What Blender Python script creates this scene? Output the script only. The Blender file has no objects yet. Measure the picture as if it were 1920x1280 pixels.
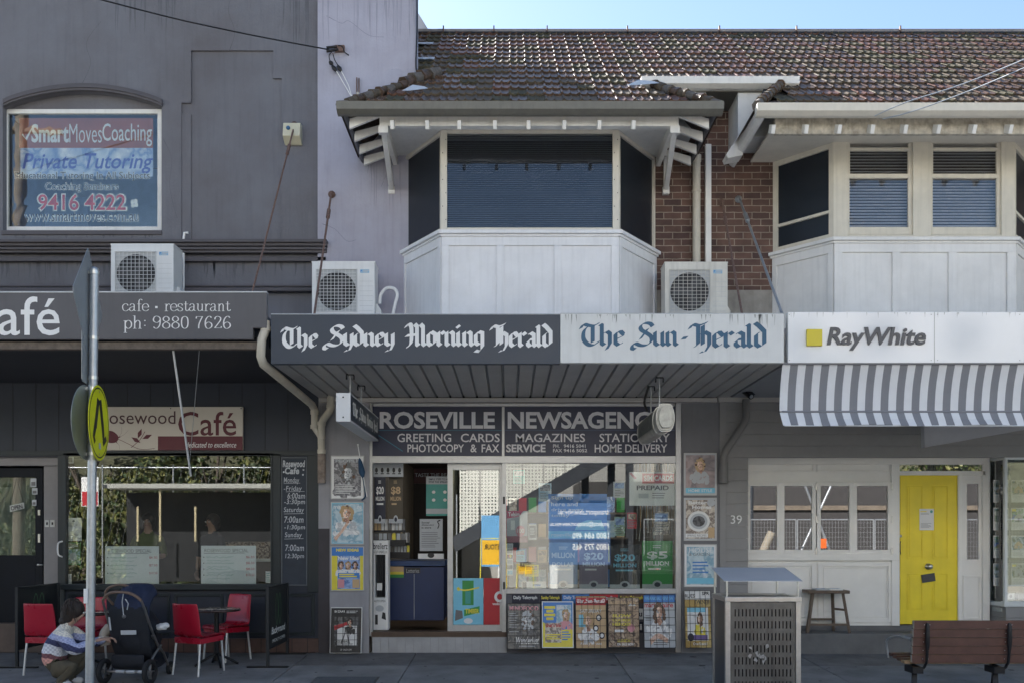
import bpy, bmesh, math, random
from mathutils import Vector, Matrix, Quaternion
random.seed(7)
RAD = math.radians
scene = bpy.context.scene
COL = scene.collection

# ------------------------------------------------------------------ camera, sky, sun, exposure
DIST, FPX, CX, CY, EYE = 12.5, 1687.5, 955.0, 1000.0, 1.65
cam_data = bpy.data.cameras.new("camera")
cam = bpy.data.objects.new("camera", cam_data)
COL.objects.link(cam)
cam.location = (0, -DIST, EYE)
cam.rotation_euler = (RAD(90), 0, 0)
cam_data.sensor_width = 36
cam_data.lens = FPX / 1920 * 36
cam_data.shift_x = (960 - CX) / 1920
cam_data.shift_y = (CY - 640) / 1920
cam_data.clip_start = 0.05
cam_data.clip_end = 600
scene.camera = cam

SUN_EL, SUN_AZ = RAD(38.5), RAD(31)       # behind the shops, a little to the left
world = bpy.data.worlds.new("World")
scene.world = world
world.use_nodes = True
wn = world.node_tree.nodes
sky = wn.new("ShaderNodeTexSky")
sky.sky_type = 'NISHITA'
sky.sun_disc = False
sky.sun_elevation = SUN_EL
sky.sun_rotation = -SUN_AZ
sky.air_density = 1.0
sky.dust_density = 0.3
sky.ozone_density = 1.0
wn["Background"].inputs[1].default_value = 0.060
world.node_tree.links.new(sky.outputs[0], wn["Background"].inputs[0])
sun_data = bpy.data.lights.new("sun", 'SUN')
sun_data.energy = 5.0
sun_data.angle = RAD(0.5)
sun_data.color = (1.0, 0.96, 0.91)
sun = bpy.data.objects.new("sun", sun_data)
COL.objects.link(sun)
sv = Vector((-math.sin(SUN_AZ) * math.cos(SUN_EL), math.cos(SUN_AZ) * math.cos(SUN_EL), math.sin(SUN_EL)))
sun.rotation_euler = sv.to_track_quat('Z', 'Y').to_euler()
sun.location = (-6, 10, 20)
scene.view_settings.view_transform = 'Standard'
scene.view_settings.look = 'None'
scene.view_settings.exposure = 2.1
scene.view_settings.gamma = 1.0
scene.cycles.max_bounces = 8
scene.cycles.transparent_max_bounces = 16
scene.cycles.sample_clamp_indirect = 6.0

# ------------------------------------------------------------------ photograph measurements -> metres
def S(y): return FPX / (DIST + y)                    # pixels per metre at depth y (facade is y = 0)
def X(px, y=0.0): return (px - CX) / S(y)
def Z(py, y=0.0): return EYE + (CY - py) / S(y)
def P(px, py, y=0.0): return Vector((X(px, y), y, Z(py, y)))
def ground(y): return 0.035 * min(y, 0)

# ------------------------------------------------------------------ materials
MATS = {}
def srgb(r, g, b):
    f = lambda c: (c / 255 / 12.92) if c / 255 <= 0.04045 else ((c / 255 + 0.055) / 1.055) ** 2.4
    return (f(r), f(g), f(b))

def mat(name, col, rough=0.6, metal=0.0, var=0.1, scale=5.0, bump=0.0, bscale=60.0, spec=0.5, tint=None, streak=0.0, coat=0.0):
    if name in MATS: return MATS[name]
    m = bpy.data.materials.new(name); MATS[name] = m
    m.use_nodes = True
    nt = m.node_tree; N = nt.nodes; L = nt.links
    b = N["Principled BSDF"]
    b.inputs["Roughness"].default_value = rough
    b.inputs["Metallic"].default_value = metal
    b.inputs["Specular IOR Level"].default_value = spec
    if coat: b.inputs["Coat Weight"].default_value = coat; b.inputs["Coat Roughness"].default_value = 0.08
    c = (*col, 1.0)
    if var <= 0 and bump <= 0:
        b.inputs["Base Color"].default_value = c
        return m
    tc = N.new("ShaderNodeTexCoord")
    src = tc.outputs["Object"]
    last = None
    if var > 0:
        n1 = N.new("ShaderNodeTexNoise"); n1.inputs["Scale"].default_value = scale; n1.inputs["Detail"].default_value = 9; n1.inputs["Roughness"].default_value = 0.65
        L.new(src, n1.inputs["Vector"])
        mr = N.new("ShaderNodeMapRange"); mr.inputs[1].default_value = 0.28; mr.inputs[2].default_value = 0.72
        L.new(n1.outputs[0], mr.inputs[0])
        mx = N.new("ShaderNodeMix"); mx.data_type = 'RGBA'
        lo = tuple(v * (1 - var) for v in col); hi = tuple(min(1, v * (1 + var)) for v in col)
        if tint: lo = tuple(a * (1 - var) + t * var for a, t in zip(lo, tint))
        mx.inputs[6].default_value = (*lo, 1); mx.inputs[7].default_value = (*hi, 1)
        L.new(mr.outputs[0], mx.inputs[0])
        last = mx.outputs[2]
        rr = N.new("ShaderNodeMapRange"); rr.inputs[3].default_value = max(0.02, rough - 0.08); rr.inputs[4].default_value = min(1, rough + 0.1)
        L.new(n1.outputs[0], rr.inputs[0]); L.new(rr.outputs[0], b.inputs["Roughness"])
    if streak > 0:
        mp = N.new("ShaderNodeMapping"); mp.inputs["Scale"].default_value = (9, 9, 0.5)
        L.new(src, mp.inputs[0])
        n2 = N.new("ShaderNodeTexNoise"); n2.inputs["Scale"].default_value = 2.2; n2.inputs["Detail"].default_value = 5
        L.new(mp.outputs[0], n2.inputs["Vector"])
        r2 = N.new("ShaderNodeMapRange"); r2.inputs[1].default_value = 0.5; r2.inputs[2].default_value = 0.75; r2.inputs[4].default_value = streak
        L.new(n2.outputs[0], r2.inputs[0])
        mx2 = N.new("ShaderNodeMix"); mx2.data_type = 'RGBA'
        if last is None: mx2.inputs[6].default_value = c
        else: L.new(last, mx2.inputs[6])
        mx2.inputs[7].default_value = (*(v * 0.35 for v in col), 1)
        L.new(r2.outputs[0], mx2.inputs[0]); last = mx2.outputs[2]
    if last is not None: L.new(last, b.inputs["Base Color"])
    else: b.inputs["Base Color"].default_value = c
    if bump > 0:
        n3 = N.new("ShaderNodeTexNoise"); n3.inputs["Scale"].default_value = bscale; n3.inputs["Detail"].default_value = 4
        L.new(src, n3.inputs["Vector"])
        bp = N.new("ShaderNodeBump"); bp.inputs["Strength"].default_value = bump; bp.inputs["Distance"].default_value = 0.02
        L.new(n3.outputs[0], bp.inputs["Height"]); L.new(bp.outputs[0], b.inputs["Normal"])
    return m

def emit(name, col, power):
    if name in MATS: return MATS[name]
    m = bpy.data.materials.new(name); MATS[name] = m
    m.use_nodes = True
    b = m.node_tree.nodes["Principled BSDF"]
    b.inputs["Base Color"].default_value = (*col, 1)
    b.inputs["Emission Color"].default_value = (*col, 1)
    b.inputs["Emission Strength"].default_value = power
    return m

def glass(name, reflect=0.12, tint=(0.93, 0.96, 0.95), rough=0.0, ripple=0.0):
    if name in MATS: return MATS[name]
    m = bpy.data.materials.new(name); MATS[name] = m
    m.use_nodes = True
    nt = m.node_tree; N = nt.nodes; L = nt.links
    N.remove(N["Principled BSDF"])
    t = N.new("ShaderNodeBsdfTransparent"); t.inputs[0].default_value = (*tint, 1)
    g = N.new("ShaderNodeBsdfGlossy"); g.inputs["Roughness"].default_value = rough; g.inputs[0].default_value = (1, 1, 1, 1)
    fr = N.new("ShaderNodeFresnel"); fr.inputs[0].default_value = 1.5
    ad = N.new("ShaderNodeMath"); ad.operation = 'ADD'; ad.use_clamp = True; ad.inputs[1].default_value = reflect
    L.new(fr.outputs[0], ad.inputs[0])
    mx = N.new("ShaderNodeMixShader")
    L.new(ad.outputs[0], mx.inputs[0]); L.new(t.outputs[0], mx.inputs[1]); L.new(g.outputs[0], mx.inputs[2])
    L.new(mx.outputs[0], N["Material Output"].inputs[0])
    if ripple:
        tc = N.new("ShaderNodeTexCoord"); n = N.new("ShaderNodeTexNoise"); n.inputs["Scale"].default_value = 2.6; n.inputs["Detail"].default_value = 0; n.inputs["Distortion"].default_value = 1.5
        L.new(tc.outputs["Object"], n.inputs["Vector"])
        bp = N.new("ShaderNodeBump"); bp.inputs["Strength"].default_value = ripple; bp.inputs["Distance"].default_value = 0.02
        L.new(n.outputs[0], bp.inputs["Height"]); L.new(bp.outputs[0], g.inputs["Normal"])
    return m

def picture(name, cols, scale=9.0, seed=0.0, rough=0.35):
    """a printed picture: soft blotches in a few colours"""
    if name in MATS: return MATS[name]
    m = bpy.data.materials.new(name); MATS[name] = m
    m.use_nodes = True
    nt = m.node_tree; N = nt.nodes; L = nt.links
    b = N["Principled BSDF"]; b.inputs["Roughness"].default_value = rough
    tc = N.new("ShaderNodeTexCoord"); mp = N.new("ShaderNodeMapping"); mp.inputs["Location"].default_value = (seed, seed * 1.7, seed * 0.6)
    n = N.new("ShaderNodeTexNoise"); n.inputs["Scale"].default_value = scale; n.inputs["Detail"].default_value = 7; n.inputs["Distortion"].default_value = 0.8
    r = N.new("ShaderNodeValToRGB")
    L.new(tc.outputs["Object"], mp.inputs[0]); L.new(mp.outputs[0], n.inputs["Vector"]); L.new(n.outputs[0], r.inputs[0]); L.new(r.outputs[0], b.inputs["Base Color"])
    els = r.color_ramp.elements
    while len(els) < len(cols): els.new(0.5)
    for i, c in enumerate(cols):
        els[i].position = 0.3 + 0.4 * i / max(1, len(cols) - 1); els[i].color = (*srgb(*c), 1)
    return m

def brick_mat(name):
    if name in MATS: return MATS[name]
    m = bpy.data.materials.new(name); MATS[name] = m
    m.use_nodes = True
    nt = m.node_tree; N = nt.nodes; L = nt.links
    b = N["Principled BSDF"]; b.inputs["Roughness"].default_value = 0.85
    tc = N.new("ShaderNodeTexCoord"); sx = N.new("ShaderNodeSeparateXYZ"); cx = N.new("ShaderNodeCombineXYZ")
    L.new(tc.outputs["Object"], sx.inputs[0]); L.new(sx.outputs[0], cx.inputs[0]); L.new(sx.outputs[2], cx.inputs[1])
    nz = N.new("ShaderNodeTexNoise"); nz.inputs["Scale"].default_value = 14; L.new(tc.outputs["Object"], nz.inputs["Vector"])
    wob = N.new("ShaderNodeMix"); wob.data_type = 'RGBA'; wob.blend_type = 'LINEAR_LIGHT'; wob.inputs[0].default_value = 0.006
    L.new(cx.outputs[0], wob.inputs[6]); L.new(nz.outputs[1], wob.inputs[7])
    br = N.new("ShaderNodeTexBrick")
    br.inputs["Scale"].default_value = 1.0; br.inputs["Brick Width"].default_value = 0.245; br.inputs["Row Height"].default_value = 0.0925
    br.inputs["Mortar Size"].default_value = 0.0065; br.inputs["Mortar Smooth"].default_value = 0.3; br.inputs["Bias"].default_value = -0.1
    br.inputs["Color1"].default_value = (*srgb(104, 78, 68), 1); br.inputs["Color2"].default_value = (*srgb(72, 54, 52), 1); br.inputs["Mortar"].default_value = (*srgb(146, 134, 120), 1)
    L.new(wob.outputs[2], br.inputs["Vector"])
    n2 = N.new("ShaderNodeTexNoise"); n2.inputs["Scale"].default_value = 4; n2.inputs["Detail"].default_value = 8; L.new(tc.outputs["Object"], n2.inputs["Vector"])
    mr = N.new("ShaderNodeMapRange"); mr.inputs[1].default_value = 0.3; mr.inputs[2].default_value = 0.7; mr.inputs[3].default_value = 0.65; mr.inputs[4].default_value = 1.2
    L.new(n2.outputs[0], mr.inputs[0])
    mx = N.new("ShaderNodeMix"); mx.data_type = 'RGBA'; mx.blend_type = 'MULTIPLY'; mx.inputs[0].default_value = 1
    L.new(br.outputs[0], mx.inputs[6]); L.new(mr.outputs[0], mx.inputs[7]); L.new(mx.outputs[2], b.inputs["Base Color"])
    bp = N.new("ShaderNodeBump"); bp.inputs["Strength"].default_value = 0.6; bp.inputs["Distance"].default_value = 0.008; bp.invert = True
    L.new(br.outputs[1], bp.inputs["Height"]); L.new(bp.outputs[0], b.inputs["Normal"])
    return m

# ------------------------------------------------------------------ text outlines (built-in typeface)
_TXT = {}
def text_outline(s, bold=0.0, shear=0.0, spacing=1.0):
    key = (s, bold, shear, spacing)
    if key in _TXT: return _TXT[key]
    cu = bpy.data.curves.new("lettering_outline", 'FONT')
    cu.body = s; cu.size = 1.0; cu.offset = bold; cu.shear = shear; cu.space_character = spacing
    cu.resolution_u = 3; cu.fill_mode = 'FRONT'
    ob = bpy.data.objects.new("lettering_outline", cu)
    COL.objects.link(ob)
    dg = bpy.context.evaluated_depsgraph_get(); dg.update()
    me = bpy.data.meshes.new_from_object(ob.evaluated_get(dg), depsgraph=dg)
    vs = [(v.co.x, v.co.y) for v in me.vertices]; fs = [list(p.vertices) for p in me.polygons]
    bpy.data.meshes.remove(me); bpy.data.objects.remove(ob); bpy.data.curves.remove(cu)
    if not vs: vs, fs = [(0, 0), (1, 0), (1, 1)], []
    x0 = min(v[0] for v in vs); x1 = max(v[0] for v in vs); y0 = min(v[1] for v in vs); y1 = max(v[1] for v in vs)
    w = max(x1 - x0, 1e-6); h = max(y1 - y0, 1e-6)
    _TXT[key] = ([((a - x0) / w, (b - y0) / h) for a, b in vs], fs, w / h)
    return _TXT[key]

def smooth_path(pts, n=6):
    out = []
    for i in range(len(pts) - 1):
        p0 = pts[max(i - 1, 0)]; p1 = pts[i]; p2 = pts[i + 1]; p3 = pts[min(i + 2, len(pts) - 1)]
        for k in range(n):
            t = k / n
            out.append(tuple(0.5 * ((2 * b) + (c - a) * t + (2 * a - 5 * b + 4 * c - d) * t * t + (3 * b - a - 3 * c + d) * t ** 3) for a, b, c, d in zip(p0, p1, p2, p3)))
    out.append(tuple(pts[-1]))
    return out

BLACK = {   # broad-nib letters, x-height 1: (advance, strokes); 's' smooth
 'n': (.80, [[(-.12, .86), (0, .97), (0, .14), (.15, 0)], [(.04, .8), (.3, 1.0), (.46, .86), (.46, .14), (.61, 0)]]),
 'h': (.80, [[(-.1, 1.5), (0, 1.45), (0, .14), (.15, 0)], [(.04, .8), (.3, 1.0), (.47, .84), (.47, .1), (.28, -.3)]]),
 'e': (.64, [[(.14, .97), (0, .82), (0, .17), (.17, 0), (.44, .2)], [(.14, .97), (.3, 1.0), (.44, .82), (.44, .68), (.03, .44)]]),
 'o': (.70, [[(.2, 1.0), (0, .82), (0, .17), (.2, 0)], [(.2, 1.0), (.46, .84), (.46, .2), (.2, 0)]]),
 'r': (.56, [[(-.12, .86), (0, .97), (0, .14), (.15, 0)], [(.04, .8), (.24, 1.0), (.4, .84)]]),
 'i': (.42, [[(-.12, .86), (0, .97), (0, .14), (.15, 0)], [(-.05, 1.42), (.07, 1.3)]]),
 'd': (.70, [[(.2, 1.0), (0, .82), (0, .17), (.2, 0)], [(-.06, 1.62), (.16, 1.42), (.46, 1.05), (.46, .2), (.2, 0)]]),
 'y': (.70, [[(-.12, .86), (0, .97), (0, .2), (.2, .02), (.44, .18)], [(.34, .87), (.46, .97), (.46, .05), (.3, -.36), (0, -.42)]]),
 'g': (.72, [[(.2, 1.0), (0, .82), (0, .2), (.2, .05), (.44, .22)], [(.2, 1.0), (.46, .92), (.46, -.1), (.28, -.42), (-.04, -.36)]]),
 'a': (.74, [[(.02, .86), (.2, 1.0), (.42, .86), (.42, .14), (.57, 0)], [(.42, .56), (.1, .5), (0, .34), (0, .17), (.16, 0), (.42, .16)]]),
 'l': (.40, [[(-.1, 1.5), (0, 1.45), (0, .14), (.15, 0)]]),
 'u': (.78, [[(-.12, .86), (0, .97), (0, .17), (.18, 0), (.44, .18)], [(.34, .86), (.46, .97), (.46, .14), (.61, 0)]]),
 '-': (.50, [[(-.05, .5), (.35, .55)]]),
 ' ': (.50, []),
 'T': (1.08, ['s', [(-.15, 1.2), (.02, 1.5), (.32, 1.42), (.6, 1.4), (.95, 1.62)], 's', [(.36, 1.42), (.05, 1.05), (.02, .45), (.3, .05), (.62, .02), (.95, .32)], [(.55, 1.38), (.55, .22)]]),
 'S': (1.22, ['s', [(1.08, 1.36), (.92, 1.56), (.6, 1.6), (.32, 1.38), (.38, 1.1), (.7, .88), (.98, .62), (.96, .26), (.66, .02), (.3, .02), (.0, .16), (-.2, .02), (-.22, -.2), (-.02, -.26)], [(.3, .46), (.78, 1.2)]]),
 'M': (1.42, ['s', [(-.15, 1.3), (.05, 1.55), (.25, 1.35), (.25, .3), (.1, .0), (-.1, -.15)], [(.25, 1.3), (.48, 1.55), (.64, 1.38), (.64, .12), (.76, 0)], [(.64, 1.3), (.88, 1.55), (1.06, 1.34), (1.06, .14), (1.22, 0)], [(-.1, .72), (.64, .8)]]),
 'H': (1.2, ['s', [(-.18, 1.22), (.0, 1.5), (.28, 1.44), (.5, 1.5), (.82, 1.66)], [(.3, 1.46), (.3, .2), (.08, -.02)], [(.32, .78), (.66, 1.02), (.92, .84), (.92, .12), (.70, -.3), (.42, -.36)], [(.56, 1.44), (.56, .16)]]),
}
SERIF = {
 'c': (.92, ['s', [(.78, .76), (.62, .97), (.36, .98), (.1, .76), (.06, .45), (.16, .14), (.42, 0), (.66, .05), (.84, .24)], [(.7, .86), (.76, .74)]]),
 'a': (.98, ['s', [(.12, .76), (.26, .96), (.5, .98), (.66, .8), (.66, .2), (.76, .04), (.92, .05)], 's', [(.66, .58), (.3, .52), (.08, .35), (.08, .14), (.26, 0), (.46, .04), (.66, .24)]]),
 'f': (.72, ['s', [(.74, 1.46), (.62, 1.6), (.42, 1.55), (.32, 1.3), (.32, .9), (.32, .4), (.32, 0)], [(.06, .95), (.64, .95)], [(.1, 0), (.58, 0)]]),
 'e': (.94, ['s', [(.08, .52), (.45, .52), (.84, .52), (.82, .75), (.64, .97), (.36, .98), (.1, .76), (.06, .45), (.16, .14), (.44, 0), (.7, .06), (.86, .22)]]),
 'r': (.78, [[(.04, .93), (.24, .97), (.24, 0)], [(.04, 0), (.5, 0)], 's', [(.24, .55), (.4, .86), (.6, .98), (.74, .86)]]),
 's': (.80, ['s', [(.66, .74), (.6, .94), (.36, 1.0), (.12, .86), (.16, .62), (.48, .46), (.68, .28), (.6, .06), (.34, -.02), (.1, .08), (.06, .28)]]),
 't': (.72, ['s', [(.3, 1.3), (.3, .9), (.3, .22), (.42, .02), (.58, .04), (.68, .2)], [(.05, .95), (.62, .95)]]),
 'u': (1.02, ['s', [(.06, .93), (.22, .97), (.22, .6), (.22, .25), (.36, .03), (.58, .04), (.78, .25)], [(.6, .93), (.78, .97), (.78, .05), (.95, .02)]]),
 'n': (1.04, [[(.04, .93), (.22, .97), (.22, 0)], [(.05, 0), (.42, 0)], 's', [(.22, .62), (.42, .94), (.62, .97), (.76, .75), (.76, .4), (.76, 0)], [(.58, 0), (.96, 0)]]),
 'p': (1.0, [[(.04, .93), (.22, .97), (.22, -.5)], [(.05, -.5), (.42, -.5)], 's', [(.22, .66), (.4, .94), (.65, .97), (.86, .7), (.86, .28), (.66, .02), (.42, .03), (.22, .28)]]),
 'h': (1.04, [[(.04, 1.53), (.22, 1.57), (.22, 0)], [(.05, 0), (.42, 0)], 's', [(.22, .62), (.42, .94), (.62, .97), (.76, .75), (.76, .4), (.76, 0)], [(.58, 0), (.96, 0)]]),
 ':': (.5, [[(.25, .9), (.25, 1.02)], [(.25, .3), (.25, .42)]]),
 '.': (.9, [[(.24, y_), (.56, y_)] for y_ in (.40, .44, .48, .52, .56, .60, .64)]),
 ' ': (.55, []),
 '9': (.98, ['s', [(.8, 1.05), (.66, .8), (.4, .72), (.14, .9), (.12, 1.2), (.28, 1.46), (.56, 1.48), (.8, 1.25), (.82, .8), (.74, .35), (.5, .02), (.24, .04), (.14, .2)]]),
 '8': (.98, ['s', [(.46, .8), (.2, .98), (.18, 1.28), (.44, 1.48), (.72, 1.3), (.74, 1.0), (.46, .8), (.16, .58), (.12, .22), (.42, 0), (.78, .16), (.8, .55), (.46, .8)]]),
 '0': (.98, ['s', [(.46, 1.48), (.2, 1.3), (.12, .75), (.2, .2), (.46, 0), (.72, .2), (.8, .75), (.72, 1.3), (.46, 1.48)]]),
 '7': (.96, [[(.14, 1.2), (.16, 1.45), (.8, 1.45)], 's', [(.8, 1.45), (.58, .95), (.42, .45), (.4, 0)]]),
 '6': (.98, ['s', [(.76, 1.3), (.64, 1.48), (.4, 1.42), (.18, 1.05), (.12, .5), (.26, .06), (.54, 0), (.8, .24), (.78, .58), (.52, .78), (.24, .66), (.14, .45)]]),
 '2': (.96, ['s', [(.16, 1.1), (.22, 1.36), (.46, 1.48), (.74, 1.32), (.74, 1.0), (.5, .6), (.14, .06)], [(.12, .06), (.82, .06), (.84, .26)]]),
}

# ------------------------------------------------------------------ mesh builder
ORG = {}
class MB:
    def __init__(self): self.v, self.f, self.fm, self.fs, self.mats = [], [], [], [], []
    def mi(self, m):
        for i, k in enumerate(self.mats):
            if k is m: return i
        self.mats.append(m); return len(self.mats) - 1
    def add(self, vs, fs, m, smooth=False):
        o = len(self.v); self.v += [tuple(p) for p in vs]; i = self.mi(m)
        for f in fs: self.f.append([o + k for k in f]); self.fm.append(i); self.fs.append(smooth)
        return self
    def quad(self, a, b, c, d, m): return self.add([a, b, c, d], [(0, 1, 2, 3)], m)
    def box(self, x0, x1, y0, y1, z0, z1, m):
        if x0 > x1: x0, x1 = x1, x0
        if y0 > y1: y0, y1 = y1, y0
        if z0 > z1: z0, z1 = z1, z0
        return self.add([(x0, y0, z0), (x1, y0, z0), (x1, y1, z0), (x0, y1, z0), (x0, y0, z1), (x1, y0, z1), (x1, y1, z1), (x0, y1, z1)],
                        [(3, 2, 1, 0), (4, 5, 6, 7), (0, 1, 5, 4), (1, 2, 6, 5), (2, 3, 7, 6), (3, 0, 4, 7)], m)
    def pbox(self, px0, px1, py0, py1, y, t, m):
        """box whose front face, at depth y, spans those photograph measurements; t is its thickness"""
        return self.box(X(px0, y), X(px1, y), y, y + t, Z(py1, y), Z(py0, y), m)
    def bar(self, a, b, w, h, m, up=(0, 0, 1)):
        """rectangular bar from a to b"""
        a, b = Vector(a), Vector(b); d = (b - a).normalized(); u = Vector(up)
        s = d.cross(u)
        if s.length < 1e-4: s = d.cross(Vector((0, 1, 0)))
        s.normalize(); t = s.cross(d).normalized()
        vs = []
        for p in (a, b):
            for i, j in ((-1, -1), (1, -1), (1, 1), (-1, 1)): vs.append(p + s * (i * w / 2) + t * (j * h / 2))
        return self.add(vs, [(3, 2, 1, 0), (4, 5, 6, 7), (0, 1, 5, 4), (1, 2, 6, 5), (2, 3, 7, 6), (3, 0, 4, 7)], m)
    def prism(self, poly, fa, fb, m):
        """poly: list of 2-D points; fa, fb map them to the two end faces"""
        n = len(poly); vs = [fa(*p) for p in poly] + [fb(*p) for p in poly]
        fs = [list(range(n))[::-1], list(range(n, 2 * n))] + [(i, (i + 1) % n, n + (i + 1) % n, n + i) for i in range(n)]
        return self.add(vs, fs, m)
    def prism_y(self, poly, y0, y1, m): return self.prism(poly, lambda a, b: (a, y0, b), lambda a, b: (a, y1, b), m)
    def prism_x(self, poly, x0, x1, m): return self.prism(poly, lambda a, b: (x0, a, b), lambda a, b: (x1, a, b), m)
    def prism_z(self, poly, z0, z1, m): return self.prism(poly, lambda a, b: (a, b, z0), lambda a, b: (a, b, z1), m)
    def ppoly(self, pts, y, t, m): return self.prism_y([(X(a, y), Z(b, y)) for a, b in pts], y, y + t, m)
    def tube(self, pts, r, m, n=8, smooth=0, caps=True):
        pts = [Vector(p) for p in pts]
        if smooth: pts = [Vector(p) for p in smooth_path([tuple(p) for p in pts], smooth)]
        rs = r if isinstance(r, (list, tuple)) else [r] * len(pts)
        vs, fs = [], []; prev = None
        for i, p in enumerate(pts):
            d = (pts[min(i + 1, len(pts) - 1)] - pts[max(i - 1, 0)])
            d = d.normalized() if d.length > 1e-9 else Vector((0, 0, 1))
            if prev is None:
                a = d.cross(Vector((0, 0, 1)))
                if a.length < 1e-3: a = d.cross(Vector((0, 1, 0)))
            else: a = prev - d * prev.dot(d)
            a.normalize(); prev = a; b = d.cross(a)
            for k in range(n):
                t = 2 * math.pi * k / n
                vs.append(p + (a * math.cos(t) + b * math.sin(t)) * rs[min(i, len(rs) - 1)])
        for i in range(len(pts) - 1):
            for k in range(n): fs.append((i * n + k, i * n + (k + 1) % n, (i + 1) * n + (k + 1) % n, (i + 1) * n + k))
        self.add(vs, fs, m, True)
        if caps:
            o = len(pts) - 1
            self.add([vs[k] for k in range(n)], [list(range(n))[::-1]], m); self.add([vs[o * n + k] for k in range(n)], [list(range(n))], m)
        return self
    def cyl(self, a, b, r, m, n=16): return self.tube([a, b], r, m, n)
    def lathe(self, prof, c, m, n=20, axis='z'):
        vs, fs = [], []
        for r, h in prof:
            for k in range(n):
                t = 2 * math.pi * k / n; a, b = r * math.cos(t), r * math.sin(t)
                vs.append((c[0] + a, c[1] + b, c[2] + h) if axis == 'z' else ((c[0] + a, c[1] + h, c[2] + b) if axis == 'y' else (c[0] + h, c[1] + a, c[2] + b)))
        for i in range(len(prof) - 1):
            for k in range(n): fs.append((i * n + k, i * n + (k + 1) % n, (i + 1) * n + (k + 1) % n, (i + 1) * n + k))
        return self.add(vs, fs, m, True)
    def ball(self, c, r, m, n=10, sc=(1, 1, 1)):
        vs, fs = [], []
        for i in range(n + 1):
            a = math.pi * i / n
            for k in range(2 * n):
                t = math.pi * k / n
                vs.append((c[0] + r * sc[0] * math.sin(a) * math.cos(t), c[1] + r * sc[1] * math.sin(a) * math.sin(t), c[2] + r * sc[2] * math.cos(a)))
        w = 2 * n
        for i in range(n):
            for k in range(w): fs.append((i * w + k, i * w + (k + 1) % w, (i + 1) * w + (k + 1) % w, (i + 1) * w + k))
        return self.add(vs, fs, m, True)
    # ---- flat lettering. fr(u, v, w) -> point: u right, v up, w towards the reader
    def text(self, s, fr, box, m, bold=0.0, shear=0.0, w=0.0, spacing=1.0, depth=0.0, keep=False):
        vs, fs, asp = text_outline(s, bold, shear, spacing)
        u0, u1, v0, v1 = box
        if keep:
            if keep == 'l': u1 = u0 + (v1 - v0) * asp
            elif keep == 'c': c = (u0 + u1) / 2; h = (v1 - v0) * asp / 2; u0, u1 = c - h, c + h
        put = lambda d: [fr(u0 + a * (u1 - u0), v0 + b * (v1 - v0), d) for a, b in vs]
        self.add(put(w + depth), fs, m)
        if depth:
            from collections import Counter
            cnt = Counter(); 
            for f in fs:
                for i in range(len(f)): cnt[frozenset((f[i], f[(i + 1) % len(f)]))] += 1
            f0, f1 = put(w), put(w + depth); n = len(vs)
            side = [tuple(e) for e, c in cnt.items() if c == 1]
            self.add(f0 + f1, [(a, b, n + b, n + a) for a, b in side], m)
        return self
    def strokes(self, s, table, fr, box, m, a=0.14, b=0.035, ang=40, w=0.0, vr=None, gap=1.0):
        """hand-drawn alphabet written with a broad nib (ellipse a x b, at ang degrees)"""
        ca, sa = math.cos(RAD(ang)), math.sin(RAD(ang)); segs = []; pen = 0.0
        for ch in s:
            adv, st = table[ch]; sm = False
            for q in st:
                if q == 's': sm = True; continue
                pts = smooth_path(q, 6) if sm else q
                sm = False
                L, Rr = [], []
                for i, p in enumerate(pts):
                    d0 = pts[max(i - 1, 0)]; d1 = pts[min(i + 1, len(pts) - 1)]
                    dx, dy = d1[0] - d0[0], d1[1] - d0[1]; l = math.hypot(dx, dy) or 1
                    nx, ny = -dy / l, dx / l
                    u, v = (nx * ca + ny * sa) * a, (-nx * sa + ny * ca) * b
                    k = math.hypot(u, v) or 1
                    hx, hy = (u * a * ca - v * b * sa) / k, (u * a * sa + v * b * ca) / k
                    L.append((pen + p[0] + hx, p[1] + hy)); Rr.append((pen + p[0] - hx, p[1] - hy))
                segs.append((L, Rr))
            pen += adv * gap
        allp = [p for L, Rr in segs for p in L + Rr]
        x0 = min(p[0] for p in allp); x1 = max(p[0] for p in allp)
        y0, y1 = vr if vr else (min(p[1] for p in allp), max(p[1] for p in allp))
        u0, u1, v0, v1 = box
        for j, (L, Rr) in enumerate(segs):
            ww = w + (j % 5) * 0.0004; n = len(L)
            put = lambda p: fr(u0 + (p[0] - x0) / (x1 - x0) * (u1 - u0), v0 + (p[1] - y0) / (y1 - y0) * (v1 - v0), ww)
            self.add([put(p) for p in L] + [put(p) for p in Rr], [(i, i + 1, n + i + 1, n + i) for i in range(n - 1)], m)
        return self
    def rect(self, fr, box, m, w=0.0):
        u0, u1, v0, v1 = box
        return self.add([fr(u0, v0, w), fr(u1, v0, w), fr(u1, v1, w), fr(u0, v1, w)], [(0, 1, 2, 3)], m)
    def poly(self, fr, pts, m, w=0.0): return self.add([fr(a, b, w) for a, b in pts], [list(range(len(pts)))], m)
    def disc(self, fr, c, ru, rv, m, w=0.0, n=24):
        return self.poly(fr, [(c[0] + ru * math.cos(2 * math.pi * k / n), c[1] + rv * math.sin(2 * math.pi * k / n)) for k in range(n)], m, w)
    def line(self, fr, pts, t, m, w=0.0, sm=0):
        if sm: pts = smooth_path(pts, sm)
        L, Rr = [], []
        for i, p in enumerate(pts):
            d0 = pts[max(i - 1, 0)]; d1 = pts[min(i + 1, len(pts) - 1)]; dx, dy = d1[0] - d0[0], d1[1] - d0[1]; l = math.hypot(dx, dy) or 1
            tt = t[min(i, len(t) - 1)] if isinstance(t, (list, tuple)) else t
            L.append(fr(p[0] - dy / l * tt / 2, p[1] + dx / l * tt / 2, w)); Rr.append(fr(p[0] + dy / l * tt / 2, p[1] - dx / l * tt / 2, w))
        n = len(L)
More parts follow.
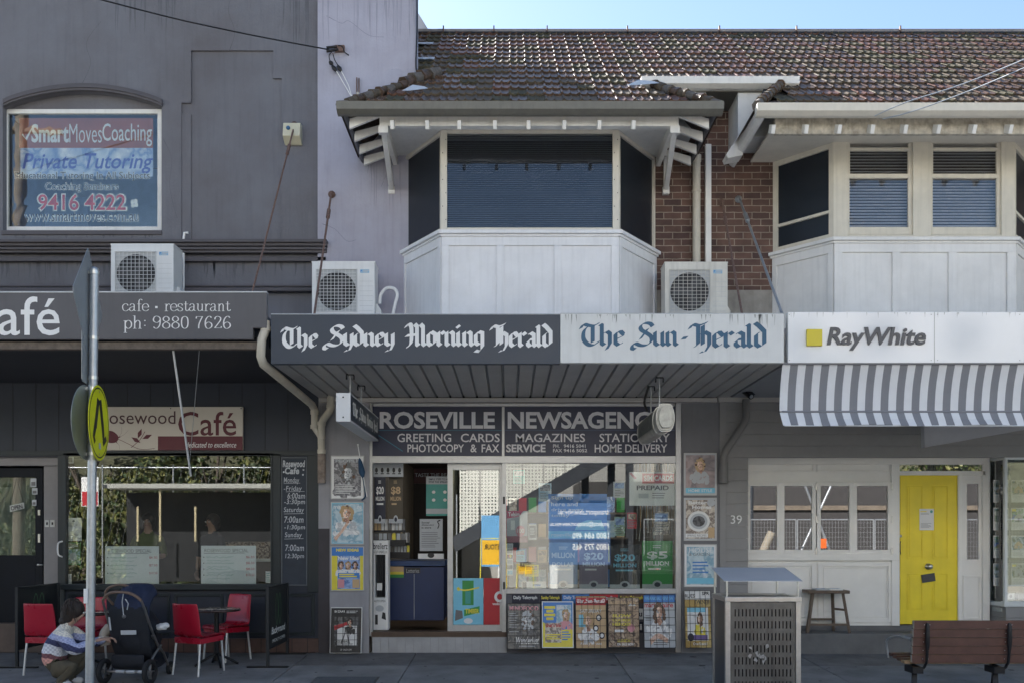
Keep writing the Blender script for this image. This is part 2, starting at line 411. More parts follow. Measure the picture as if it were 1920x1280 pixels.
        return self.add(L + Rr, [(i, i + 1, n + i + 1, n + i) for i in range(n - 1)], m)
    def build(self, name, parent=None, loc=None, bevel=0.0, recalc=False):
        o = Vector(ORG[parent.name]) if parent is not None else (Vector(loc) if loc is not None else Vector((0, 0, 0)))
        me = bpy.data.meshes.new(name)
        me.from_pydata([tuple(Vector(p) - o) for p in self.v], [], self.f)
        for m in self.mats: me.materials.append(m)
        me.polygons.foreach_set("material_index", self.fm); me.polygons.foreach_set("use_smooth", self.fs)
        me.update()
        if recalc:
            bm = bmesh.new(); bm.from_mesh(me); bmesh.ops.recalc_face_normals(bm, faces=bm.faces); bm.to_mesh(me); bm.free()
        ob = bpy.data.objects.new(name, me); COL.objects.link(ob)
        if parent is not None: ob.parent = parent
        else: ob.location = o
        ORG[ob.name] = tuple(o)
        if bevel:
            bv = ob.modifiers.new("edge", 'BEVEL'); bv.width = bevel; bv.segments = 2; bv.limit_method = 'ANGLE'; bv.angle_limit = RAD(40)
        return ob

def tag(o, label=None, cat=None, group=None, kind=None):
    if label: o["label"] = label
    if cat: o["category"] = cat
    if group: o["group"] = group
    if kind: o["kind"] = kind
    return o

def thing(name, loc, label, cat, group=None):
    o = bpy.data.objects.new(name, None); COL.objects.link(o)
    o.location = loc; o.empty_display_size = 0.1
    ORG[o.name] = tuple(loc)
    return tag(o, label, cat, group)

def kids(o): return [c for c in bpy.data.objects if c.parent is o or c.parent == o]
def copy_tree(o, parent=None):
    c = o.copy(); COL.objects.link(c)
    if parent is not None: c.parent = parent
    ORG[c.name] = ORG[o.name]
    for k in kids(o): copy_tree(k, c)
    return c

def front(y):                                         # sheet facing the street at depth y, metres
    return lambda u, v, w: (u, y - w, v)
def pfront(y):                                        # the same, in photograph measurements at depth y
    return lambda u, v, w: (X(u, y), y - w, Z(v, y))
def pb(x0, x1, ytop, ybot): return (x0, x1, ybot, ytop)

# ------------------------------------------------------------------ common materials
white_paint = mat("white_paint", (.70, .69, .66), .45, var=.10, scale=3, streak=.14)
cream_paint = mat("cream_paint", (.62, .58, .50), .5, var=.08, scale=4, streak=.1)
joinery = mat("joinery_paint", (.80, .785, .745), .45, var=.05, scale=3)
alu = mat("aluminium_frame", (.46, .46, .46), .35, .55, var=.1, scale=9)
steel = mat("brushed_steel", (.55, .55, .53), .3, .9, var=.12, scale=14)
galv = mat("galvanised_steel", (.42, .44, .46), .42, .75, var=.16, scale=16)
black_metal = mat("black_metal", (.012, .012, .014), .4, .3, var=.15)
rust = mat("rusty_steel", (.16, .10, .08), .8, .2, var=.35, scale=30)
print_white = mat("print_white", (.72, .72, .71), .4, var=.03)
print_black = mat("print_black", (.015, .015, .018), .4, var=0)
letter_white = mat("letter_white", (.74, .74, .73), .5, var=.04)
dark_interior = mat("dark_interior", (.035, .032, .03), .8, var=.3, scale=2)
shop_glass = glass("shop_glass", .09)
def slab(mb, fr, u0, u1, v0, v1, w0, w1, m):
    p = [fr(u, v, w) for w in (w0, w1) for u, v in ((u0, v0), (u1, v0), (u1, v1), (u0, v1))]
    return mb.add(p, [(3, 2, 1, 0), (4, 5, 6, 7), (0, 1, 5, 4), (1, 2, 6, 5), (2, 3, 7, 6), (3, 0, 4, 7)], m)

def frame_of(a, b):
    """vertical sheet standing on the plan line a -> b; w points to the right-hand side of a -> b"""
    a, b = Vector((*a, 0)), Vector((*b, 0)); d = (b - a).normalized(); nrm = Vector((d.y, -d.x, 0)); L = (b - a).length
    return (lambda u, v, w: Vector((a.x, a.y, 0)) + d * u + nrm * w + Vector((0, 0, v))), L

def wall_holes(mb, outer, holes, y, t, m):
    x0, x1, y0, y1 = outer
    xs = sorted({x0, x1, *[h[0] for h in holes], *[h[1] for h in holes]}); ys = sorted({y0, y1, *[h[2] for h in holes], *[h[3] for h in holes]})
    for j in range(len(ys) - 1):
        run = None
        for i in range(len(xs) - 1):
            cx, cy = (xs[i] + xs[i + 1]) / 2, (ys[j] + ys[j + 1]) / 2
            hole = any(h[0] < cx < h[1] and h[2] < cy < h[3] for h in holes)
            if not hole: run = [run[0] if run else xs[i], xs[i + 1]]
            if (hole or i == len(xs) - 2) and run: mb.pbox(run[0], run[1], ys[j], ys[j + 1], y, t, m); run = None

def frame4(mb, px0, px1, py0, py1, w, y, t, m, bottom=None):
    b = bottom if bottom is not None else w
    mb.pbox(px0, px0 + w, py0, py1, y, t, m); mb.pbox(px1 - w, px1, py0, py1, y, t, m)
    mb.pbox(px0 + w, px1 - w, py0, py0 + w, y, t, m); mb.pbox(px0 + w, px1 - w, py1 - b, py1, y, t, m)

# ================================================================== ground
asphalt = mat("pale_road_concrete", (.33, .32, .30), .9, var=.15, scale=30, bump=.5, bscale=220)
concrete = mat("concrete_paving", (.225, .222, .22), .85, var=.34, scale=2.2, bump=.25, bscale=160)
concrete_dark = mat("worn_paving", (.15, .148, .15), .88, var=.36, scale=2.6, bump=.3, bscale=180)
kerb_m = mat("kerb_concrete", (.24, .235, .22), .85, var=.2, scale=8)
verge_m = mat("verge_gravel", (.36, .33, .28), .95, var=.35, scale=6, bump=.5, bscale=60)

mb = MB(); mb.box(-150, 150, -160, 60, -1.2, -.62, verge_m)
tag(mb.build("ground"), kind="structure")
mb = MB(); mb.box(-60, 60, -12.2, -4.16, -.6, -.30, asphalt)
for yy in (-8.2,):
    for k in range(-14, 14): mb.box(k * 3.2, k * 3.2 + 1.1, yy - .06, yy + .06, -.3, -.296, letter_white)
tag(mb.build("road"), kind="structure")
mb = MB(); mb.box(-60, 60, -4.16, -3.94, -.6, -.142, kerb_m); mb.box(-60, 60, -12.42, -12.2, -.6, -.16, kerb_m)
tag(mb.build("kerb", bevel=.02), kind="structure")
mb = MB(); mb.box(-60, 60, -15.1, -12.42, -.6, -.165, mat("pale_concrete", (.42, .41, .39), .85, var=.15, scale=3, bump=.2))
tag(mb.build("footpath"), kind="structure")
mb = MB()
def paver(x0, x1, y0, y1, m, g=.006):
    v = [(x, y, ground(y) + dz) for dz in (-.3, 0) for x, y in ((x0 + g, y0 + g), (x1 - g, y0 + g), (x1 - g, y1 - g), (x0 + g, y1 - g))]
    mb.add(v, [(3, 2, 1, 0), (4, 5, 6, 7), (0, 1, 5, 4), (1, 2, 6, 5), (2, 3, 7, 6), (3, 0, 4, 7)], m)
xj = [-60, -17.9, -15.4, -12.9, -10.4, -7.9, -5.3, -2.76, -1.29, 1.44, 3.95, 5.95, 8.5, 11, 13.5, 16, 60]
for i in range(len(xj) - 1):
    paver(xj[i], xj[i + 1], -.98, .02, concrete_dark if i % 3 else mat("worn_paving_b", (.17, .168, .17), .88, var=.36, scale=2.2, bump=.3, bscale=170))
    paver(xj[i], xj[i + 1], -2.5, -.98, concrete if i % 2 else mat("concrete_paving_b", (.205, .205, .207), .85, var=.34, scale=2, bump=.25, bscale=160))
    paver(xj[i], xj[i + 1], -3.94, -2.5, concrete)
v = [(x, y, ground(y) - .02 + dz) for dz in (-.3, 0) for x, y in ((-60, -3.94), (60, -3.94), (60, .02), (-60, .02))]
mb.add(v, [(4, 5, 6, 7)], mat("joint_dirt", (.03, .03, .03), .95, var=.2))
gum = mat("gum_spots", (.05, .05, .052), .9, var=.2); rg = random.Random(31)
for k in range(150):
    x, y, r = rg.uniform(-7, 7), rg.uniform(-2.2, -.12), rg.uniform(.006, .02) * (1 if k % 9 else 2.6)
    mb.add([(x + r * math.cos(q) * rg.uniform(.8, 1.2), y + r * math.sin(q) * rg.uniform(.8, 1.3), ground(y + r * math.sin(q)) + .0012 + k * 1e-5) for q in [6.283 * i / 9 for i in range(9)]], [list(range(9))], gum)
cr = [(-3.9, -1.9), (-3.4, -1.62), (-3.0, -1.66), (-2.5, -1.3)], [(2.2, -1.8), (2.5, -1.5), (2.45, -1.2), (2.8, -1.0)], [(5.0, -1.7), (5.3, -1.45), (5.8, -1.4)]
for c in cr: mb.line(lambda u, v, w: (u, v, ground(v) + .002), c, [.004, .007, .005, .002], gum, 0, 6)
tag(mb.build("pavement", bevel=.004), kind="structure")
# service pit cover in the pavement
c0 = (X(652, -1.85), -1.85, ground(-1.85))
mb = MB()
g = lambda x, y, z: (x, y, ground(y) + z)
def gslab(x0, x1, y0, y1, z0, z1, m):
    mb.add([g(x, y, z) for z in (z0, z1) for x, y in ((x0, y0), (x1, y0), (x1, y1), (x0, y1))], [(3, 2, 1, 0), (4, 5, 6, 7), (0, 1, 5, 4), (1, 2, 6, 5), (2, 3, 7, 6), (3, 0, 4, 7)], m)
gx0, gx1 = X(594, -1.75), X(712, -1.75)
gslab(gx0, gx1, -2.3, -1.73, .0005, .004, black_metal)
gslab(gx0 + .02, gx1 - .02, -2.28, -1.75, .004, .008, mat("pit_lid", (.11, .115, .12), .8, var=.3, scale=25, bump=.5, bscale=90))
tag(mb.build("pit_cover", loc=c0), "rectangular service pit cover with dark rim set in the grey paving", "pit cover")

# ================================================================== cafe building
slate = mat("slate_render", (.126, .131, .150), .8, var=.34, scale=.55, tint=(.155, .125, .12), bump=.25, bscale=30, streak=.16)
slate_trim = mat("slate_trim", (.085, .078, .086), .7, var=.12, scale=3)
cafe_dark = mat("cafe_navy_paint", (.015, .021, .036), .5, var=.2, scale=2)
cafe_green = mat("cafe_green_paint", (.009, .016, .020), .4, var=.2, scale=3)
brown_tile = mat("brown_base_tile", (.09, .05, .04), .5, var=.3, scale=8)

cafe = thing("cafe_building", (X(200), 0, 0), "slate grey two storey cafe building with arched upper window", "building")
mb = MB()
wall_holes(mb, (-900, 340, -420, 450), [(5, 303, 165, 432)], 0, .3, slate)
arc = [(5 + 298 * k / 24, 200 - 30 * math.sin(math.pi * k / 24) ** .8) for k in range(25)]
for k in range(24):
    mb.ppoly([(arc[k][0], arc[k][1]), (arc[k + 1][0], arc[k + 1][1]), (arc[k + 1][0], 165), (arc[k][0], 165)], 0.0, .3, slate)
mb.pbox(340, 597, -420, 95, 0, .3, slate); mb.pbox(340, 358, 95, 193, 0, .3, slate); mb.pbox(512, 528, 95, 147, 0, .3, slate)
mb.pbox(528, 597, 95, 450, 0, .3, slate)
mb.pbox(340, 528, 95, 450, .03, .27, slate)
mb.pbox(340, 358, 215, 450, .012, .02, slate)
mb.pbox(-900, 597, 450, 660, .02, .28, slate)
mb.pbox(5, 303, 165, 212, .12, .18, slate)
mb.build("upper_wall", cafe)
mb = MB()
for off, pr in ((-1, .035), (-6, .05), (-10, .03)):
    for k in range(24):
        a, b = arc[k], arc[k + 1]
        mb.ppoly([(a[0], a[1] + off), (b[0], b[1] + off), (b[0], b[1] + off - 4), (a[0], a[1] + off - 4)], -pr, pr + .02, slate_trim)
mb.build("window_arch", cafe)
mb = MB()
for a, b, pr in ((448, 454, .17), (454, 461, .13), (463, 468, .11), (469, 474, .08), (481, 490, .05), (534, 538, .05), (539, 546, .08)):
    mb.pbox(-900, 612 if a < 500 else 590, a, b, -pr, pr + .019, slate_trim)
mb.build("cornice", cafe, bevel=.008)
# upper window
mb = MB(); frame4(mb, 6, 303, 205, 433, 8, .10, .06, white_paint); mb.pbox(2, 303, 432, 440, -.02, .18, slate_trim)
win = mb.build("window_frame", cafe, bevel=.004)
mb = MB(); mb.pbox(14, 295, 213, 425, .118, .008, glass("upper_glass", .03, ripple=.03)); mb.build("pane", win)
mb = MB()   # film and lettering stuck to the inside of the glass
fy = .14; pf = pfront(fy)
terracotta = mat("terracotta_film", srgb(150, 84, 66), .5, var=.1); pale_film = picture("pale_film", [(150, 170, 205), (205, 215, 232), (120, 150, 200), (225, 228, 236)], 3.0, 2)
mb.pbox(36, 287, 222, 278, fy, .003, terracotta); mb.pbox(38, 287, 278, 331, fy, .003, pale_film)
navy_text = mat("navy_text", srgb(28, 34, 74), .5, var=0); blue_text = mat("blue_text", srgb(70, 95, 180), .5, var=0); red_text = mat("red_text", srgb(190, 40, 60), .5, var=0)
mb.text("Smart", pf, pb(59, 129, 233, 268), letter_white, bold=.03, w=.002)
mb.text("Moves", pf, pb(130, 191, 233, 268), letter_white, bold=-.008, w=.002)
mb.text("Coaching", pf, pb(192, 285, 232, 275), letter_white, bold=.004, w=.002)
mb.line(pf, [(42, 252), (49, 262), (60, 241)], [3, 5, 2], letter_white, .002)
mb.text("Private Tutoring", pf, pb(42, 287, 288, 326), blue_text, bold=.012, shear=.25, w=.002)
for s, b in (("Educational Tutoring In All Subjects", (28, 281, 323, 340)), ("Coaching Seminars", (85, 222, 343, 361)), ("www.smartmoves.com.au", (47, 260, 399, 416))):
    mb.text(s, pf, pb(b[0] - .8, b[1] + .8, b[2] - .8, b[3] + .8), letter_white, bold=.045, w=.004); mb.text(s, pf, pb(*b), navy_text, bold=.0, w=.006)
mb.text("9416 4222", pf, pb(69, 239, 362, 398), letter_white, bold=.055, w=.004); mb.text("9416 4222", pf, pb(72, 236, 365, 395), red_text, bold=.012, w=.006)
for k in range(4):
    a = k * 1.57 + .6; mb.disc(pf, (252 + 4.5 * math.cos(a), 382 + 5 * math.sin(a)), 3.6, 4.6, letter_white, .004 + k * .0004, 10)
mb.build("window_lettering", win)
mb = MB()   # room behind the upper window
room_blue = mat("room_blue", srgb(136, 162, 204), .8, var=.15); room_pale = mat("room_pale", (.42, .55, .78), .8, var=.15)
x0, x1, z0, z1 = X(0, .2), X(310, .2), Z(436, .2), Z(204, .2)
mb.box(x0, x1, 2.3, 2.34, z0, z1, room_pale); mb.box(x0, x1, .32, 2.3, z0 - .06, z0 - .01, room_blue); mb.box(x0, x1, .32, 2.3, z1 + .01, z1 + .05, room_pale)
mb.box(x0 - .05, x0 - .01, .32, 2.3, z0, z1, room_blue); mb.box(x1 + .01, x1 + .05, .32, 2.3, z0, z1, room_blue)
mb.box(X(230, 1.8), X(302, 1.8), 1.7, 1.9, z0, Z(390, 1.8), room_pale); mb.box(X(90, 1.5), X(170, 1.5), 1.4, 2.0, z0, Z(380, 1.6), room_blue)
mb.build("upper_room", cafe)
mb = MB(); mb.cyl(P(80, 212, .45), P(242, 212, .45), .022, emit("tube_light", (1, .98, .95), 9.0), 10)
mb.pbox(76, 246, 206, 210, .43, .08, white_paint); mb.build("fluorescent_tube", cafe)

# cafe ground floor
mb = MB()
wall_holes(mb, (-900, 597, 660, 1222), [(-60, 110, 856, 1222), (122, 508, 853, 1096), (527, 575, 858, 1096)], 0, .06, cafe_dark)
for k in range(14): mb.pbox(-20 + k * 43, -18.6 + k * 43, 664, 846, -.003, .003, mat("board_joint", (.010, .012, .018), .6, var=0))
mb.pbox(-900, 597, 844, 853, -.03, .03, cafe_green)
mb.build("shopfront_wall", cafe)
mb = MB()
frame4(mb, 118, 512, 848, 1099, 5, -.03, .09, cafe_green); mb.pbox(112, 520, 1095, 1105, -.07, .07, cafe_green)
for a, b in ((126, 220), (228, 318), (326, 418), (426, 502)): frame4(mb, a, b, 1112, 1190, 5, -.018, .018, cafe_green)
for a, b in ((515, 590),): frame4(mb, a, b, 1112, 1190, 6, -.018, .018, cafe_green)
mb.pbox(510, 526, 850, 1110, -.03, .03, cafe_green); mb.pbox(576, 597, 850, 1110, -.02, .02, cafe_green)
sf = mb.build("window_frame", cafe, bevel=.004)
mb = MB(); mb.pbox(123, 507, 853, 1094, .015, .008, glass("cafe_glass", .07, tint=(.95, .97, .96))); mb.build("pane", sf)
mb = MB()
mb.pbox(112, 597, 1196, 1222, -.03, .03, brown_tile)
for k in range(17): mb.pbox(112 + k * 29, 113 + k * 29, 1196, 1222, -.032, .002, black_metal)
mb.build("tiled_base", cafe)
# cafe door
mb = MB()
grey_jamb = mat("grey_jamb", (.22, .21, .21), .6, var=.1)
mb.pbox(-60, 112, 853, 872, .06, .1, grey_jamb); mb.pbox(82, 112, 872, 1170, .10, .1, grey_jamb); mb.pbox(108, 121, 853, 1222, -.02, .1, cafe_green)
mb.pbox(-60, 112, 1168, 1222, .0, .3, mat("door_step", (.12, .09, .075), .8, var=.2))
mb.build("door_surround", cafe, bevel=.004)
mb = MB()
door_black = mat("door_black", (.006, .008, .013), .5, var=.2, spec=.2); mb.pbox(-60, -50, 876, 1166, .18, .05, door_black); mb.pbox(66, 80, 876, 1166, .18, .05, door_black); mb.pbox(-50, 66, 876, 894, .18, .05, door_black); mb.pbox(-50, 66, 1040, 1166, .18, .05, door_black)
door = mb.build("door", cafe, bevel=.005)
mb = MB(); mb.pbox(-50, 66, 894, 1040, .20, .008, glass("door_glass", .04, tint=(.7, .74, .72))); mb.build("pane", door)
mb = MB(); mb.pbox(-50, 66, 894, 1040, .32, .01, mat("door_blind", (.46, .48, .44), .7, var=.12, scale=3)); mb.build("blind", door)
mb = MB(); mb.cyl(P(72, 1058, .15), P(80, 1058, .15), .012, steel, 8); mb.ball(P(72, 1058, .14), .02, steel); mb.pbox(71, 75, 955, 965, .165, .015, steel); mb.pbox(71, 75, 1000, 1016, .165, .015, steel)
mb.build("door_handle", door)
mb = MB(); mb.tube([P(117, 1014, -.02), P(109, 1018, -.07), P(109, 1038, -.07), P(117, 1043, -.02)], .011, letter_white, 8, smooth=4); mb.build("pull_handle", cafe)
mb = MB()
for a in (88, 98): mb.pbox(a - 4, a + 4, 974, 987, .088, .014, mat("switch_plate", (.5, .5, .47), .4, var=.05)); mb.pbox(a - 1.5, a + 1.5, 978, 983, .084, .005, black_metal)
mb.build("switch_plate", cafe)
# cafe room behind the glass
mb = MB()
cx0, cx1 = X(-80, .1), X(590, .1)
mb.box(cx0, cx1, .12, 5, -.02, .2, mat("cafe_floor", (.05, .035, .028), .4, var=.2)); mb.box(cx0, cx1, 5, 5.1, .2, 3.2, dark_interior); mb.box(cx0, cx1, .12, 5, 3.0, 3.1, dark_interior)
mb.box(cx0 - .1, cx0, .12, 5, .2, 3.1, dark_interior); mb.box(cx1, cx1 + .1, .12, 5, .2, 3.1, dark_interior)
mb.build("cafe_room", cafe)
mb = MB()
mb.box(X(415, 2.2), X(515, 2.2), 2.2, 2.7, .2, 1.25, mat("counter_timber", (.10, .06, .035), .5, var=.3)); mb.box(X(425, 2.2), X(515, 2.2), 2.15, 2.7, 1.25, 1.52, picture("display_case", [(120, 86, 60), (196, 176, 150), (80, 50, 40), (220, 200, 170)], 16, 3))
mb.box(X(420, 2.2), X(515, 2.2), 2.1, 2.72, 1.2, 1.25, steel)
mb.build("serving_counter", cafe)

# cafe canopy (awning roof over the pavement)
CANY = -2.5
mb = MB()
mb.box(X(-900, CANY), X(498, CANY), CANY + .12, 0.0, 3.74, 3.86, mat("cafe_soffit", (.018, .021, .030), .75, var=.2, scale=2))
mb.box(X(-900, CANY), X(498, CANY), CANY + .1, 0, 3.86, 4.08, cafe_dark)
mb.pbox(-900, 486, 641, 654, CANY - .01, .09, mat("weathered_timber", (.13, .105, .085), .85, var=.35, scale=12, bump=.4, bscale=40))
mb.build("canopy", cafe)

# ================================================================== newsagency building
mauve = mat("mauve_render", (.335, .335, .40), .8, var=.26, scale=.55, tint=(.36, .31, .33), bump=.18, bscale=34, streak=.14)
grey_render = mat("grey_render", (.30, .295, .31), .75, var=.14, scale=2, streak=.12, bump=.1)
dark_render = mat("dark_dado", (.055, .048, .052), .75, var=.2, scale=4)
bricks = brick_mat("old_bricks")
news = thing("newsagency_building", (X(980), 0, 0), "brick newsagency with white bay window above the shopfront", "building")
mb = MB()
mb.box(X(597), X(780), -.05, .3, 4.0, 11.0, mauve); mb.box(X(597), -1.75, .301, 3.2, 4.0, 11.0, mauve); mb.box(X(597) - .02, X(780) + .03, -.08, 3.23, 11.0, 11.08, mauve)
mb.build("party_wall", news)
mb = MB(); mb.box(X(780), X(1452), 0, .25, 4.0, 8.0, bricks); mb.build("brick_wall", news)
mb = MB(); mb.pbox(1232, 1450, 544, 660, -.02, .02, mat("render_band", (.27, .25, .22), .85, var=.25, scale=5, streak=.2)); mb.build("rendered_band", news)
# ---- roof tiles
PITCH = math.tan(RAD(38)); EAVE_Y, EAVE_Z = -1.5, 6.84
def roofz(y): return EAVE_Z + (y - EAVE_Y) * PITCH
RIDGE_Y = (EAVE_Z - EAVE_Y * PITCH - EYE - 936 * DIST / FPX) / (936 / FPX - PITCH)
tiles = [mat("roof_tile_" + n, srgb(*c), r, var=.4, scale=9, tint=srgb(70, 66, 56), bump=.6, bscale=30, spec=.09) for n, c, r in
         (("dark", (86, 70, 60), .34), ("brown", (98, 78, 66), .24), ("red", (106, 78, 68), .34), ("grey", (92, 82, 71), .6), ("moss", (84, 80, 66), .8))]
TW, TG = .222, .335
def tile_h(t): return .028 * max(0, 1 - abs(t - .06) / .10) + .020 * max(0, 1 - abs(t - .52) / .08) + .012 * max(0, 1 - abs(t - .96) / .07)
def tiled_roof(mb, clip, x0, x1):
    sl = 1 / math.cos(math.atan(PITCH)); ns = Vector((0, -PITCH, 1)).normalized(); up = Vector((0, 1, PITCH)).normalized()
    ncour = int((RIDGE_Y - EAVE_Y) * sl / TG) + 1
    rnd = random.Random(11)
    ts = [0, .04, .09, .16, .3, .42, .48, .53, .60, .75, .88, .95, 1.0]
    for j in range(ncour):
        s0 = j * TG - .04; off = (j % 2) * TW * .5 * 0 + rnd.uniform(-.006, .006)
        i0, i1 = int(math.floor(x0 / TW)) - 1, int(math.ceil(x1 / TW)) + 1
        for i in range(i0, i1):
            xa = i * TW + off
            y0 = EAVE_Y + s0 / sl; yc = EAVE_Y + (s0 + TG / 2) / sl
            cl = clip(yc)
            if xa + TW * .5 < cl[0] or xa + TW * .5 > cl[1]: continue
            ln = min(TG + .06, (RIDGE_Y - y0) * sl)
            if ln < .08: continue
            lift, tilt, dz = .030 + rnd.uniform(-.003, .004), rnd.uniform(-.006, .006), rnd.uniform(-.006, .006)
            r = rnd.random(); redness = max(0, min(1, (y0 + .4) / 2.4))
            m = tiles[2] if r < .08 + .2 * redness else tiles[1] if r < .42 else tiles[0] if r < .68 else tiles[3] if r < .93 - .2 * redness else tiles[4]
            vs = []
            for row, (ss, hh) in enumerate(((0, lift), (ln, .0))):
                for t in ts:
                    x = min(max(xa + t * TW, cl[0] - .05), cl[1] + .05)
                    p = Vector((x, EAVE_Y, EAVE_Z)) + up * (s0 + ss + dz + (.012 * math.sin(t * 12.56) if row == 0 else 0)) + ns * (hh + tile_h(t) * (1 if row == 0 else .8) + tilt * (t - .5))
                    vs.append(p)
            n = len(ts)
            base = [Vector(vs[k]) - ns * (lift + .004) for k in range(n)]
            fs = [(k, k + 1, n + k + 1, n + k) for k in range(n - 1)]
            mb.add(vs, fs, m, True)
            mb.add([Vector(v) for v in vs[:n]] + base, [(k + 1, k, n + k, n + k + 1) for k in range(n - 1)], m)
GL, GR = X(634, EAVE_Y), X(1353, EAVE_Y)                          # ends of the bay eave
MAIN_Y = -.55
PARTY = X(1470)                                                   # line between the two shops
def clip_news(y):
    if y < MAIN_Y: k = (y - EAVE_Y) / (MAIN_Y - EAVE_Y); return (GL + .06 + .72 * k, GR - .06 - .72 * k)
    if y < -.02: return (GL + .78 + (y - MAIN_Y) * .25, PARTY)
    return (-1.7, PARTY)
mb = MB(); tiled_roof(mb, clip_news, GL, PARTY)
under = mat("roof_underside", (.05, .045, .04), .9, var=.2)
mb.add([(GL, EAVE_Y, EAVE_Z - .03), (GR, EAVE_Y, EAVE_Z - .03), (GR - .75, MAIN_Y, roofz(MAIN_Y) - .03), (GL + .75, MAIN_Y, roofz(MAIN_Y) - .03)], [(0, 1, 2, 3)], under)
mb.add([(X(781), MAIN_Y, roofz(MAIN_Y) - .03), (PARTY, MAIN_Y, roofz(MAIN_Y) - .03), (PARTY, RIDGE_Y, roofz(RIDGE_Y) - .03), (X(781), RIDGE_Y, roofz(RIDGE_Y) - .03)], [(0, 1, 2, 3)], under)
mb.add([(X(781), RIDGE_Y, roofz(RIDGE_Y) - .03), (PARTY, RIDGE_Y, roofz(RIDGE_Y) - .03), (PARTY, RIDGE_Y + 6, roofz(RIDGE_Y) - 4.6), (X(781), RIDGE_Y + 6, roofz(RIDGE_Y) - 4.6)], [(0, 1, 2, 3)], under)
roof = mb.build("roof", news)
mb = MB()      # hip faces and mortared hip caps of the bay roof
hipm = mat("hip_mortar", srgb(96, 90, 84), .9, var=.4, scale=14, bump=.6, bscale=50)
for sx, gx in ((1, GL), (-1, GR)):
    pts = [Vector((gx + sx * (.04 + .72 * k / 9), EAVE_Y + (MAIN_Y - EAVE_Y) * k / 9, roofz(EAVE_Y + (MAIN_Y - EAVE_Y) * k / 9) + .045 + random.uniform(-.012, .02))) for k in range(10)]
    mb = MB()
    for q in range(0, 9): mb.tube([pts[q] - (pts[q + 1] - pts[q]) * .25, pts[q + 1]], [.068 + random.uniform(-.01, .01), .045 + random.uniform(-.01, .01)], (hipm, tiles[3], tiles[0])[q % 3], 7)
    mb.build("hip_cap", roof); mb = MB()
    mb.add([(gx, EAVE_Y, EAVE_Z), (gx + sx * .75, MAIN_Y, roofz(MAIN_Y)), (gx + sx * .75, 0, roofz(MAIN_Y) + .1), (gx, 0, EAVE_Z)], [(0, 1, 2, 3)], tiles[0]); mb.build("hip_slope", roof)
mb = MB(); pts = [Vector((GL + .72 + .1 * k, MAIN_Y + .12 * k, roofz(MAIN_Y + .12 * k) + .05 + random.uniform(-.01, .02))) for k in range(5)]
for q in range(4): mb.tube([pts[q] - (pts[q + 1] - pts[q]) * .3, pts[q + 1]], [.10, .065], (tiles[0], hipm)[q % 2], 7)
mb.build("hip_cap", roof)
lead = mat("lead_flashing", (.52, .55, .58), .45, .2, var=.15, scale=20, bump=.4, bscale=30)
mb = MB()
for py, w in ((90, 33), (119, 33)):
    y = .0
    for yy in [RIDGE_Y - .01 * k for k in range(int(RIDGE_Y / .01) + 60)]:
        if 1000 - (roofz(yy) - EYE) * S(yy) > py: y = yy; break
    xa = X(781, y)
    for i in range(4): mb.add([(xa + .065 * i, y - .05, roofz(y - .05) + .07 + .008 * (i % 2)), (xa + .065 * (i + 1), y - .05, roofz(y - .05) + .07 + .008 * ((i + 1) % 2)), (xa + .065 * (i + 1), y + .06, roofz(y + .06) + .075), (xa + .065 * i, y + .06, roofz(y + .06) + .075)], [(0, 1, 2, 3)], lead)
def sheet(px, py, w, h, yy):
    c = P(px, py, yy); zz = roofz(yy) + .085
    pts = [(-w, -h * .3), (-w * .3, -h), (w, -h * .2), (w * .7, h * .5), (-w * .2, h)]
    mb.add([(c.x + a, yy + b, roofz(yy + b) + .08 + .015 * k) for k, (a, b) in enumerate(pts)], [list(range(5))], lead)
sheet(778, 172, .17, .05, -1.02); sheet(1205, 172, .22, .04, -.78); sheet(790, 142, .05, .10, -.36)
mb.build("lead_flashing", roof)
mb = MB()
ridge_m = mat("ridge_capping", srgb(132, 124, 120), .6, var=.25, scale=7)
mb.tube([(-1.62, RIDGE_Y, roofz(RIDGE_Y) + .0), (PARTY, RIDGE_Y, roofz(RIDGE_Y) + .0)], .075, ridge_m, 12)
mb.box(-1.62, PARTY, RIDGE_Y - .10, RIDGE_Y - .03, roofz(RIDGE_Y) - .06, roofz(RIDGE_Y) - .015, black_metal)
for px in (831, 926, 1026, 1177, 1350): mb.box(X(px, 2.4) - .01, X(px, 2.4) + .01, RIDGE_Y - .1, RIDGE_Y - .06, roofz(RIDGE_Y) - .05, roofz(RIDGE_Y) + .085, rust)
mb.build("ridge_cap", roof)
# ---- gutters, eaves
gutter_m = mat("olive_gutter", (.13, .125, .105), .45, var=.15, scale=8, streak=.2)
gp = [(-.13, .07), (-.12, -.02), (-.05, -.055), (0, -.06), (0, .06)]
def gutter(mb, x0, x1, y, z, m): mb.prism_x([(y + a, z + b) for a, b in gp], x0, x1, m)
mb = MB(); gutter(mb, GL, GR, EAVE_Y, EAVE_Z - .04, gutter_m)
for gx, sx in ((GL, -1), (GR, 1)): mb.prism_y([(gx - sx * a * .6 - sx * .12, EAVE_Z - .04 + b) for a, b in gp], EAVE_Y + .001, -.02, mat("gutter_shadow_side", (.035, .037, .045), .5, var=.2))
mb.build("gutter", news)
mb = MB(); gutter(mb, X(1200, MAIN_Y), PARTY, MAIN_Y, roofz(MAIN_Y) + .0, white_paint); mb.build("gutter", news)
mb = MB()
SOF = 6.87; bx0, bx1 = X(716, -1.3), X(1268, -1.3)
mb.box(bx0, bx1, -1.32, -.001, SOF, SOF + .03, white_paint)
mb.box(bx0 - .02, bx1 + .02, -1.36, -1.28, 6.69, SOF - .002, white_paint)
for x in (bx0 - .02, bx1 - .04): mb.box(x, x + .06, -1.279, -.002, 6.74, SOF - .003, white_paint)
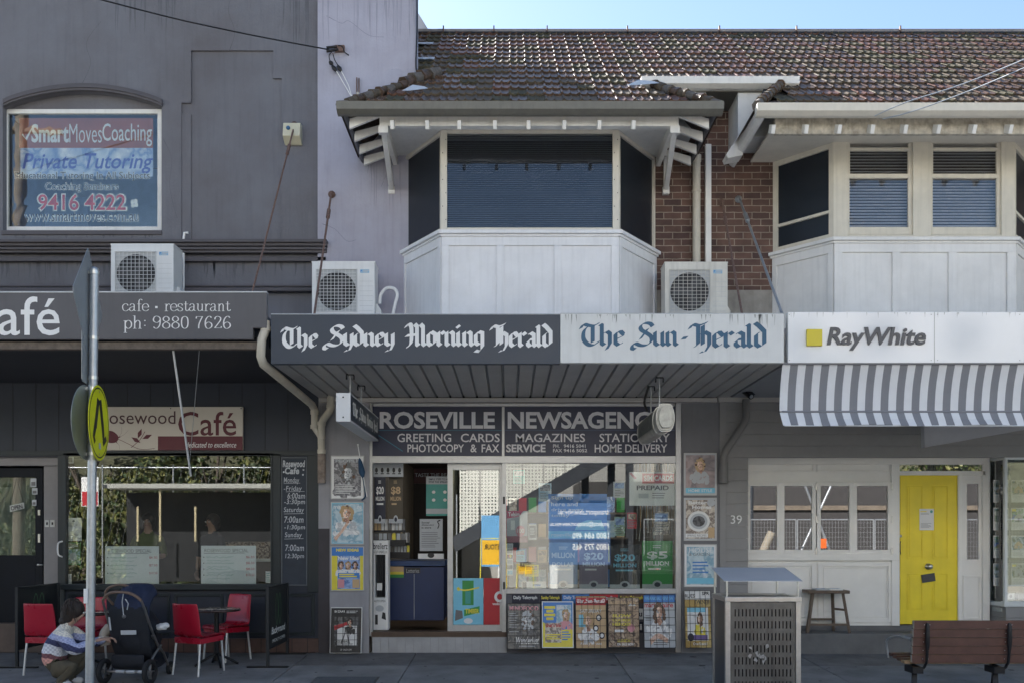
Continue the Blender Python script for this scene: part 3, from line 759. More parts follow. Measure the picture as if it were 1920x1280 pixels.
mb.build("eave_soffit", news, bevel=.004)
for px in (735, 801, 861, 928, 991, 1058, 1124, 1188):
    mb = MB(); x = X(px, -1.46); mb.bar((x, -1.47, 6.655), (x, -1.30, 6.735), .045, .10, white_paint); mb.build("rafter_tail", news)
for sx, xb in ((-1, bx0 - .02), (1, bx1 + .02)):
    for k, y in enumerate((-1.36, -1.0, -.62, -.25)):
        mb = MB(); xe = xb + sx * (.37)
        mb.prism_y([(xb, 6.87), (xe, 6.77), (xe, 6.65), (xb, 6.80)], y - .02, y + .02, white_paint); mb.build("lookout", news)
for px in (734, 1249):
    mb = MB(); x = X(px, -.06); xt = X(720 if px < 900 else 1264, -1.3)
    mb.bar((xt, -1.30, 6.66), (x, -.06, 6.43), .065, .085, white_paint); mb.box(x - .045, x + .045, -.07, -.001, 6.34, 6.44, white_paint); mb.box(x - .03, x + .03, -.05, -.001, 6.441, 6.86, white_paint)
    mb.box(xt - .06, xt + .06, -1.375, -1.30, 6.60, 6.688, white_paint)
    mb.build("eave_bracket", news, bevel=.005)
mb = MB()      # boxed cheek boards under the main gutter
mb.box(X(1262, -.5), X(1323, -.5), -.52, 0, 7.0, roofz(MAIN_Y) - .07, white_paint)
mb.box(X(1180, -.5), PARTY, MAIN_Y, 0, roofz(MAIN_Y) - .07, roofz(MAIN_Y) - .05, gutter_m)
mb.build("cheek_board", news)

# ---- bay windows
def bay(parent, plan, sill_z, head_z, bot_z, paint, frames, panel_edges, frontwin, blind, flank_glass):
    """plan: A wall-left, B front-left, C front-right, D wall-right"""
    A, B, C, Dp = plan
    mb = MB(); mb.prism_z([A, B, C, Dp], bot_z, sill_z - .001, paint)
    bw = mb.build("bay_window", parent)
    for (a, b), edges in (((A, B), None), ((B, C), panel_edges), ((C, Dp), None)):
        fr, L = frame_of(a, b); mb = MB()
        ed = [(u0, u1) for u0, u1 in edges] if edges else [(.07, L - .07)]
        t = .022; zt = sill_z - .19; zb = bot_z + .02
        slab(mb, fr, 0, L, zt, sill_z - .045, 0, t, paint); slab(mb, fr, 0, L, zb - .1, zb + .09, 0, t, paint)
        us = [0] + [q for e in ed for q in e] + [L]
        for k in range(0, len(us), 2): slab(mb, fr, us[k], us[k + 1], zb + .09, zt, 0, t, paint)
        mb.build("panelling", bw, bevel=.003)
    mb = MB()
    for a, b in ((A, B), (B, C), (C, Dp)):
        fr, L = frame_of(a, b); slab(mb, fr, -.03, L + .03, sill_z - .045, sill_z, -.05, .07, paint)
        slab(mb, fr, -.02, L + .02, sill_z - .075, sill_z - .046, -.04, .04, paint)
    mb.build("sill", bw, bevel=.004)
    return bw
def flank(bw, a, b, z0, z1, paint, gl, fw=.05, transom=None):
    fr, L = frame_of(a, b); mb = MB()
    slab(mb, fr, 0, fw, z0, z1, -.06, 0, paint); slab(mb, fr, L - fw, L, z0, z1, -.06, 0, paint); slab(mb, fr, fw, L - fw, z1 - fw, z1, -.06, 0, paint); slab(mb, fr, fw, L - fw, z0, z0 + fw, -.06, 0, paint)
    if transom: slab(mb, fr, fw, L - fw, transom - .02, transom + .02, -.06, 0, paint)
    f = mb.build("window_frame", bw, bevel=.003)
    mb = MB(); slab(mb, fr, fw, L - fw, z0 + fw, z1 - fw, -.04, -.03, gl); mb.build("pane", f)

YB = -.85
nb = [(X(757), 0), (X(828, YB), YB), (X(1160, YB), YB), (X(1229), 0)]
SILL = Z(434, YB)
edges = [(X(a, YB) - nb[1][0], X(b, YB) - nb[1][0]) for a, b in ((842, 931), (945, 1039), (1053, 1146))]
white_bay = mat("bay_white_paint", (.70, .70, .71), .5, var=.10, scale=2.2, streak=.14)
bw = bay(news, nb, SILL, 6.86, 4.25, white_bay, None, edges, None, None, None)
screen_blue = mat("dark_screen", (.006, .010, .018), .35, var=.15)
flank(bw, nb[0], nb[1], SILL, 6.865, cream_paint, screen_blue); flank(bw, nb[2], nb[3], SILL, 6.865, cream_paint, screen_blue)
mb = MB()
ft = 5
mb.pbox(827, 838, 244, 434, YB - .01, .08, cream_paint); mb.pbox(1149, 1161, 244, 434, YB - .01, .08, cream_paint)
mb.pbox(838, 1149, 244, 250, YB, .07, cream_paint); mb.pbox(838, 1149, 427, 434, YB, .07, cream_paint)
for px in (833, 1155):
    for k in range(7): mb.ball(P(px + 3 * (-1) ** k, 262 + k * 25, YB - .012), .007, black_metal, 4)
f = mb.build("window_frame", bw, bevel=.004)
mb = MB(); mb.pbox(838, 1149, 250, 427, YB + .03, .006, glass("bay_glass", .0, tint=(.8, .83, .87), ripple=.05)); mb.build("pane", f)
blind_m = mat("blind_slat", (.21, .21, .225), .45, var=.1, scale=2)
mb = MB()
y0 = YB + .12
for k in range(44):
    z = Z(253, y0) - k * (Z(253, y0) - Z(424, y0)) / 43
    mb.add([(X(838, y0), y0 - .010, z - .011), (X(1149, y0), y0 - .010, z - .011), (X(1149, y0), y0 + .010, z + .009), (X(838, y0), y0 + .010, z + .009)], [(0, 1, 2, 3)], blind_m)
mb.build("venetian_blind", bw)
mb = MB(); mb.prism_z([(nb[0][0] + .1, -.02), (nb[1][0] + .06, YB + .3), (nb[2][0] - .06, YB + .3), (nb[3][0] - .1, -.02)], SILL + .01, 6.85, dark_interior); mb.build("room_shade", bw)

# ---- newsagency canopy
NX0, NX1 = X(508, CANY), X(1470, CANY)
mb = MB()
soffit_m = mat("soffit_metal", (.42, .41, .40), .38, .1, var=.15, scale=2.5, streak=.12)
SZ = Z(682, CANY)
nr = 31
for k in range(nr):
    a = NX0 + (NX1 - NX0) * k / nr; b = NX0 + (NX1 - NX0) * (k + 1) / nr
    mb.prism_y([(a, SZ + .035), (a + .012, SZ), (b - .022, SZ), (b - .010, SZ + .035), (b, SZ + .035), (b, SZ + .045), (a, SZ + .045)], CANY + .03, -.03, soffit_m)
can = mb.build("canopy", news)
mb = MB(); mb.add([(NX0, CANY + .02, 3.96), (NX1, CANY + .02, 3.96), (NX1, 0, 4.25), (NX0, 0, 4.25)], [(0, 1, 2, 3)], galv)
mb.box(NX0, NX1, CANY + .02, CANY + .06, SZ + .05, 3.95, galv); mb.box(NX0, NX0 + .03, CANY + .061, -.01, SZ + .046, 3.95, galv); mb.box(NX1 - .03, NX1, CANY + .061, -.01, SZ + .046, 3.95, galv)
mb.build("canopy_roof", can)
mb = MB(); mb.pbox(598, 1345, 745, 753, -.10, .1, mat("pale_beam", (.42, .40, .38), .5, var=.1)); mb.pbox(700, 1265, 755, 761, -.04, .04, alu); mb.build("wall_beam", can, bevel=.004)
# pilasters
mb = MB()
mb.pbox(597, 692, 660, 990, -.02, .3, grey_render); mb.pbox(597, 692, 990, 1224, -.02, .3, dark_render)
mb.pbox(618, 692, 752, 1224, -.03, .009, grey_render)
mb.build("pilaster", news)
mb = MB(); mb.pbox(1278, 1352, 660, 1224, -.02, .3, mat("charcoal_render", (.17, .17, .18), .65, var=.15, scale=3, streak=.1)); mb.build("pilaster", news)
# shopfront frame
FY = .04
mb = MB()
mb.pbox(690, 698, 752, 1192, FY - .03, .09, alu); mb.pbox(1267, 1279, 752, 1222, FY - .03, .09, alu); mb.pbox(698, 1267, 854, 867, FY - .03, .09, alu); mb.pbox(941, 949, 867, 1215, FY - .03, .09, alu)
mb.pbox(949, 1267, 1103, 1112, FY - .03, .09, alu); mb.pbox(941, 946, 760, 854, FY - .02, .05, alu); mb.pbox(684, 690, 752, 1222, FY - .02, .06, alu)
for py in (930, 1090, 1185): mb.pbox(943, 947, py, py + 14, FY - .036, .007, black_metal)
mb.build("shopfront_frame", news, bevel=.003)
mb = MB(); mb.pbox(949, 1267, 867, 1103, FY + .02, .008, glass("news_glass", .06)); mb.build("pane", news)
mb = MB(); mb.pbox(698, 950, 1191, 1224, .0, .12, mat("grey_step", (.3, .3, .3), .5, var=.1))
tile_m = mat("step_tile", (.36, .36, .365), .35, var=.18, scale=3)
for k in range(16): mb.pbox(698 + k * 15.6, 712.6 + k * 15.6, 1195, 1222, -.006, .006, tile_m)
mb.pbox(696, 950, 1184, 1193, -.01, .2, mat("timber_threshold", (.09, .055, .035), .6, var=.25))
mb.build("entry_step", news)
mb = MB(); mb.pbox(949, 1279, 1112, 1224, FY, .06, mat("stall_riser", (.10, .10, .115), .6, var=.2)); mb.build("stall_riser", news)
# sliding glass door
mb = MB(); DY = .13
mb.pbox(839, 849, 867, 1190, DY, .05, alu); mb.pbox(936, 945, 867, 1190, DY, .05, alu); mb.pbox(849, 936, 867, 880, DY, .05, alu); mb.pbox(849, 936, 1171, 1190, DY, .05, alu)
sd = mb.build("sliding_door", news, bevel=.003)
mb = MB(); mb.pbox(849, 936, 880, 1171, DY + .02, .008, glass("door_glass_clear", .10)); mb.build("pane", sd)
# shop interior
mb = MB()
ix0, ix1 = X(692, .15), X(1275, .15)
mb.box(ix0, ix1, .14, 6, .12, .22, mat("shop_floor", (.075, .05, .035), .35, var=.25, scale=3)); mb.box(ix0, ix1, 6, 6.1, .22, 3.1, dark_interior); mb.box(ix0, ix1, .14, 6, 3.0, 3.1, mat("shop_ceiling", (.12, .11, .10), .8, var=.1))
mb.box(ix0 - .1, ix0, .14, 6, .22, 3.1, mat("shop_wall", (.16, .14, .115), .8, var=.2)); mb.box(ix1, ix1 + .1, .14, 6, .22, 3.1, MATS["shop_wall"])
mb.build("shop_room", news)
mb = MB()
for x, y in ((1.45, 1.2), (2.05, 2.4), (.4, 2.0), (-.9, 3.4)):
    mb.box(x - .45, x + .45, y - .05, y + .05, 2.93, 2.97, emit("ceiling_tube", (1, .95, .86), 5.0)); mb.box(x - .5, x + .5, y - .09, y + .09, 2.971, 2.999, white_paint)
mb.build("ceiling_light", news)

# ================================================================== estate agency building
grey_board = mat("grey_weatherboard", (.25, .245, .242), .6, var=.08, scale=4)
agency = thing("estate_agency_building", (X(1650), 0, 0), "estate agency with grey weatherboards, yellow door and white upper bay", "building")
def clip_ag(y):
    if y < MAIN_Y: k = (y - EAVE_Y) / (MAIN_Y - EAVE_Y); return (X(1415, EAVE_Y) + .06 + .6 * k, 12)
    return (PARTY, 12)
mb = MB(); tiled_roof(mb, clip_ag, X(1415, EAVE_Y), 9.2)
AGL = X(1415, EAVE_Y)
mb.add([(AGL, EAVE_Y, EAVE_Z - .03), (12, EAVE_Y, EAVE_Z - .03), (12, RIDGE_Y, roofz(RIDGE_Y) - .03), (AGL + 1.6, RIDGE_Y, roofz(RIDGE_Y) - .03)], [(0, 1, 2, 3)], under)
mb.add([(PARTY, RIDGE_Y, roofz(RIDGE_Y) - .03), (12, RIDGE_Y, roofz(RIDGE_Y) - .03), (12, RIDGE_Y + 6, roofz(RIDGE_Y) - 4.6), (PARTY, RIDGE_Y + 6, roofz(RIDGE_Y) - 4.6)], [(0, 1, 2, 3)], under)
aroof = mb.build("roof", agency)
mb = MB(); mb.tube([(PARTY, RIDGE_Y, roofz(RIDGE_Y)), (12, RIDGE_Y, roofz(RIDGE_Y))], .075, ridge_m, 12); mb.box(PARTY, 12, RIDGE_Y - .10, RIDGE_Y - .03, roofz(RIDGE_Y) - .06, roofz(RIDGE_Y) - .015, black_metal)
for px in (1495, 1690): mb.box(X(px, 2.4) - .01, X(px, 2.4) + .01, RIDGE_Y - .1, RIDGE_Y - .06, roofz(RIDGE_Y) - .05, roofz(RIDGE_Y) + .085, rust)
mb.build("ridge_cap", aroof)
mb = MB()
pts = [Vector((AGL + .04 + .6 * k / 9, EAVE_Y + (MAIN_Y - EAVE_Y) * k / 9, roofz(EAVE_Y + (MAIN_Y - EAVE_Y) * k / 9) + .045 + random.uniform(-.012, .02))) for k in range(10)]
for q in range(0, 9): mb.tube([pts[q] - (pts[q + 1] - pts[q]) * .25, pts[q + 1]], [.068, .045], (hipm, tiles[3], tiles[0])[q % 3], 7)
mb.add([(AGL, EAVE_Y, EAVE_Z), (AGL + .66, MAIN_Y, roofz(MAIN_Y)), (AGL + .66, 0, roofz(MAIN_Y) + .1), (AGL, 0, EAVE_Z)], [(0, 1, 2, 3)], tiles[0])
mb.build("hip_cap", aroof)
mb = MB(); gutter(mb, AGL, 12, EAVE_Y, EAVE_Z - .06, cream_paint); mb.prism_y([(AGL + a * .6 + .12, EAVE_Z - .06 + b) for a, b in gp], EAVE_Y + .001, -.02, white_paint); mb.build("gutter", agency)
mb = MB(); mb.box(AGL + .35, 12, -1.30, -.001, 6.80, 6.83, cream_paint); mb.box(AGL + .3, 12, -1.34, -1.28, 6.60, 6.799, mat("peeling_cream", (.5, .46, .38), .7, var=.4, scale=10, tint=(.12, .08, .05), streak=.5)); mb.build("eave_soffit", agency)
for px in (1450, 1512, 1574, 1636, 1698, 1760, 1827, 1895, 1962):
    mb = MB(); x = X(px, -1.46); mb.bar((x, -1.47, 6.60), (x, -1.345, 6.66), .045, .10, white_paint); mb.build("rafter_tail", agency)
mb = MB(); mb.box(X(1383, -.5), X(1490, -.5), -.52, 0, Z(258, -.5), roofz(MAIN_Y) - .07, white_paint)
mb.prism_y([(X(1383, -.5), Z(258, -.5)), (X(1361, -.5), Z(291, -.5)), (X(1364, -.5), Z(298, -.5)), (X(1392, -.5), Z(292, -.5)), (X(1392, -.5), Z(258, -.5))], -.52, -.3, white_paint)
mb.build("cheek_board", agency)
mb = MB(); mb.box(X(1452), 12, 0, .25, 4.0, 8.0, bricks); mb.build("upper_wall", agency)
YC = -.65
ab = [(X(1449), 0), (X(1563, YC), YC), (X(1903, YC), YC), (X(1903, YC) + .6, 0)]
AS = Z(447, YC)
edges = [(X(a, YC) - ab[1][0], X(b, YC) - ab[1][0]) for a, b in ((1579, 1672), (1687, 1777), (1793, 1887))]
cream_bay = mat("bay_cream_paint", (.68, .67, .65), .5, var=.10, scale=2.2, streak=.14)
bw2 = bay(agency, ab, AS, 6.8, 4.25, cream_bay, None, edges, None, None, None)
mb = MB()
frame_m = mat("sash_cream", (.60, .56, .47), .5, var=.1, scale=4, streak=.15)
for a, b in ((1563, 1590), (1712, 1746), (1878, 1903)): mb.pbox(a, b, 236, 447, YC, .1, frame_m)
mb.pbox(1590, 1712, 236, 246, YC, .1, frame_m); mb.pbox(1746, 1878, 236, 246, YC, .1, frame_m); mb.pbox(1590, 1712, 440, 447, YC, .1, frame_m); mb.pbox(1746, 1878, 440, 447, YC, .1, frame_m)
f = mb.build("window_frame", bw2, bevel=.004)
for a in (1590, 1746):
    b = a + (122 if a < 1700 else 132)
    mb = MB(); y = YC + .03
    mb.pbox(a, a + 4, 246, 334, y, .04, frame_m); mb.pbox(b - 9, b, 246, 440, y, .04, frame_m); mb.pbox(a + 4, b - 9, 277, 283, y, .04, frame_m); mb.pbox(a, b - 9, 326, 334, y - .02, .06, frame_m)
    mb.pbox(a, a + 3, 334, 440, y - .01, .04, frame_m); mb.pbox(a + 3, b - 9, 426, 440, y - .01, .04, frame_m)
    s_ = mb.build("sash", bw2, bevel=.003)
    mb = MB(); mb.pbox(a + 3, b - 9, 246, 326, y + .02, .006, glass("sash_glass", .0, tint=(.92, .93, .95))); mb.pbox(a + 3, b - 9, 334, 426, y + .012, .006, MATS["sash_glass"]); mb.build("pane", s_)
    mb = MB(); y = YC + .13
    for k in range(32):
        z = Z(249, y) - k * (Z(249, y) - Z(424, y)) / 31
        mb.add([(X(a, y), y - .012, z - .015), (X(b, y), y - .012, z - .015), (X(b, y), y + .012, z + .011), (X(a, y), y + .012, z + .011)], [(0, 1, 2, 3)], mat("grey_blind", (.60, .59, .60), .5, var=.1, scale=2))
    mb.build("venetian_blind", bw2)
flank(bw2, ab[0], ab[1], AS, 6.8, frame_m, screen_blue, .07, 5.9); flank(bw2, ab[2], ab[3], AS, 6.8, frame_m, screen_blue, .07, 5.9)
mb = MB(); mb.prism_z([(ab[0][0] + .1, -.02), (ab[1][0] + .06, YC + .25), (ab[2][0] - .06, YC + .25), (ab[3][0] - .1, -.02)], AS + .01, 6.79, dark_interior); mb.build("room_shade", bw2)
# canopy slab behind the awning
mb = MB(); mb.box(X(1474, CANY), 12, CANY + .12, 0, SZ, SZ + .03, mat("agency_soffit", (.30, .31, .33), .6, var=.08)); mb.box(X(1474, CANY), 12, CANY + .1, 0, SZ + .031, 3.95, white_paint)
mb.pbox(1347, 1540, 744, 753, -.06, .06, MATS["pale_beam"])
mb.prism_y([(X(1733, -.9), Z(792, -.9)), (X(1734, -.9), Z(838, -.9)), (X(1925, -.9), Z(804, -.9)), (X(1960, -.9), Z(760, -.9))], -.9, -.8, mat("grey_bulkhead", (.36, .37, .40), .6, var=.06))
mb.build("canopy", agency)
# ground floor weatherboards
mb = MB()
def boards(px0, px1, pya, pyb, y=0.0):
    n = max(1, round((pyb - pya) / 22.2)); h = (pyb - pya) / n
    for k in range(n):
        a, b = pya + k * h, pya + (k + 1) * h
        x0, x1, z1, z0 = X(px0, y), X(px1, y), Z(a, y), Z(b, y)
        mb.prism_x([(y - .022, z0), (y - .012, z1 - .002), (y + .05, z1 - .002), (y + .05, z0)], x0, x1, grey_board)
boards(1350, 1990, 660, 857); boards(1350, 1402, 857, 1224)
mb.pbox(1350, 1361, 752, 1224, -.035, .03, grey_board)
mb.build("weatherboards", agency)
JY = .28
mb = MB()
def jb(a, b, c, d, y=JY, t=.1, m=joinery): mb.pbox(a, b, c, d, y, t, m)
jb(1398, 1856, 853, 870, JY - .03); jb(1398, 1684, 870, 912)
for a, b in ((1400, 1527), (1532, 1672)): frame4(mb, a, b, 865, 884, 3, JY - .015, .015, joinery)
jb(1398, 1687, 1037, 1050, JY - .05, .15); jb(1398, 1684, 1050, 1172)
jb(1672, 1687, 870, 1172, JY - .035, .035); jb(1843, 1856, 870, 1172, JY - .035, .1); jb(1687, 1848, 882, 890, JY - .035, .1)
for a, b in ((1400, 1530), (1534, 1674)):
    frame4(mb, a, b, 1053, 1166, 8, JY - .02, .02, joinery); frame4(mb, a + 10, b - 10, 1063, 1156, 2, JY - .012, .012, joinery)
mb.build("joinery_frame", agency, bevel=.003)
for a, b in ((1400, 1464), (1464, 1530), (1532, 1600), (1600, 1672)):
    mb = MB(); w0 = 5 if a != 1400 else 4
    frame4(mb, a, b, 903, 1039, 7, JY - .045, .044, joinery, bottom=9)
    lf = mb.build("bifold_leaf", agency, bevel=.003)
    mb = MB(); mb.pbox(a + 7, b - 7, 910, 1030, JY - .02, .008, glass("bifold_glass", .22, tint=(.5, .5, .5))); mb.build("pane", lf)
    if a in (1464, 1600):
        mb = MB()
        for py in (905, 966, 1026): mb.pbox(b - 1, b + 2.5, py, py + 13, JY - .056, .01, steel)
        mb.build("hinge", lf)
mb = MB(); mb.pbox(1400, 1672, 905, 1037, JY + .35, .02, mat("dim_room", (.03, .026, .022), .8, var=.3)); mb.build("window_room", agency)
mb = MB(); mb.pbox(1687, 1843, 868, 882, JY - .01, .008, MATS["bifold_glass"]); mb.pbox(1687, 1843, 866, 884, JY + .05, .02, MATS["dim_room"]); mb.build("transom_pane", agency)
# yellow door
yellow = mat("yellow_gloss", (.84, .66, .022), .4, var=.08, scale=3, streak=.06)
mb = MB(); jy = JY - .01
jb(1688, 1800, 890, 1169, jy, .05, yellow)
for a, b, c, d in ((1701, 1731, 909, 1047), (1748, 1778, 909, 1047), (1701, 1731, 1074, 1143), (1748, 1778, 1074, 1143)):
    frame4(mb, a, b, c, d, 2.2, jy - .008, .008, yellow); mb.pbox(a + 4, b - 4, c + 4, d - 4, jy - .006, .006, yellow)
dr = mb.build("door", agency, bevel=.002)
mb = MB(); k = P(1740, 1061, jy); mb.lathe([(.045, 0), (.045, -.012), (.02, -.018), (.016, -.045), (.035, -.055), (.038, -.075), (.022, -.09), (0, -.093)], k, steel, 20, 'y'); mb.build("door_knob", dr)
mb = MB(); mb.lathe([(.02, 0), (.02, -.012), (.006, -.016), (0, -.017)], P(1688, 1004, jy), steel, 14, 'y'); mb.tube([P(1689, 1014, jy - .005), P(1688, 1018, jy - .03), P(1688, 1033, jy - .03), P(1689, 1038, jy - .005)], .006, black_metal, 6); mb.build("door_lock", dr)
mb = MB()
s_fr = pfront(jy - .012)
mb.add([s_fr(a, b, w) for w in (0, .006) for a, b in ((1727, 1077), (1752, 1073), (1754, 1088), (1729, 1092))], [(3, 2, 1, 0), (4, 5, 6, 7), (0, 1, 5, 4), (1, 2, 6, 5), (2, 3, 7, 6), (3, 0, 4, 7)], mat("dark_plate", (.05, .05, .055), .5, var=.1)); mb.build("letter_plate", dr)
# sidelight
mb = MB(); jb(1800, 1845, 890, 906, JY); jb(1800, 1813, 906, 1048, JY); jb(1835, 1845, 906, 1048, JY); jb(1800, 1845, 1048, 1172, JY); frame4(mb, 1806, 1840, 1078, 1160, 4, JY - .012, .012, joinery); jb(1797, 1803, 888, 1172, JY - .04, .04)
sl_ = mb.build("sidelight", agency, bevel=.003)
mb = MB(); mb.pbox(1813, 1835, 906, 1048, JY + .01, .008, MATS["bifold_glass"]); mb.pbox(1812, 1836, 904, 1050, JY + .07, .02, MATS["dim_room"]); mb.build("pane", sl_)
# display window on the right with its return
mb = MB()
wx = X(1885); rx = X(1855, JY + .05)
pale = mat("pale_frame", (.62, .65, .65), .4, var=.04)
mb.box(wx - .02, wx + .02, -.02, .03, Z(1132), Z(856), pale); mb.box(wx + .02, 12, -.02, .03, Z(861), Z(855), pale); mb.box(wx - .04, 12, -.05, .04, Z(1136), Z(1126), pale)
fr, L = frame_of((rx, JY + .05), (wx, 0))
slab(mb, fr, 0, L, Z(1136), Z(1128), -.03, .02, pale); slab(mb, fr, 0, L, Z(861), Z(855), -.03, .02, pale); slab(mb, fr, 0, .03, Z(1132), Z(856), -.02, .02, pale)
dw = mb.build("display_window", agency, bevel=.003)
mb = MB(); mb.box(wx + .02, 12, 0, .008, Z(1126), Z(861), glass("display_glass", .10)); slab(mb, fr, .03, L - .02, Z(1128), Z(861), 0, .008, MATS["display_glass"]); mb.build("pane", dw)
mb = MB()
for k in range(4):
    z0, z1 = .02 + (Z(1136) - .02) * k / 4, .02 + (Z(1136) - .02) * (k + 1) / 4 - .004
    mb.box(wx - .01, 12, -.03, .04, z0, z1, grey_board); slab(mb, fr, 0, L - .03, z0, z1, -.03, .01, grey_board)
mb.build("window_base", dw)
mb = MB(); mb.box(rx - .3, 12, 1.6, 1.7, .2, 2.9, mat("pale_room", (.34, .36, .35), .8, var=.1)); mb.box(rx, 12, .05, 1.6, Z(1140) - .05, Z(1140), mat("display_floor", (.36, .38, .37), .6, var=.08)); mb.box(rx, 12, .05, 1.6, Z(852), Z(852) + .05, MATS["pale_room"])
mb.box(rx - .02, rx + .0, JY + .1, 1.6, .2, 2.9, MATS["pale_room"]); mb.build("display_room", dw)
# front step / porch
mb = MB(); step_m = mat("porch_concrete", (.13, .13, .13), .8, var=.2, scale=4); mb.box(X(1402), X(1870), -.10, JY, -.05, Z(1187, -.1), step_m); mb.box(X(1402), X(1858), JY, JY + .3, -.05, Z(1171, JY) , step_m)
mb.build("entry_step", agency, bevel=.006)
for par, xa, xb in ((cafe, X(-900), X(597) - .01), (news, X(597), PARTY - .01), (agency, PARTY, 12)):
    mb = MB(); mb.box(xa, xb, 8.4, 8.6, 0, 7.0 if par is not cafe else 11.2, bricks); mb.box(xa, xb, .26 if par is not cafe else .31, 8.39, 4.02, 4.1, dark_interior)
    if par is cafe: mb.box(xa, xb, .31, 8.39, 11.0, 11.2, slate); mb.box(xa - .2, xa, .31, 8.39, 0, 11.2, slate)
    mb.build("rear_wall", par)
mb = MB(); mb.box(12, 12.2, 0, 8.4, 0, 8, bricks); mb.build("end_wall", agency)
rs = random.Random(41)
def stains(par, m, y, spots, n, px, py, ln, wd):
    mb = MB(); pf = pfront(y)
    for k in range(n):
        x = rs.uniform(*px); a = py(x) if callable(py) else py; l = rs.uniform(*ln); w_ = rs.uniform(*wd)
        mb.line(pf, [(x, a), (x + rs.uniform(-1, 1), a + l * .5), (x + rs.uniform(-2, 2), a + l)], [w_, w_ * .7, .1], m, .0006 + (k % 7) * .0003)
    mb.build("run_stain", par)
dirt_s, dirt_m = mat("slate_run", (.105, .106, .12), .85, var=.25, scale=3), mat("mauve_run", (.29, .285, .335), .85, var=.2, scale=3)
stains(cafe, dirt_s, .02, None, 46, (-20, 590), 490, (10, 40), (2, 7)); stains(cafe, dirt_s, 0, None, 16, (20, 300), 441, (3, 7), (2, 6)); stains(cafe, dirt_s, 0, None, 18, (200, 330), -20, (30, 90), (2, 5)); stains(cafe, dirt_s, 0, None, 12, (530, 596), -20, (40, 140), (2, 5))
stains(news, dirt_m, -.05, None, 22, (602, 778), -20, (25, 110), (1.5, 4)); stains(news, dirt_m, -.05, None, 14, (690, 755), 300, (20, 110), (2, 5)); stains(news, mat("pilaster_run", (.25, .245, .26), .8, var=.2), -.03, None, 14, (600, 616), 760, (20, 120), (1.5, 3))
mb = MB(); pf = pfront(-.0508); ck = mat("hairline_crack", (.12, .115, .13), .9, var=0)
for c in ([(612, 30), (640, 44), (655, 40), (690, 66), (720, 70)], [(740, 220), (728, 260), (733, 300), (715, 350)], [(604, 420), (628, 430), (650, 452), (668, 450)]): mb.line(pf, c, [.5, .8, .6, .4], ck, 0, 5)
mb.build("hairline_crack", news)
mb = MB(); pf = pfront(-.0006)
for c in ([(430, 96), (440, 60), (428, 20), (436, -10)], [(306, 260), (322, 300), (318, 350), (332, 410)], [(150, 165), (170, 120), (162, 80), (190, 40)]): mb.line(pf, c, [.4, .7, .5, .3], mat("slate_crack", (.05, .05, .055), .9, var=0), 0, 5)
mb.build("hairline_crack", cafe)
# pale parapet of the building behind, over the tiles
mb = MB(); b2 = 3.4
mb.prism_y([(X(770, 3.4), Z(10, 3.4)), (X(775, 3.4), Z(10, 3.4)), (X(808, 3.4), Z(64, 3.4)), (X(808, 3.4), Z(90, 3.4)), (X(770, 3.4), Z(90, 3.4))], 3.4, 6.0, mat("pale_parapet", (.45, .48, .52), .7, var=.1))
pp = mb.build("rear_parapet", loc=(X(780), 3.4, 8)); tag(pp, "pale grey sloping parapet just showing behind the mauve wall", "parapet")
# ================================================================== fascia signs
def sign_thing(name, px, py, y, label, cat="sign", group=None): return thing(name, tuple(P(px, py, y)), label, cat, group)
charcoal = mat("charcoal_sign", (.080, .078, .086), .45, var=.1, scale=3, streak=.12)
t = sign_thing("fascia_sign", 250, 592, CANY, "charcoal cafe fascia sign with white phone number on the canopy edge")
mb = MB(); mb.ppoly([(-900, 548), (500, 548), (500, 615), (474, 615), (474, 636), (-900, 636)], CANY - .06, .07, charcoal); mb.pbox(-900, 500, 546, 549, CANY - .065, .08, galv); mb.build("board", t, bevel=.004)
mb = MB(); pf = pfront(CANY - .062)
mb.text("Café", pf, pb(-76, 112, 556, 629), letter_white, bold=.004)
mb.strokes("cafe . restaurant", SERIF, pf, pb(229, 433, 561, 584), letter_white, a=.062, b=.022, ang=0)
mb.strokes("ph: 9880 7626", SERIF, pf, pb(231, 433, 592, 624), letter_white, a=.066, b=.024, ang=0)
mb.build("lettering", t)
ink = mat("sign_ink_navy", (.022, .033, .052), .42, var=.08, scale=3)
t = sign_thing("fascia_sign", 780, 636, CANY, "dark navy newspaper fascia sign with white blackletter title")
mb = MB(); mb.pbox(508, 1050, 589, 682, CANY - .06, .07, ink); mb.pbox(508, 1050, 588, 590, CANY - .064, .08, galv); mb.build("board", t, bevel=.004)
mb = MB(); pf = pfront(CANY - .062)
for s, b in (("The", (525, 597, 611, 660)), ("Sydney", (604, 740, 608, 660)), ("Morning", (757, 908, 605, 661)), ("Herald", (917, 1036, 605, 661))):
    mb.strokes(s, BLACK, pf, pb(*b), letter_white, a=.165, b=.03, ang=38)
mb.build("lettering", t)
dirty_white = mat("dirty_white_sign", (.60, .61, .60), .4, var=.06, scale=4, streak=.14)
teal_ink = mat("teal_ink", (.018, .085, .16), .45, var=.15, scale=6)
t = sign_thing("fascia_sign", 1260, 634, CANY, "stained white newspaper fascia sign with teal blackletter title")
mb = MB(); mb.pbox(1050.6, 1470, 588, 680, CANY - .062, .07, dirty_white); mb.pbox(1050.6, 1470, 587, 589, CANY - .064, .08, galv); mb.build("board", t, bevel=.004)
mb = MB(); pf = pfront(CANY - .064)
for s, b in (("The", (1085, 1172, 604, 657)), ("Sun", (1181, 1273, 603, 657)), ("-", (1276, 1291, 630, 637)), ("Herald", (1289, 1437, 602, 663))):
    mb.strokes(s, BLACK, pf, pb(*b), teal_ink, a=.15, b=.028, ang=38)
grime = mat("grime", (.30, .31, .29), .7, var=.3, scale=30)
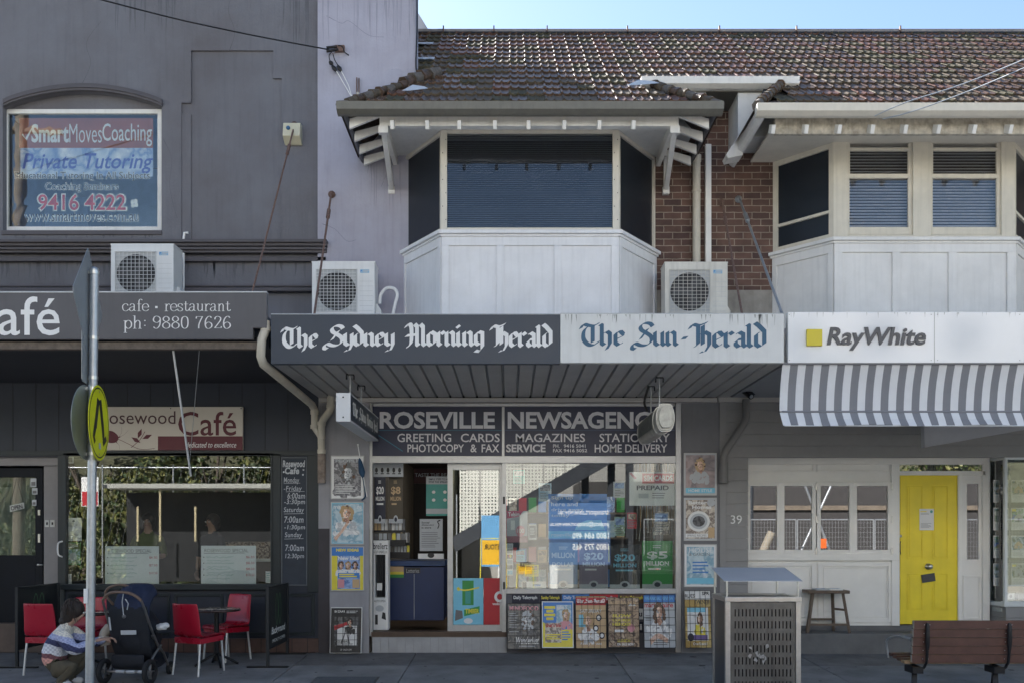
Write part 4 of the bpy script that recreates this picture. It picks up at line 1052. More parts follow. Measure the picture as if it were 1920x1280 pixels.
rr = random.Random(4)
for k in range(46):
    x = rr.uniform(1053, 1466); h = rr.uniform(3, 22) * (1.3 if x > 1330 or x < 1110 else .7)
    mb.line(pf, [(x, 590), (x + rr.uniform(-1, 1), 590 + h)], [rr.uniform(1, 3), .3], grime, .0002)
mb.build("lettering", t)
gloss_white = mat("gloss_white_sign", (.70, .71, .72), .10, var=.03, scale=2, coat=.6)
t = sign_thing("fascia_sign", 1720, 632, CANY, "glossy white estate agency fascia with yellow square and grey letters")
mb = MB(); mb.box(X(1474, CANY), 10.6, CANY - .07, CANY + .01, Z(680, CANY - .07), Z(585, CANY - .07), gloss_white); mb.build("board", t, bevel=.006)
mb = MB(); pf = pfront(CANY - .0705)
for px in (1752, 1990): mb.line(pf, [(px, 585), (px, 680)], 1.0, grime, .0002)
for px in (1480, 1746, 1758, 1912): [mb.disc(pf, (px, py), 1.1, 1.1, grime, .0003, 8) for py in (590, 675)]
for k in range(26): x = rr.uniform(1478, 1950); mb.line(pf, [(x, 586), (x + rr.uniform(-1, 1), 586 + rr.uniform(2, 11))], [rr.uniform(.6, 1.8), .2], grime, .0002)
mb.build("panel_seam", t)
mb = MB(); mb.pbox(1513, 1542, 617, 648, CANY - .10, .028, mat("logo_yellow", (.62, .50, .02), .35, var=.03)); mb.build("logo_square", t, bevel=.003)
mb = MB(); mb.text("RayWhite", pfront(CANY - .071), pb(1550, 1735, 614, 657), mat("logo_grey", (.075, .075, .08), .35, var=.05), bold=.022, shear=.2, depth=.018); mb.build("lettering", t)

# striped awning
stripe_w, stripe_g = mat("awning_white", (.66, .67, .69), .75, var=.04, scale=5), mat("awning_grey", (.20, .205, .225), .75, var=.05, scale=5)
t = sign_thing("awning", 1690, 740, CANY, "grey and white striped fabric awning hanging below the glossy white fascia", "awning")
mb = MB(); mbv = MB(); sw = 14.7
k = 0; x = 1467.0
while x < 2490:
    m = stripe_g if k % 2 else stripe_w
    a, b = x, x + sw
    y0, y1 = CANY - .02, CANY + .09
    rows = [(y0 + (y1 - y0) * q / 5 + (.02 + .006 * math.sin(1.7)) * math.sin(q / 5 * math.pi), 683 + (770 - 683) * q / 5) for q in range(6)]
    xa, xb = X(a, y0), X(b, y0)
    vs = [(xx, yy, Z(pp, yy)) for yy, pp in rows for xx in (xa, xb)]
    mb.add(vs, [(2 * q, 2 * q + 1, 2 * q + 3, 2 * q + 2) for q in range(5)], m)
    rows = [(y1 - .012, 773), (y1 - .05, 785), (y1 - .10 + .018 * math.sin(k * .7), 797 + 1.6 * math.sin(k * .43))]
    vs = [(xx + .006 * q, yy, Z(pp, yy)) for q, (yy, pp) in enumerate(rows) for xx in (xa, xb)]
    mbv.add(vs, [(0, 1, 3, 2), (2, 3, 5, 4)], m)
    x += sw; k += 1
can_ = mb.build("canopy_cloth", t); so = can_.modifiers.new("cloth", 'SOLIDIFY'); so.thickness = .004
v_ = mbv.build("valance", t); so = v_.modifiers.new("cloth", 'SOLIDIFY'); so.thickness = .004
mb = MB(); y1 = CANY + .09
mb.tube([(X(1466, y1), y1 - .012, Z(771.5, y1)), (10.6, y1 - .012, Z(771.5, y1))], .013, stripe_g, 8); mb.box(X(1467, CANY - .02), 10.6, CANY - .05, CANY - .01, Z(684, CANY), Z(680.5, CANY), stripe_g); mb.tube([(X(1466, y1), y1 - .1, Z(797.5, y1 - .1)), (10.6, y1 - .1, Z(797.5, y1 - .1))], .006, stripe_w, 6)
mb.build("front_rail", t)

# cafe wall sign
cream_sign = mat("cream_sign", (.56, .51, .44), .5, var=.05, scale=3); burgundy = mat("burgundy", (.10, .012, .022), .5, var=.08); maroon_text = mat("maroon_text", (.07, .025, .03), .5, var=0)
t = sign_thing("wall_sign", 320, 802, -.03, "cream and burgundy cafe name board with painted rose on the navy wall")
mb = MB(); mb.pbox(186, 455, 762, 843, -.05, .045, cream_sign); mb.pbox(296, 455, 817, 843, -.052, .002, burgundy); mb.build("board", t, bevel=.003)
mb = MB(); pf = pfront(-.054)
mb.text("Rosewood", pf, pb(186, 329, 770, 794), maroon_text); mb.text("Café", pf, pb(334, 443, 771, 816), burgundy, bold=.006)
mb.text("dedicated to excellence", pf, pb(349, 443, 828, 838), letter_white, shear=.3)
for px in (320, 452): mb.disc(pf, (px, 765), 1.2, 1.2, black_metal, .001, 8)
mb.line(pf, [(204, 822), (222, 823), (240, 831), (262, 841), (290, 840)], [1.2, 2, 2, 1.5, .8], burgundy, 0, 5)
mb.poly(pf, smooth_path([(196, 806), (212, 808), (222, 818), (218, 828), (204, 829), (193, 820), (196, 806)], 4), burgundy, .0004)
for a, b in (((222, 820), (240, 806)), ((222, 820), (228, 800)), ((218, 828), (224, 841))): mb.line(pf, [a, ((a[0] + b[0]) / 2 + 3, (a[1] + b[1]) / 2), b], [1.5, 1.2, .3], burgundy, .0008, 4)
for c, ang in (((262, 812), 1.2), ((255, 824), 2.6), ((276, 818), .4)):
    d = (math.cos(ang) * 10, -math.sin(ang) * 10); n = (d[1] * .4, -d[0] * .4)
    mb.poly(pf, [(c[0] - d[0], c[1] - d[1]), (c[0] + n[0], c[1] + n[1]), (c[0] + d[0], c[1] + d[1]), (c[0] - n[0], c[1] - n[1])], burgundy, .0012)
mb.line(pf, [(246, 838), (262, 824), (272, 808)], 1.0, burgundy, .0016, 4)
mb.build("lettering", t)

# newsagency sign band
navy_sign = mat("navy_sign_panel", (.022, .026, .060), .38, var=.18, scale=1.5); silver_text = mat("silver_text", (.72, .71, .73), .5, var=.08, scale=6); teal_line = mat("teal_line", (.03, .18, .26), .4, var=0)
NY = FY - .01
t = sign_thing("shop_sign", 980, 808, NY, "navy newsagency name board with silver letters above the shop window")
mb = MB(); mb.pbox(697, 941.5, 761, 855, NY, .03, navy_sign); mb.pbox(945.5, 1267, 761, 855, NY, .03, navy_sign); mb.build("board", t)
mb = MB(); pf = pfront(NY - .002)
for s, b, bo in (("ROSEVILLE", (712, 928, 771, 803), .03), ("NEWSAGENCY", (952, 1250, 771, 803), .03), ("GREETING", (745, 846, 812, 828), .012), ("CARDS", (864, 937, 812, 828), .012), ("MAGAZINES", (967, 1097, 812, 828), .012), ("STATIONERY", (1124, 1256, 812, 828), .012),
                 ("PHOTOCOPY", (764, 870, 832, 847), .012), ("&", (882, 894, 832, 847), .012), ("FAX", (903, 936, 832, 847), .012), ("SERVICE", (949, 1023, 832, 847), .03), ("PH.", (1037, 1049, 832, 838.5), .02), ("9416 5041", (1057, 1098, 832, 838.5), .02), ("FAX", (1037, 1054, 840.5, 847), .02), ("9416 5052", (1057, 1101, 840.5, 847), .02), ("HOME DELIVERY", (1115, 1251, 832, 847.5), .012)):
    mb.text(s, pf, pb(*b), silver_text, bold=bo)
mb.line(pf, [(700, 806), (941, 806)], .9, teal_line, .0005); mb.line(pf, [(947, 806), (1265, 806)], .9, mat("blue_line", (.06, .10, .18), .4, var=0), .0005); mb.line(pf, [(708, 814), (755, 845)], 1.5, teal_line, .0005)
mb.build("lettering", t)

# hanging box signs
def hanger(mb, x, y, z0, z1):
    mb.cyl((x, y, z0), (x, y, z1), .009, galv, 8); mb.box(x - .045, x + .045, y - .02, y + .02, z1 - .02, z1, black_metal)
    for s in (-1, 1): mb.box(x + s * .045 - .006, x + s * .045 + .006, y - .015, y + .015, z1 - .07, z1 - .02, black_metal)
ha, hb = P(643.5, 762, -1.75), None
y0, y1 = -2.3, -.12; ha = P(643.5, 762, y0); bx, bw_ = ha.x, .082
zt0, zb0 = Z(735.5, y0), Z(789.5, y0)
t = thing("hanging_sign", (bx, y0, zb0), "white ended box sign with blackletter side hanging at the canopy's left end", "sign", None)
mb = MB(); mb.box(bx - bw_, bx + bw_, y0, y1, zb0, zt0, mat("sign_case", (.55, .57, .60), .4, .2, var=.06)); mb.build("case", t, bevel=.004)
mb = MB(); fr = lambda u, v, w: (bx + bw_ + .002 + w, u, v)
mb.rect(fr, (y0 + .02, y1 - .02, zb0 + .02, zt0 - .02), ink); mb.rect(lambda u, v, w: (bx - bw_ - .002, u, v), (y0 + .02, y1 - .02, zb0 + .02, zt0 - .02), ink)
dz = zt0 - zb0
for s, a, b in (("The", .06, .22), ("Sydney", .26, .50), ("Morning", .53, .76), ("Herald", .79, .96)):
    mb.strokes(s, BLACK, fr, (y0 + (y1 - y0) * a, y0 + (y1 - y0) * b, zb0 + dz * .2, zt0 - dz * .22), letter_white, a=.17, b=.04, ang=38, w=.001)
mb.build("sign_face", t)
mb = MB(); hanger(mb, bx, y0 + .45, zt0, SZ + .01); hanger(mb, bx, y0 + 1.25, zt0, SZ + .01)
for zz in (zt0 - .05, zb0 + .05): mb.ball((bx, y0 - .002, zz), .009, black_metal, 5)
mb.build("hanger", t)
bx = X(1249, -2.0); y0, y1 = -2.0, -.33
zc = Z(781, -2.0); rh, rw = .155, .105
t = thing("hanging_sign", (bx, y0, zc - rh), "tarnished metal bound lightbox sign with rounded end hanging at the canopy's right end", "sign")
mb = MB(); old_metal = mat("tarnished_case", (.36, .36, .33), .4, .5, var=.35, scale=12, streak=.3)
prof = [(rw * math.cos(a) * (1 if abs(math.cos(a)) < .9 else 1), rh * max(-1, min(1, 1.15 * math.sin(a)))) for a in [2 * math.pi * k / 28 for k in range(28)]]
mb.prism([(a, b) for a, b in prof], lambda a, b: (bx + a, y0 + .03, zc + b), lambda a, b: (bx + a, y1, zc + b), old_metal)
mb.prism([(a * .8, b * .8) for a, b in prof], lambda a, b: (bx + a, y0, zc + b), lambda a, b: (bx + a, y0 + .03, zc + b), old_metal)
mb.build("case", t, bevel=.004)
mb = MB()
for yy in (y0 + .05, y0 + .32, y1 - .1): mb = MB(); mb.prism([(a * 1.05, b * 1.05) for a, b in prof], lambda a, b: (bx + a, yy, zc + b), lambda a, b: (bx + a, yy + .03, zc + b), steel); mb.build("metal_band", t)
mb = MB(); fr = lambda u, v, w: (bx - rw - .003 - w, u, v); mb.rect(fr, (y0 + .4, y1 - .14, zc - rh * .6, zc + rh * .6), picture("sign_film", [(40, 60, 50), (70, 80, 60), (26, 34, 36), (90, 96, 80)], 6, 5)); mb.build("sign_face", t)
mb = MB(); hanger(mb, bx - .02, y0 + .35, zc + rh, SZ + .01); hanger(mb, bx - .02, y0 + 1.0, zc + rh, SZ + .01)
mb.tube([(bx - .05, y0 + 1.0, SZ), (bx - .10, y0 + 1.02, SZ - .2), (bx - .06, y0 + 1.0, zc + rh + .05)], .016, black_metal, 7, smooth=5); mb.build("hanger", t)

# chalkboard with opening hours
slate_b = mat("chalkboard", (.030, .038, .052), .7, var=.3, scale=4); chalk = mat("chalk", (.50, .52, .54), .9, var=.2, scale=50)
t = sign_thing("chalkboard", 551, 976, .01, "tall chalkboard of cafe opening hours beside the cafe window", "chalkboard")
mb = MB(); mb.pbox(529, 574, 858, 1095, -.02, .03, slate_b); mb.build("slate", t)
mb = MB(); frame4(mb, 527, 576, 856, 1097, 2, -.03, .045, mat("chalk_frame", (.10, .11, .12), .6, var=.2)); mb.build("frame", t)
mb = MB(); pf = pfront(-.022)
for s, b, bo in (("Rosewood", (530, 572, 862, 875), .035), ("Cafe", (534, 561, 875, 888), .035), ("Monday", (532, 561, 894, 907), .004), ("-Friday", (532, 566, 910, 922), .004), ("6:00am", (539, 572, 923, 934), .006), ("-3:30pm", (533, 572, 935, 947), .006), ("Saturday", (532, 570, 950, 962), .004), ("7:00am", (533, 569, 967, 979), .006), ("-1:30pm", (533, 572, 983, 994), .006), ("Sunday", (534, 566, 997, 1009), .004), ("7:00am", (535, 570, 1020, 1032), .002), ("12:30pm", (535, 570, 1037, 1048), .002)):
    mb.text(s, pf, pb(*b), chalk, bold=bo, shear=.12, spacing=1.05)
for a, b, c in ((532, 563, 905.5), (536, 571, 921), (532, 570, 962.5), (533, 569, 1009.5)): mb.line(pf, [(a, c), (b, c - .8)], .7, chalk)
for c in ((569, 880), (532, 884), (568, 889)): mb.disc(pf, c, 1.8, 1.8, chalk, 0, 8)
mb.build("chalk_writing", t)
# open sign on the cafe door
t = sign_thing("open_sign", 32, 948, .1, "small tilted board reading open, hung by string on the cafe door")
mb = MB(); mb.add([P(a, b, y) for y in (.135, .15) for a, b in ((18, 947), (45, 941), (46, 952), (19, 959))], [(3, 2, 1, 0), (4, 5, 6, 7), (0, 1, 5, 4), (1, 2, 6, 5), (2, 3, 7, 6), (3, 0, 4, 7)], mat("open_board", (.42, .43, .40), .6, var=.1)); mb.build("board", t)
mb = MB(); c_, s_ = math.cos(RAD(11)), math.sin(RAD(11)); o_ = P(21, 956.5, .13)
mb.text("OPEN", lambda u, v, w: (o_.x + (u * c_ - v * s_), .132 - w, o_.z + (u * s_ + v * c_)), (0, .165, 0, .062), print_black, bold=.02); mb.build("lettering", t)
mb = MB(); mb.tube([P(19, 947, .14), P(31, 896, .17), P(44, 941, .14)], .0035, black_metal, 5); mb.build("string", t)

# ================================================================== posters and covers
skin_p = picture("print_skin", [(150, 110, 92), (206, 168, 146), (222, 190, 170), (176, 134, 112)], 22, 2); skin_d = picture("print_skin_shade", [(110, 80, 68), (160, 122, 104), (190, 150, 130), (90, 66, 58)], 22, 5)
def pm(name, c): return mat("print_" + name, srgb(*c), .4, var=.06, scale=14)
P_BLUE, P_SKY, P_YEL, P_RED, P_PINK, P_GREY, P_NAVY, P_GREEN, P_TAN, P_PURP, P_LGREY, P_TEAL, P_BROWN, P_BLOND_FLAT = (pm("blue", (58, 120, 190)), pm("sky", (120, 190, 214)), pm("yellow", (222, 206, 66)), pm("red", (176, 34, 44)), pm("pink", (206, 140, 148)),
    pm("grey", (104, 104, 106)), pm("navy", (18, 24, 48)), pm("green", (52, 140, 66)), pm("tan", (190, 160, 120)), pm("purple", (104, 84, 140)), pm("pale_grey", (176, 180, 184)), pm("teal", (62, 150, 140)), pm("brown", (92, 66, 52)), pm("blond", (176, 146, 104)))
P_BLOND = picture("print_blond", [(120, 92, 60), (190, 158, 112), (216, 190, 150), (96, 72, 50)], 34, 3); P_HAIR = picture("print_hair", [(34, 24, 20), (84, 60, 46), (120, 90, 70), (24, 18, 16)], 34, 6); P_CLOTH = picture("print_cloth", [(150, 150, 152), (214, 214, 214), (232, 232, 230), (120, 122, 126)], 10, 8)
def bars(mb, fr, u0, u1, v0, v1, n, m, w=.0012, th=.35, rnd=random.Random(3)):
    for k in range(n):
        v = v1 - (v1 - v0) * (k + .5) / n; h = (v1 - v0) / n * th
        mb.rect(fr, (u0, u0 + (u1 - u0) * rnd.uniform(.6, 1), v - h / 2, v + h / 2), m, w)
def portrait(mb, fr, c, s, hair, skin, top, w=.0008, long=True, asp=1.0):
    """an anonymous head and shoulders print; c face centre, s face half height"""
    rp = random.Random(int(c[0] * 997 + c[1] * 613 + s * 3001)); n_ = [0]
    def dab(a, b, r, m):
        n_[0] += 1; k = 7; ph = rp.uniform(0, 6)
        mb.poly(fr, [(c[0] + (a + r * rp.uniform(.7, 1.25) * math.cos(ph + 6.283 * i / k)) * s * asp, c[1] + (b + r * rp.uniform(.8, 1.3) * math.sin(ph + 6.283 * i / k)) * s) for i in range(k)], m, w + n_[0] * 2.2e-5)
    tones = [mat("print_tone_%d" % i, srgb(*t_), .4, var=.05) for i, t_ in enumerate(((236, 208, 188), (214, 178, 154), (186, 144, 122), (146, 106, 88), (104, 72, 60)))]
    if skin is P_LGREY or skin is fade_a: tones = [P_CLOTH, P_LGREY, P_LGREY, P_GREY, P_GREY]
    for _ in range(46):                                   # clothes
        b = rp.uniform(-3.6, -1.3); a = rp.uniform(-1, 1) * min(1.9, .5 + (-1.3 - b) * 1.6); dab(a, b, rp.uniform(.2, .5), top if rp.random() < .8 else (P_LGREY if top is P_CLOTH else top))
    for _ in range(44):                                   # hair behind
        t_ = rp.uniform(-.4, 3.54) if not long else rp.uniform(-1.0, 4.14); rr_ = rp.uniform(.7, 1.05); dab(rr_ * math.cos(t_) * .95, .1 + rr_ * math.sin(t_) * (1.2 if math.sin(t_) > 0 else 1.9), rp.uniform(.16, .34), hair if rp.random() < .75 else P_HAIR)
    for k in range(8): dab(rp.uniform(-.25, .25), -.8 - k * .1, .25, tones[2 if k % 2 else 3])
    for _ in range(40):                                   # face, lit from one side
        t_ = rp.uniform(0, 6.283); rr_ = math.sqrt(rp.random()); a, b = rr_ * .52 * math.cos(t_), rr_ * .78 * math.sin(t_) - .05; dab(a, b, rp.uniform(.12, .22), tones[max(0, min(3, int(1.5 + a * 2.6 + rp.uniform(-.6, .6))))])
    for e in (-.24, .2): dab(e, .08, .085, tones[4]); dab(e, .24, .07, tones[3])
    dab(.0, -.2, .08, tones[3]); dab(-.02, -.47, .11, tones[3])
    for _ in range(12): a = rp.uniform(-.62, .62); dab(a, .95 - a * a * .6, .17, hair)

def unit_sheet(px0, px1, py0, py1, y, lean=0.0):
    """unit square of a sheet facing the street; lean tips the top back (metres)"""
    x0, x1, z1, z0 = X(px0, y), X(px1, y), Z(py0, y), Z(py1, y)
    return lambda u, v, w: (x0 + u * (x1 - x0), y + lean * v - w, z0 + v * (z1 - z0))
def poster(name, px0, px1, py0, py1, y, label, cat, paint, base, lean=0.0, thick=.006, framed=None, grid=False, group=None, extra=None):
    t = thing(name, tuple(P((px0 + px1) / 2, py1, y)), label, cat, group)
    fr = unit_sheet(px0, px1, py0, py1, y, lean)
    mb = MB(); slab(mb, fr, 0, 1, 0, 1, -thick, 0, base); mb.build("backing", t)
    mb = MB(); paint(mb, fr); mb.build("print", t)
    if framed:
        mb = MB(); fw = .03; fh = fw * (px1 - px0) / (py1 - py0)
        for a, b, c, d in ((-fw, 0, -fh, 1 + fh), (1, 1 + fw, -fh, 1 + fh), (0, 1, -fh, 0), (0, 1, 1, 1 + fh)): slab(mb, fr, a, b, c, d, -thick - .004, .008, framed)
        mb.build("frame", t, bevel=.002)
    if grid:
        mb = MB(); W = (px1 - px0) / S(y); H_ = (py1 - py0) / S(y); a, b = .0026 / W, .0026 / H_
        for k in range(6): slab(mb, fr, k / 5 - a, k / 5 + a, -.0, 1.0, .012, .017, black_metal)
        for k in range(8): slab(mb, fr, 0, 1, k / 7 - b, k / 7 + b, .0175, .0225, black_metal)
        mb.build("wire_grid", t)
    if extra: extra(t, fr)
    return t
fade_a = picture("photo_grey", [(110, 110, 116), (160, 158, 160), (84, 82, 88), (190, 188, 190)], 15, 1)
fade_b = picture("photo_sea", [(150, 178, 190), (190, 206, 212), (120, 160, 180), (214, 220, 222)], 7, 4)
fade_c = picture("photo_food", [(160, 140, 122), (206, 196, 182), (110, 96, 88), (180, 170, 160)], 14, 6)
fade_d = picture("photo_bronze", [(120, 96, 78), (176, 150, 122), (80, 60, 50), (200, 176, 150)], 12, 8)
fade_e = picture("photo_dark", [(40, 42, 48), (90, 92, 96), (24, 24, 28), (130, 130, 130)], 8, 9)
fade_f = picture("photo_blue", [(96, 130, 190), (150, 176, 214), (70, 100, 160), (200, 210, 224)], 9, 12)
fade_g = picture("photo_garden", [(70, 100, 60), (150, 180, 190), (110, 140, 90), (200, 214, 220)], 12, 14)

def p_grey(mb, fr):
    mb.rect(fr, (.07, .93, .06, .94), fade_a, .0004); mb.text("PEOPLE", fr, (.12, .88, .86, .93), P_LGREY, bold=.03, w=.0012)
    portrait(mb, fr, (.52, .6), .16, P_GREY, P_LGREY, fade_a, .0008, True, 1.35); bars(mb, fr, .12, .86, .1, .34, 6, print_white, .003)
poster("wall_poster", 622, 681, 855, 933, -.045, "faded grey magazine poster, topmost on the wall left of the entrance", "poster", p_grey, print_white, framed=alu)
def p_sea(mb, fr):
    mb.rect(fr, (.02, .98, .02, .98), fade_b, .0004); mb.text("marie", fr, (.06, .5, .86, .95), print_white, bold=.01, w=.0012)
    mb.text("re", fr, (.82, .95, .86, .93), print_white, bold=.01, w=.0012)
    portrait(mb, fr, (.47, .74), .14, P_BLOND, skin_p, P_CLOTH, .0008, True, 1.4)
    mb.line(fr, [(.1, .1), (.3, .28), (.5, .5)], [.12, .11, .08], skin_p, .0040, 4); bars(mb, fr, .55, .9, .3, .5, 5, P_LGREY, .0046)
poster("wall_poster", 622, 681, 942, 1018, -.045, "pale blue magazine poster of long haired woman, middle of the left wall column", "poster", p_sea, P_SKY, framed=alu)
def p_idea(mb, fr):
    mb.rect(fr, (0, 1, 0, 1), P_YEL, .0003); mb.rect(fr, (0, 1, .8, 1), P_BLUE, .0008); mb.text("NEW IDEAS", fr, (.14, .86, .9, .97), P_YEL, bold=.05, w=.0014)
    mb.rect(fr, (.18, .9, .02, .8), fade_f, .0012); mb.text("New Idea", fr, (.2, .86, .7, .79), print_white, bold=.03, w=.0018)
    for k, (h, s) in enumerate(((P_HAIR, skin_p), (P_BLOND, skin_p), (P_HAIR, skin_d))): portrait(mb, fr, (.3 + .22 * k, .58), .065, h, s, print_white, .002 + .0001 * k, True, 1.3)
    mb.rect(fr, (.2, .88, .28, .4), P_BLUE, .0046); bars(mb, fr, .24, .84, .29, .39, 2, P_YEL, .005, .6); mb.rect(fr, (.2, .4, .05, .25), P_PINK, .0046); mb.rect(fr, (.66, .88, .05, .25), P_TAN, .0046)
poster("wall_poster", 622, 681, 1025, 1105, -.045, "yellow and blue magazine poster, lowest on the wall left of the entrance", "poster", p_idea, print_white, framed=alu)
def p_r1(mb, fr):
    mb.rect(fr, (.03, .97, .03, .97), picture("photo_faded_pink", [(150, 128, 128), (176, 158, 156), (126, 118, 122), (190, 176, 174)], 4, 3), .0004)
    portrait(mb, fr, (.5, .72), .12, P_TAN, P_PINK, P_LGREY, .0008, True, 1.3); mb.rect(fr, (.03, .97, .03, .16), P_SKY, .0044); mb.text("HOME STYLE", fr, (.12, .88, .06, .13), print_white, bold=.01, w=.005)
poster("wall_poster", 1284, 1342, 850, 926, -.035, "faded pinkish magazine poster, topmost on the charcoal wall right of the shop window", "poster", p_r1, P_LGREY, framed=alu)
def p_r2(mb, fr):
    mb.rect(fr, (.03, .97, .03, .97), fade_c, .0004); mb.text("Better", fr, (.12, .72, .86, .95), print_white, bold=.03, w=.0012); mb.text("Homes", fr, (.24, .86, .75, .84), print_white, bold=.03, w=.0012)
    mb.disc(fr, (.85, .9), .13, .09, P_LGREY, .001); mb.disc(fr, (.45, .45), .36, .25, print_white, .0012, 30); mb.disc(fr, (.45, .45), .28, .19, P_LGREY, .0018, 30); mb.disc(fr, (.45, .45), .2, .13, fade_e, .0022, 20)
    mb.rect(fr, (.03, .75, .06, .15), print_white, .0012); mb.text("SPRING RECIPES", fr, (.07, .7, .08, .13), P_GREY, w=.0018); mb.rect(fr, (.76, .96, .05, .3), P_TAN, .001)
poster("wall_poster", 1284, 1342, 934, 1011, -.035, "magazine poster with big white plate of food on the charcoal wall", "poster", p_r2, P_LGREY, framed=alu)
def p_r3(mb, fr):
    mb.rect(fr, (.06, .94, .04, .96), fade_b, .0004); mb.text("HOUSE", fr, (.14, .9, .82, .94), print_white, bold=.0, w=.0012); mb.text("& GARDEN", fr, (.14, .8, .74, .81), P_GREY, w=.0012)
    bars(mb, fr, .25, .85, .3, .62, 4, P_BLUE, .001, .4); mb.rect(fr, (.06, .94, .06, .2), P_SKY, .001)
poster("wall_poster", 1284, 1342, 1021, 1098, -.035, "washed out pale blue house magazine poster on the charcoal wall", "poster", p_r3, print_white, framed=alu)

# newspaper boards leaning at the shop front
def b_left(mb, fr):
    mb.rect(fr, (.0, 1, .0, 1), print_black, .0004); mb.rect(fr, (.1, .9, .13, .8), fade_e, .001); mb.rect(fr, (.2, .86, .16, .6), print_white, .0014)
    mb.line(fr, [(.1, .55), (.4, .62), (.7, .7)], [.1, .08, .05], P_RED, .002); portrait(mb, fr, (.62, .68), .07, print_black, skin_p, print_black, .0022, False, 1.3)
    mb.line(fr, [(.35, .2), (.5, .5), (.62, .2)], .05, P_GREY, .0062); mb.text("BAZAAR", fr, (.1, .45, .9, .95), print_white, bold=.02, w=.001); bars(mb, fr, .5, .9, .88, .95, 2, print_white, .001); mb.text("GLOBAL", fr, (.2, .6, .22, .27), print_black, bold=.02, w=.0066); bars(mb, fr, .2, .8, .16, .21, 2, P_NAVY, .0066); mb.text("ON SALE NOW", fr, (.32, .7, .04, .08), print_white, w=.001)
GRP = "newspaper boards leaning at the shop front"
poster("newspaper_board", 620, 676, 1140, 1222, -.14, "black bordered magazine board leaning left of the shop entrance", "poster", b_left, print_black, lean=.08, thick=.012, framed=print_white, grid=True, group=GRP)
def b_mind(mb, fr):
    mb.rect(fr, (0, 1, 0, 1), picture("photo_slate", [(84, 86, 88), (120, 118, 114), (54, 58, 62), (140, 134, 126)], 7, 2), .0004)
    mb.text("MINDFOOD", fr, (.05, .95, .84, .94), P_PINK, bold=.03, w=.0012); portrait(mb, fr, (.62, .64), .14, P_LGREY, fade_a, fade_e, .0008, True, 1.3); mb.text("Wanderlust", fr, (.26, .96, .1, .26), print_white, bold=.012, shear=.3, w=.006); bars(mb, fr, .05, .35, .35, .8, 9, P_LGREY, .0046, .25); bars(mb, fr, .35, .9, .03, .08, 1, P_LGREY, .006)
poster("newspaper_board", 952, 1013, 1131, 1215, -.16, "grey magazine board titled in pink with white script, first right of the doorway", "poster", b_mind, P_GREY, lean=.09, thick=.012, grid=True, group=GRP)
def b_take(mb, fr):
    mb.rect(fr, (0, 1, 0, 1), P_BLUE, .0004); mb.poly(fr, [(0, 0), (1, 0), (1, .42), (.5, .36), (0, .56)], P_YEL, .0008); mb.rect(fr, (.46, .96, .48, .94), fade_b, .0012); portrait(mb, fr, (.78, .72), .09, P_BLOND, skin_p, P_PINK, .0016, True, 1.3)
    mb.text("take 5", fr, (.48, .82, .84, .93), print_white, bold=.03, w=.005); mb.rect(fr, (.08, .62, .1, .54), fade_c, .005); mb.text("that's life", fr, (.1, .6, .44, .53), P_RED, bold=.03, w=.0056); bars(mb, fr, .12, .6, .16, .3, 3, P_YEL, .0056, .6)
    for k in range(4): mb.rect(fr, (.12 if k % 2 == 0 else .05, .36 if k % 2 == 0 else .42, .6 + k * .085, .66 + k * .085), P_YEL, .001)
    bars(mb, fr, .64, .94, .14, .36, 4, P_BLUE, .001, .5)
poster("newspaper_board", 1018, 1074, 1129, 1212, -.16, "blue and yellow magazine board in thick white rounded frame", "poster", b_take, P_BLUE, lean=.09, thick=.014, framed=mat("board_white_frame", (.7, .71, .72), .35, var=.03), group=GRP)
def b_sun(mb, fr):
    mb.rect(fr, (0, 1, 0, 1), P_TAN, .0004); mb.rect(fr, (0, 1, .82, .97), P_RED, .0008); mb.strokes("The Sun-Herald", BLACK, fr, (.03, .97, .85, .95), print_white, a=.15, b=.04, ang=38, w=.0012)
    mb.rect(fr, (.1, .32, .4, .64), P_SKY, .0008); portrait(mb, fr, (.42, .52), .12, P_BLOND, skin_p, P_CLOTH, .0012, False, 1.3); mb.text("SATURDAY", fr, (.14, .86, .68, .74), print_white, bold=.02, w=.005)
    for c in ((.76, .58), (.66, .38), (.86, .24)): mb.disc(fr, c, .09, .065, P_NAVY, .005, 16); mb.disc(fr, c, .06, .04, print_white, .0056, 16)
    mb.text("Ready or not", fr, (.15, .85, .05, .11), print_white, bold=.01, shear=.2, w=.005)
poster("newspaper_board", 1080, 1137, 1117, 1214, -.16, "tan newspaper board with red blackletter header", "poster", b_sun, P_TAN, lean=.09, thick=.012, grid=True, group=GRP)
def b_food(mb, fr):
    mb.rect(fr, (0, 1, 0, 1), fade_d, .0004); mb.text("AUSTRALIAN", fr, (.05, .9, .86, .93), P_TAN, bold=.02, w=.0012); mb.poly(fr, [(.66, .83), (.74, .88), (.79, .85), (.87, .87), (.9, .83)], print_white, .0012)
    for k, s in enumerate(("SLOW", "COOKER", "HEROES")): mb.text(s, fr, (.14, .74, .6 - k * .085, .66 - k * .085), P_YEL, bold=.03, w=.0012)
    mb.disc(fr, (.74, .38), .12, .08, P_PINK, .0012); mb.rect(fr, (.2, .5, .3, .35), print_white, .001); mb.text("ON SALE NOW", fr, (.28, .84, .03, .08), print_white, bold=.03, w=.0012); mb.text("LUNCH", fr, (.3, .7, .1, .16), P_YEL, bold=.02, w=.0012)
poster("newspaper_board", 1141, 1199, 1120, 1212, -.16, "bronze brown food magazine board with yellow headline", "poster", b_food, P_BROWN, lean=.09, thick=.012, grid=True, group=GRP)
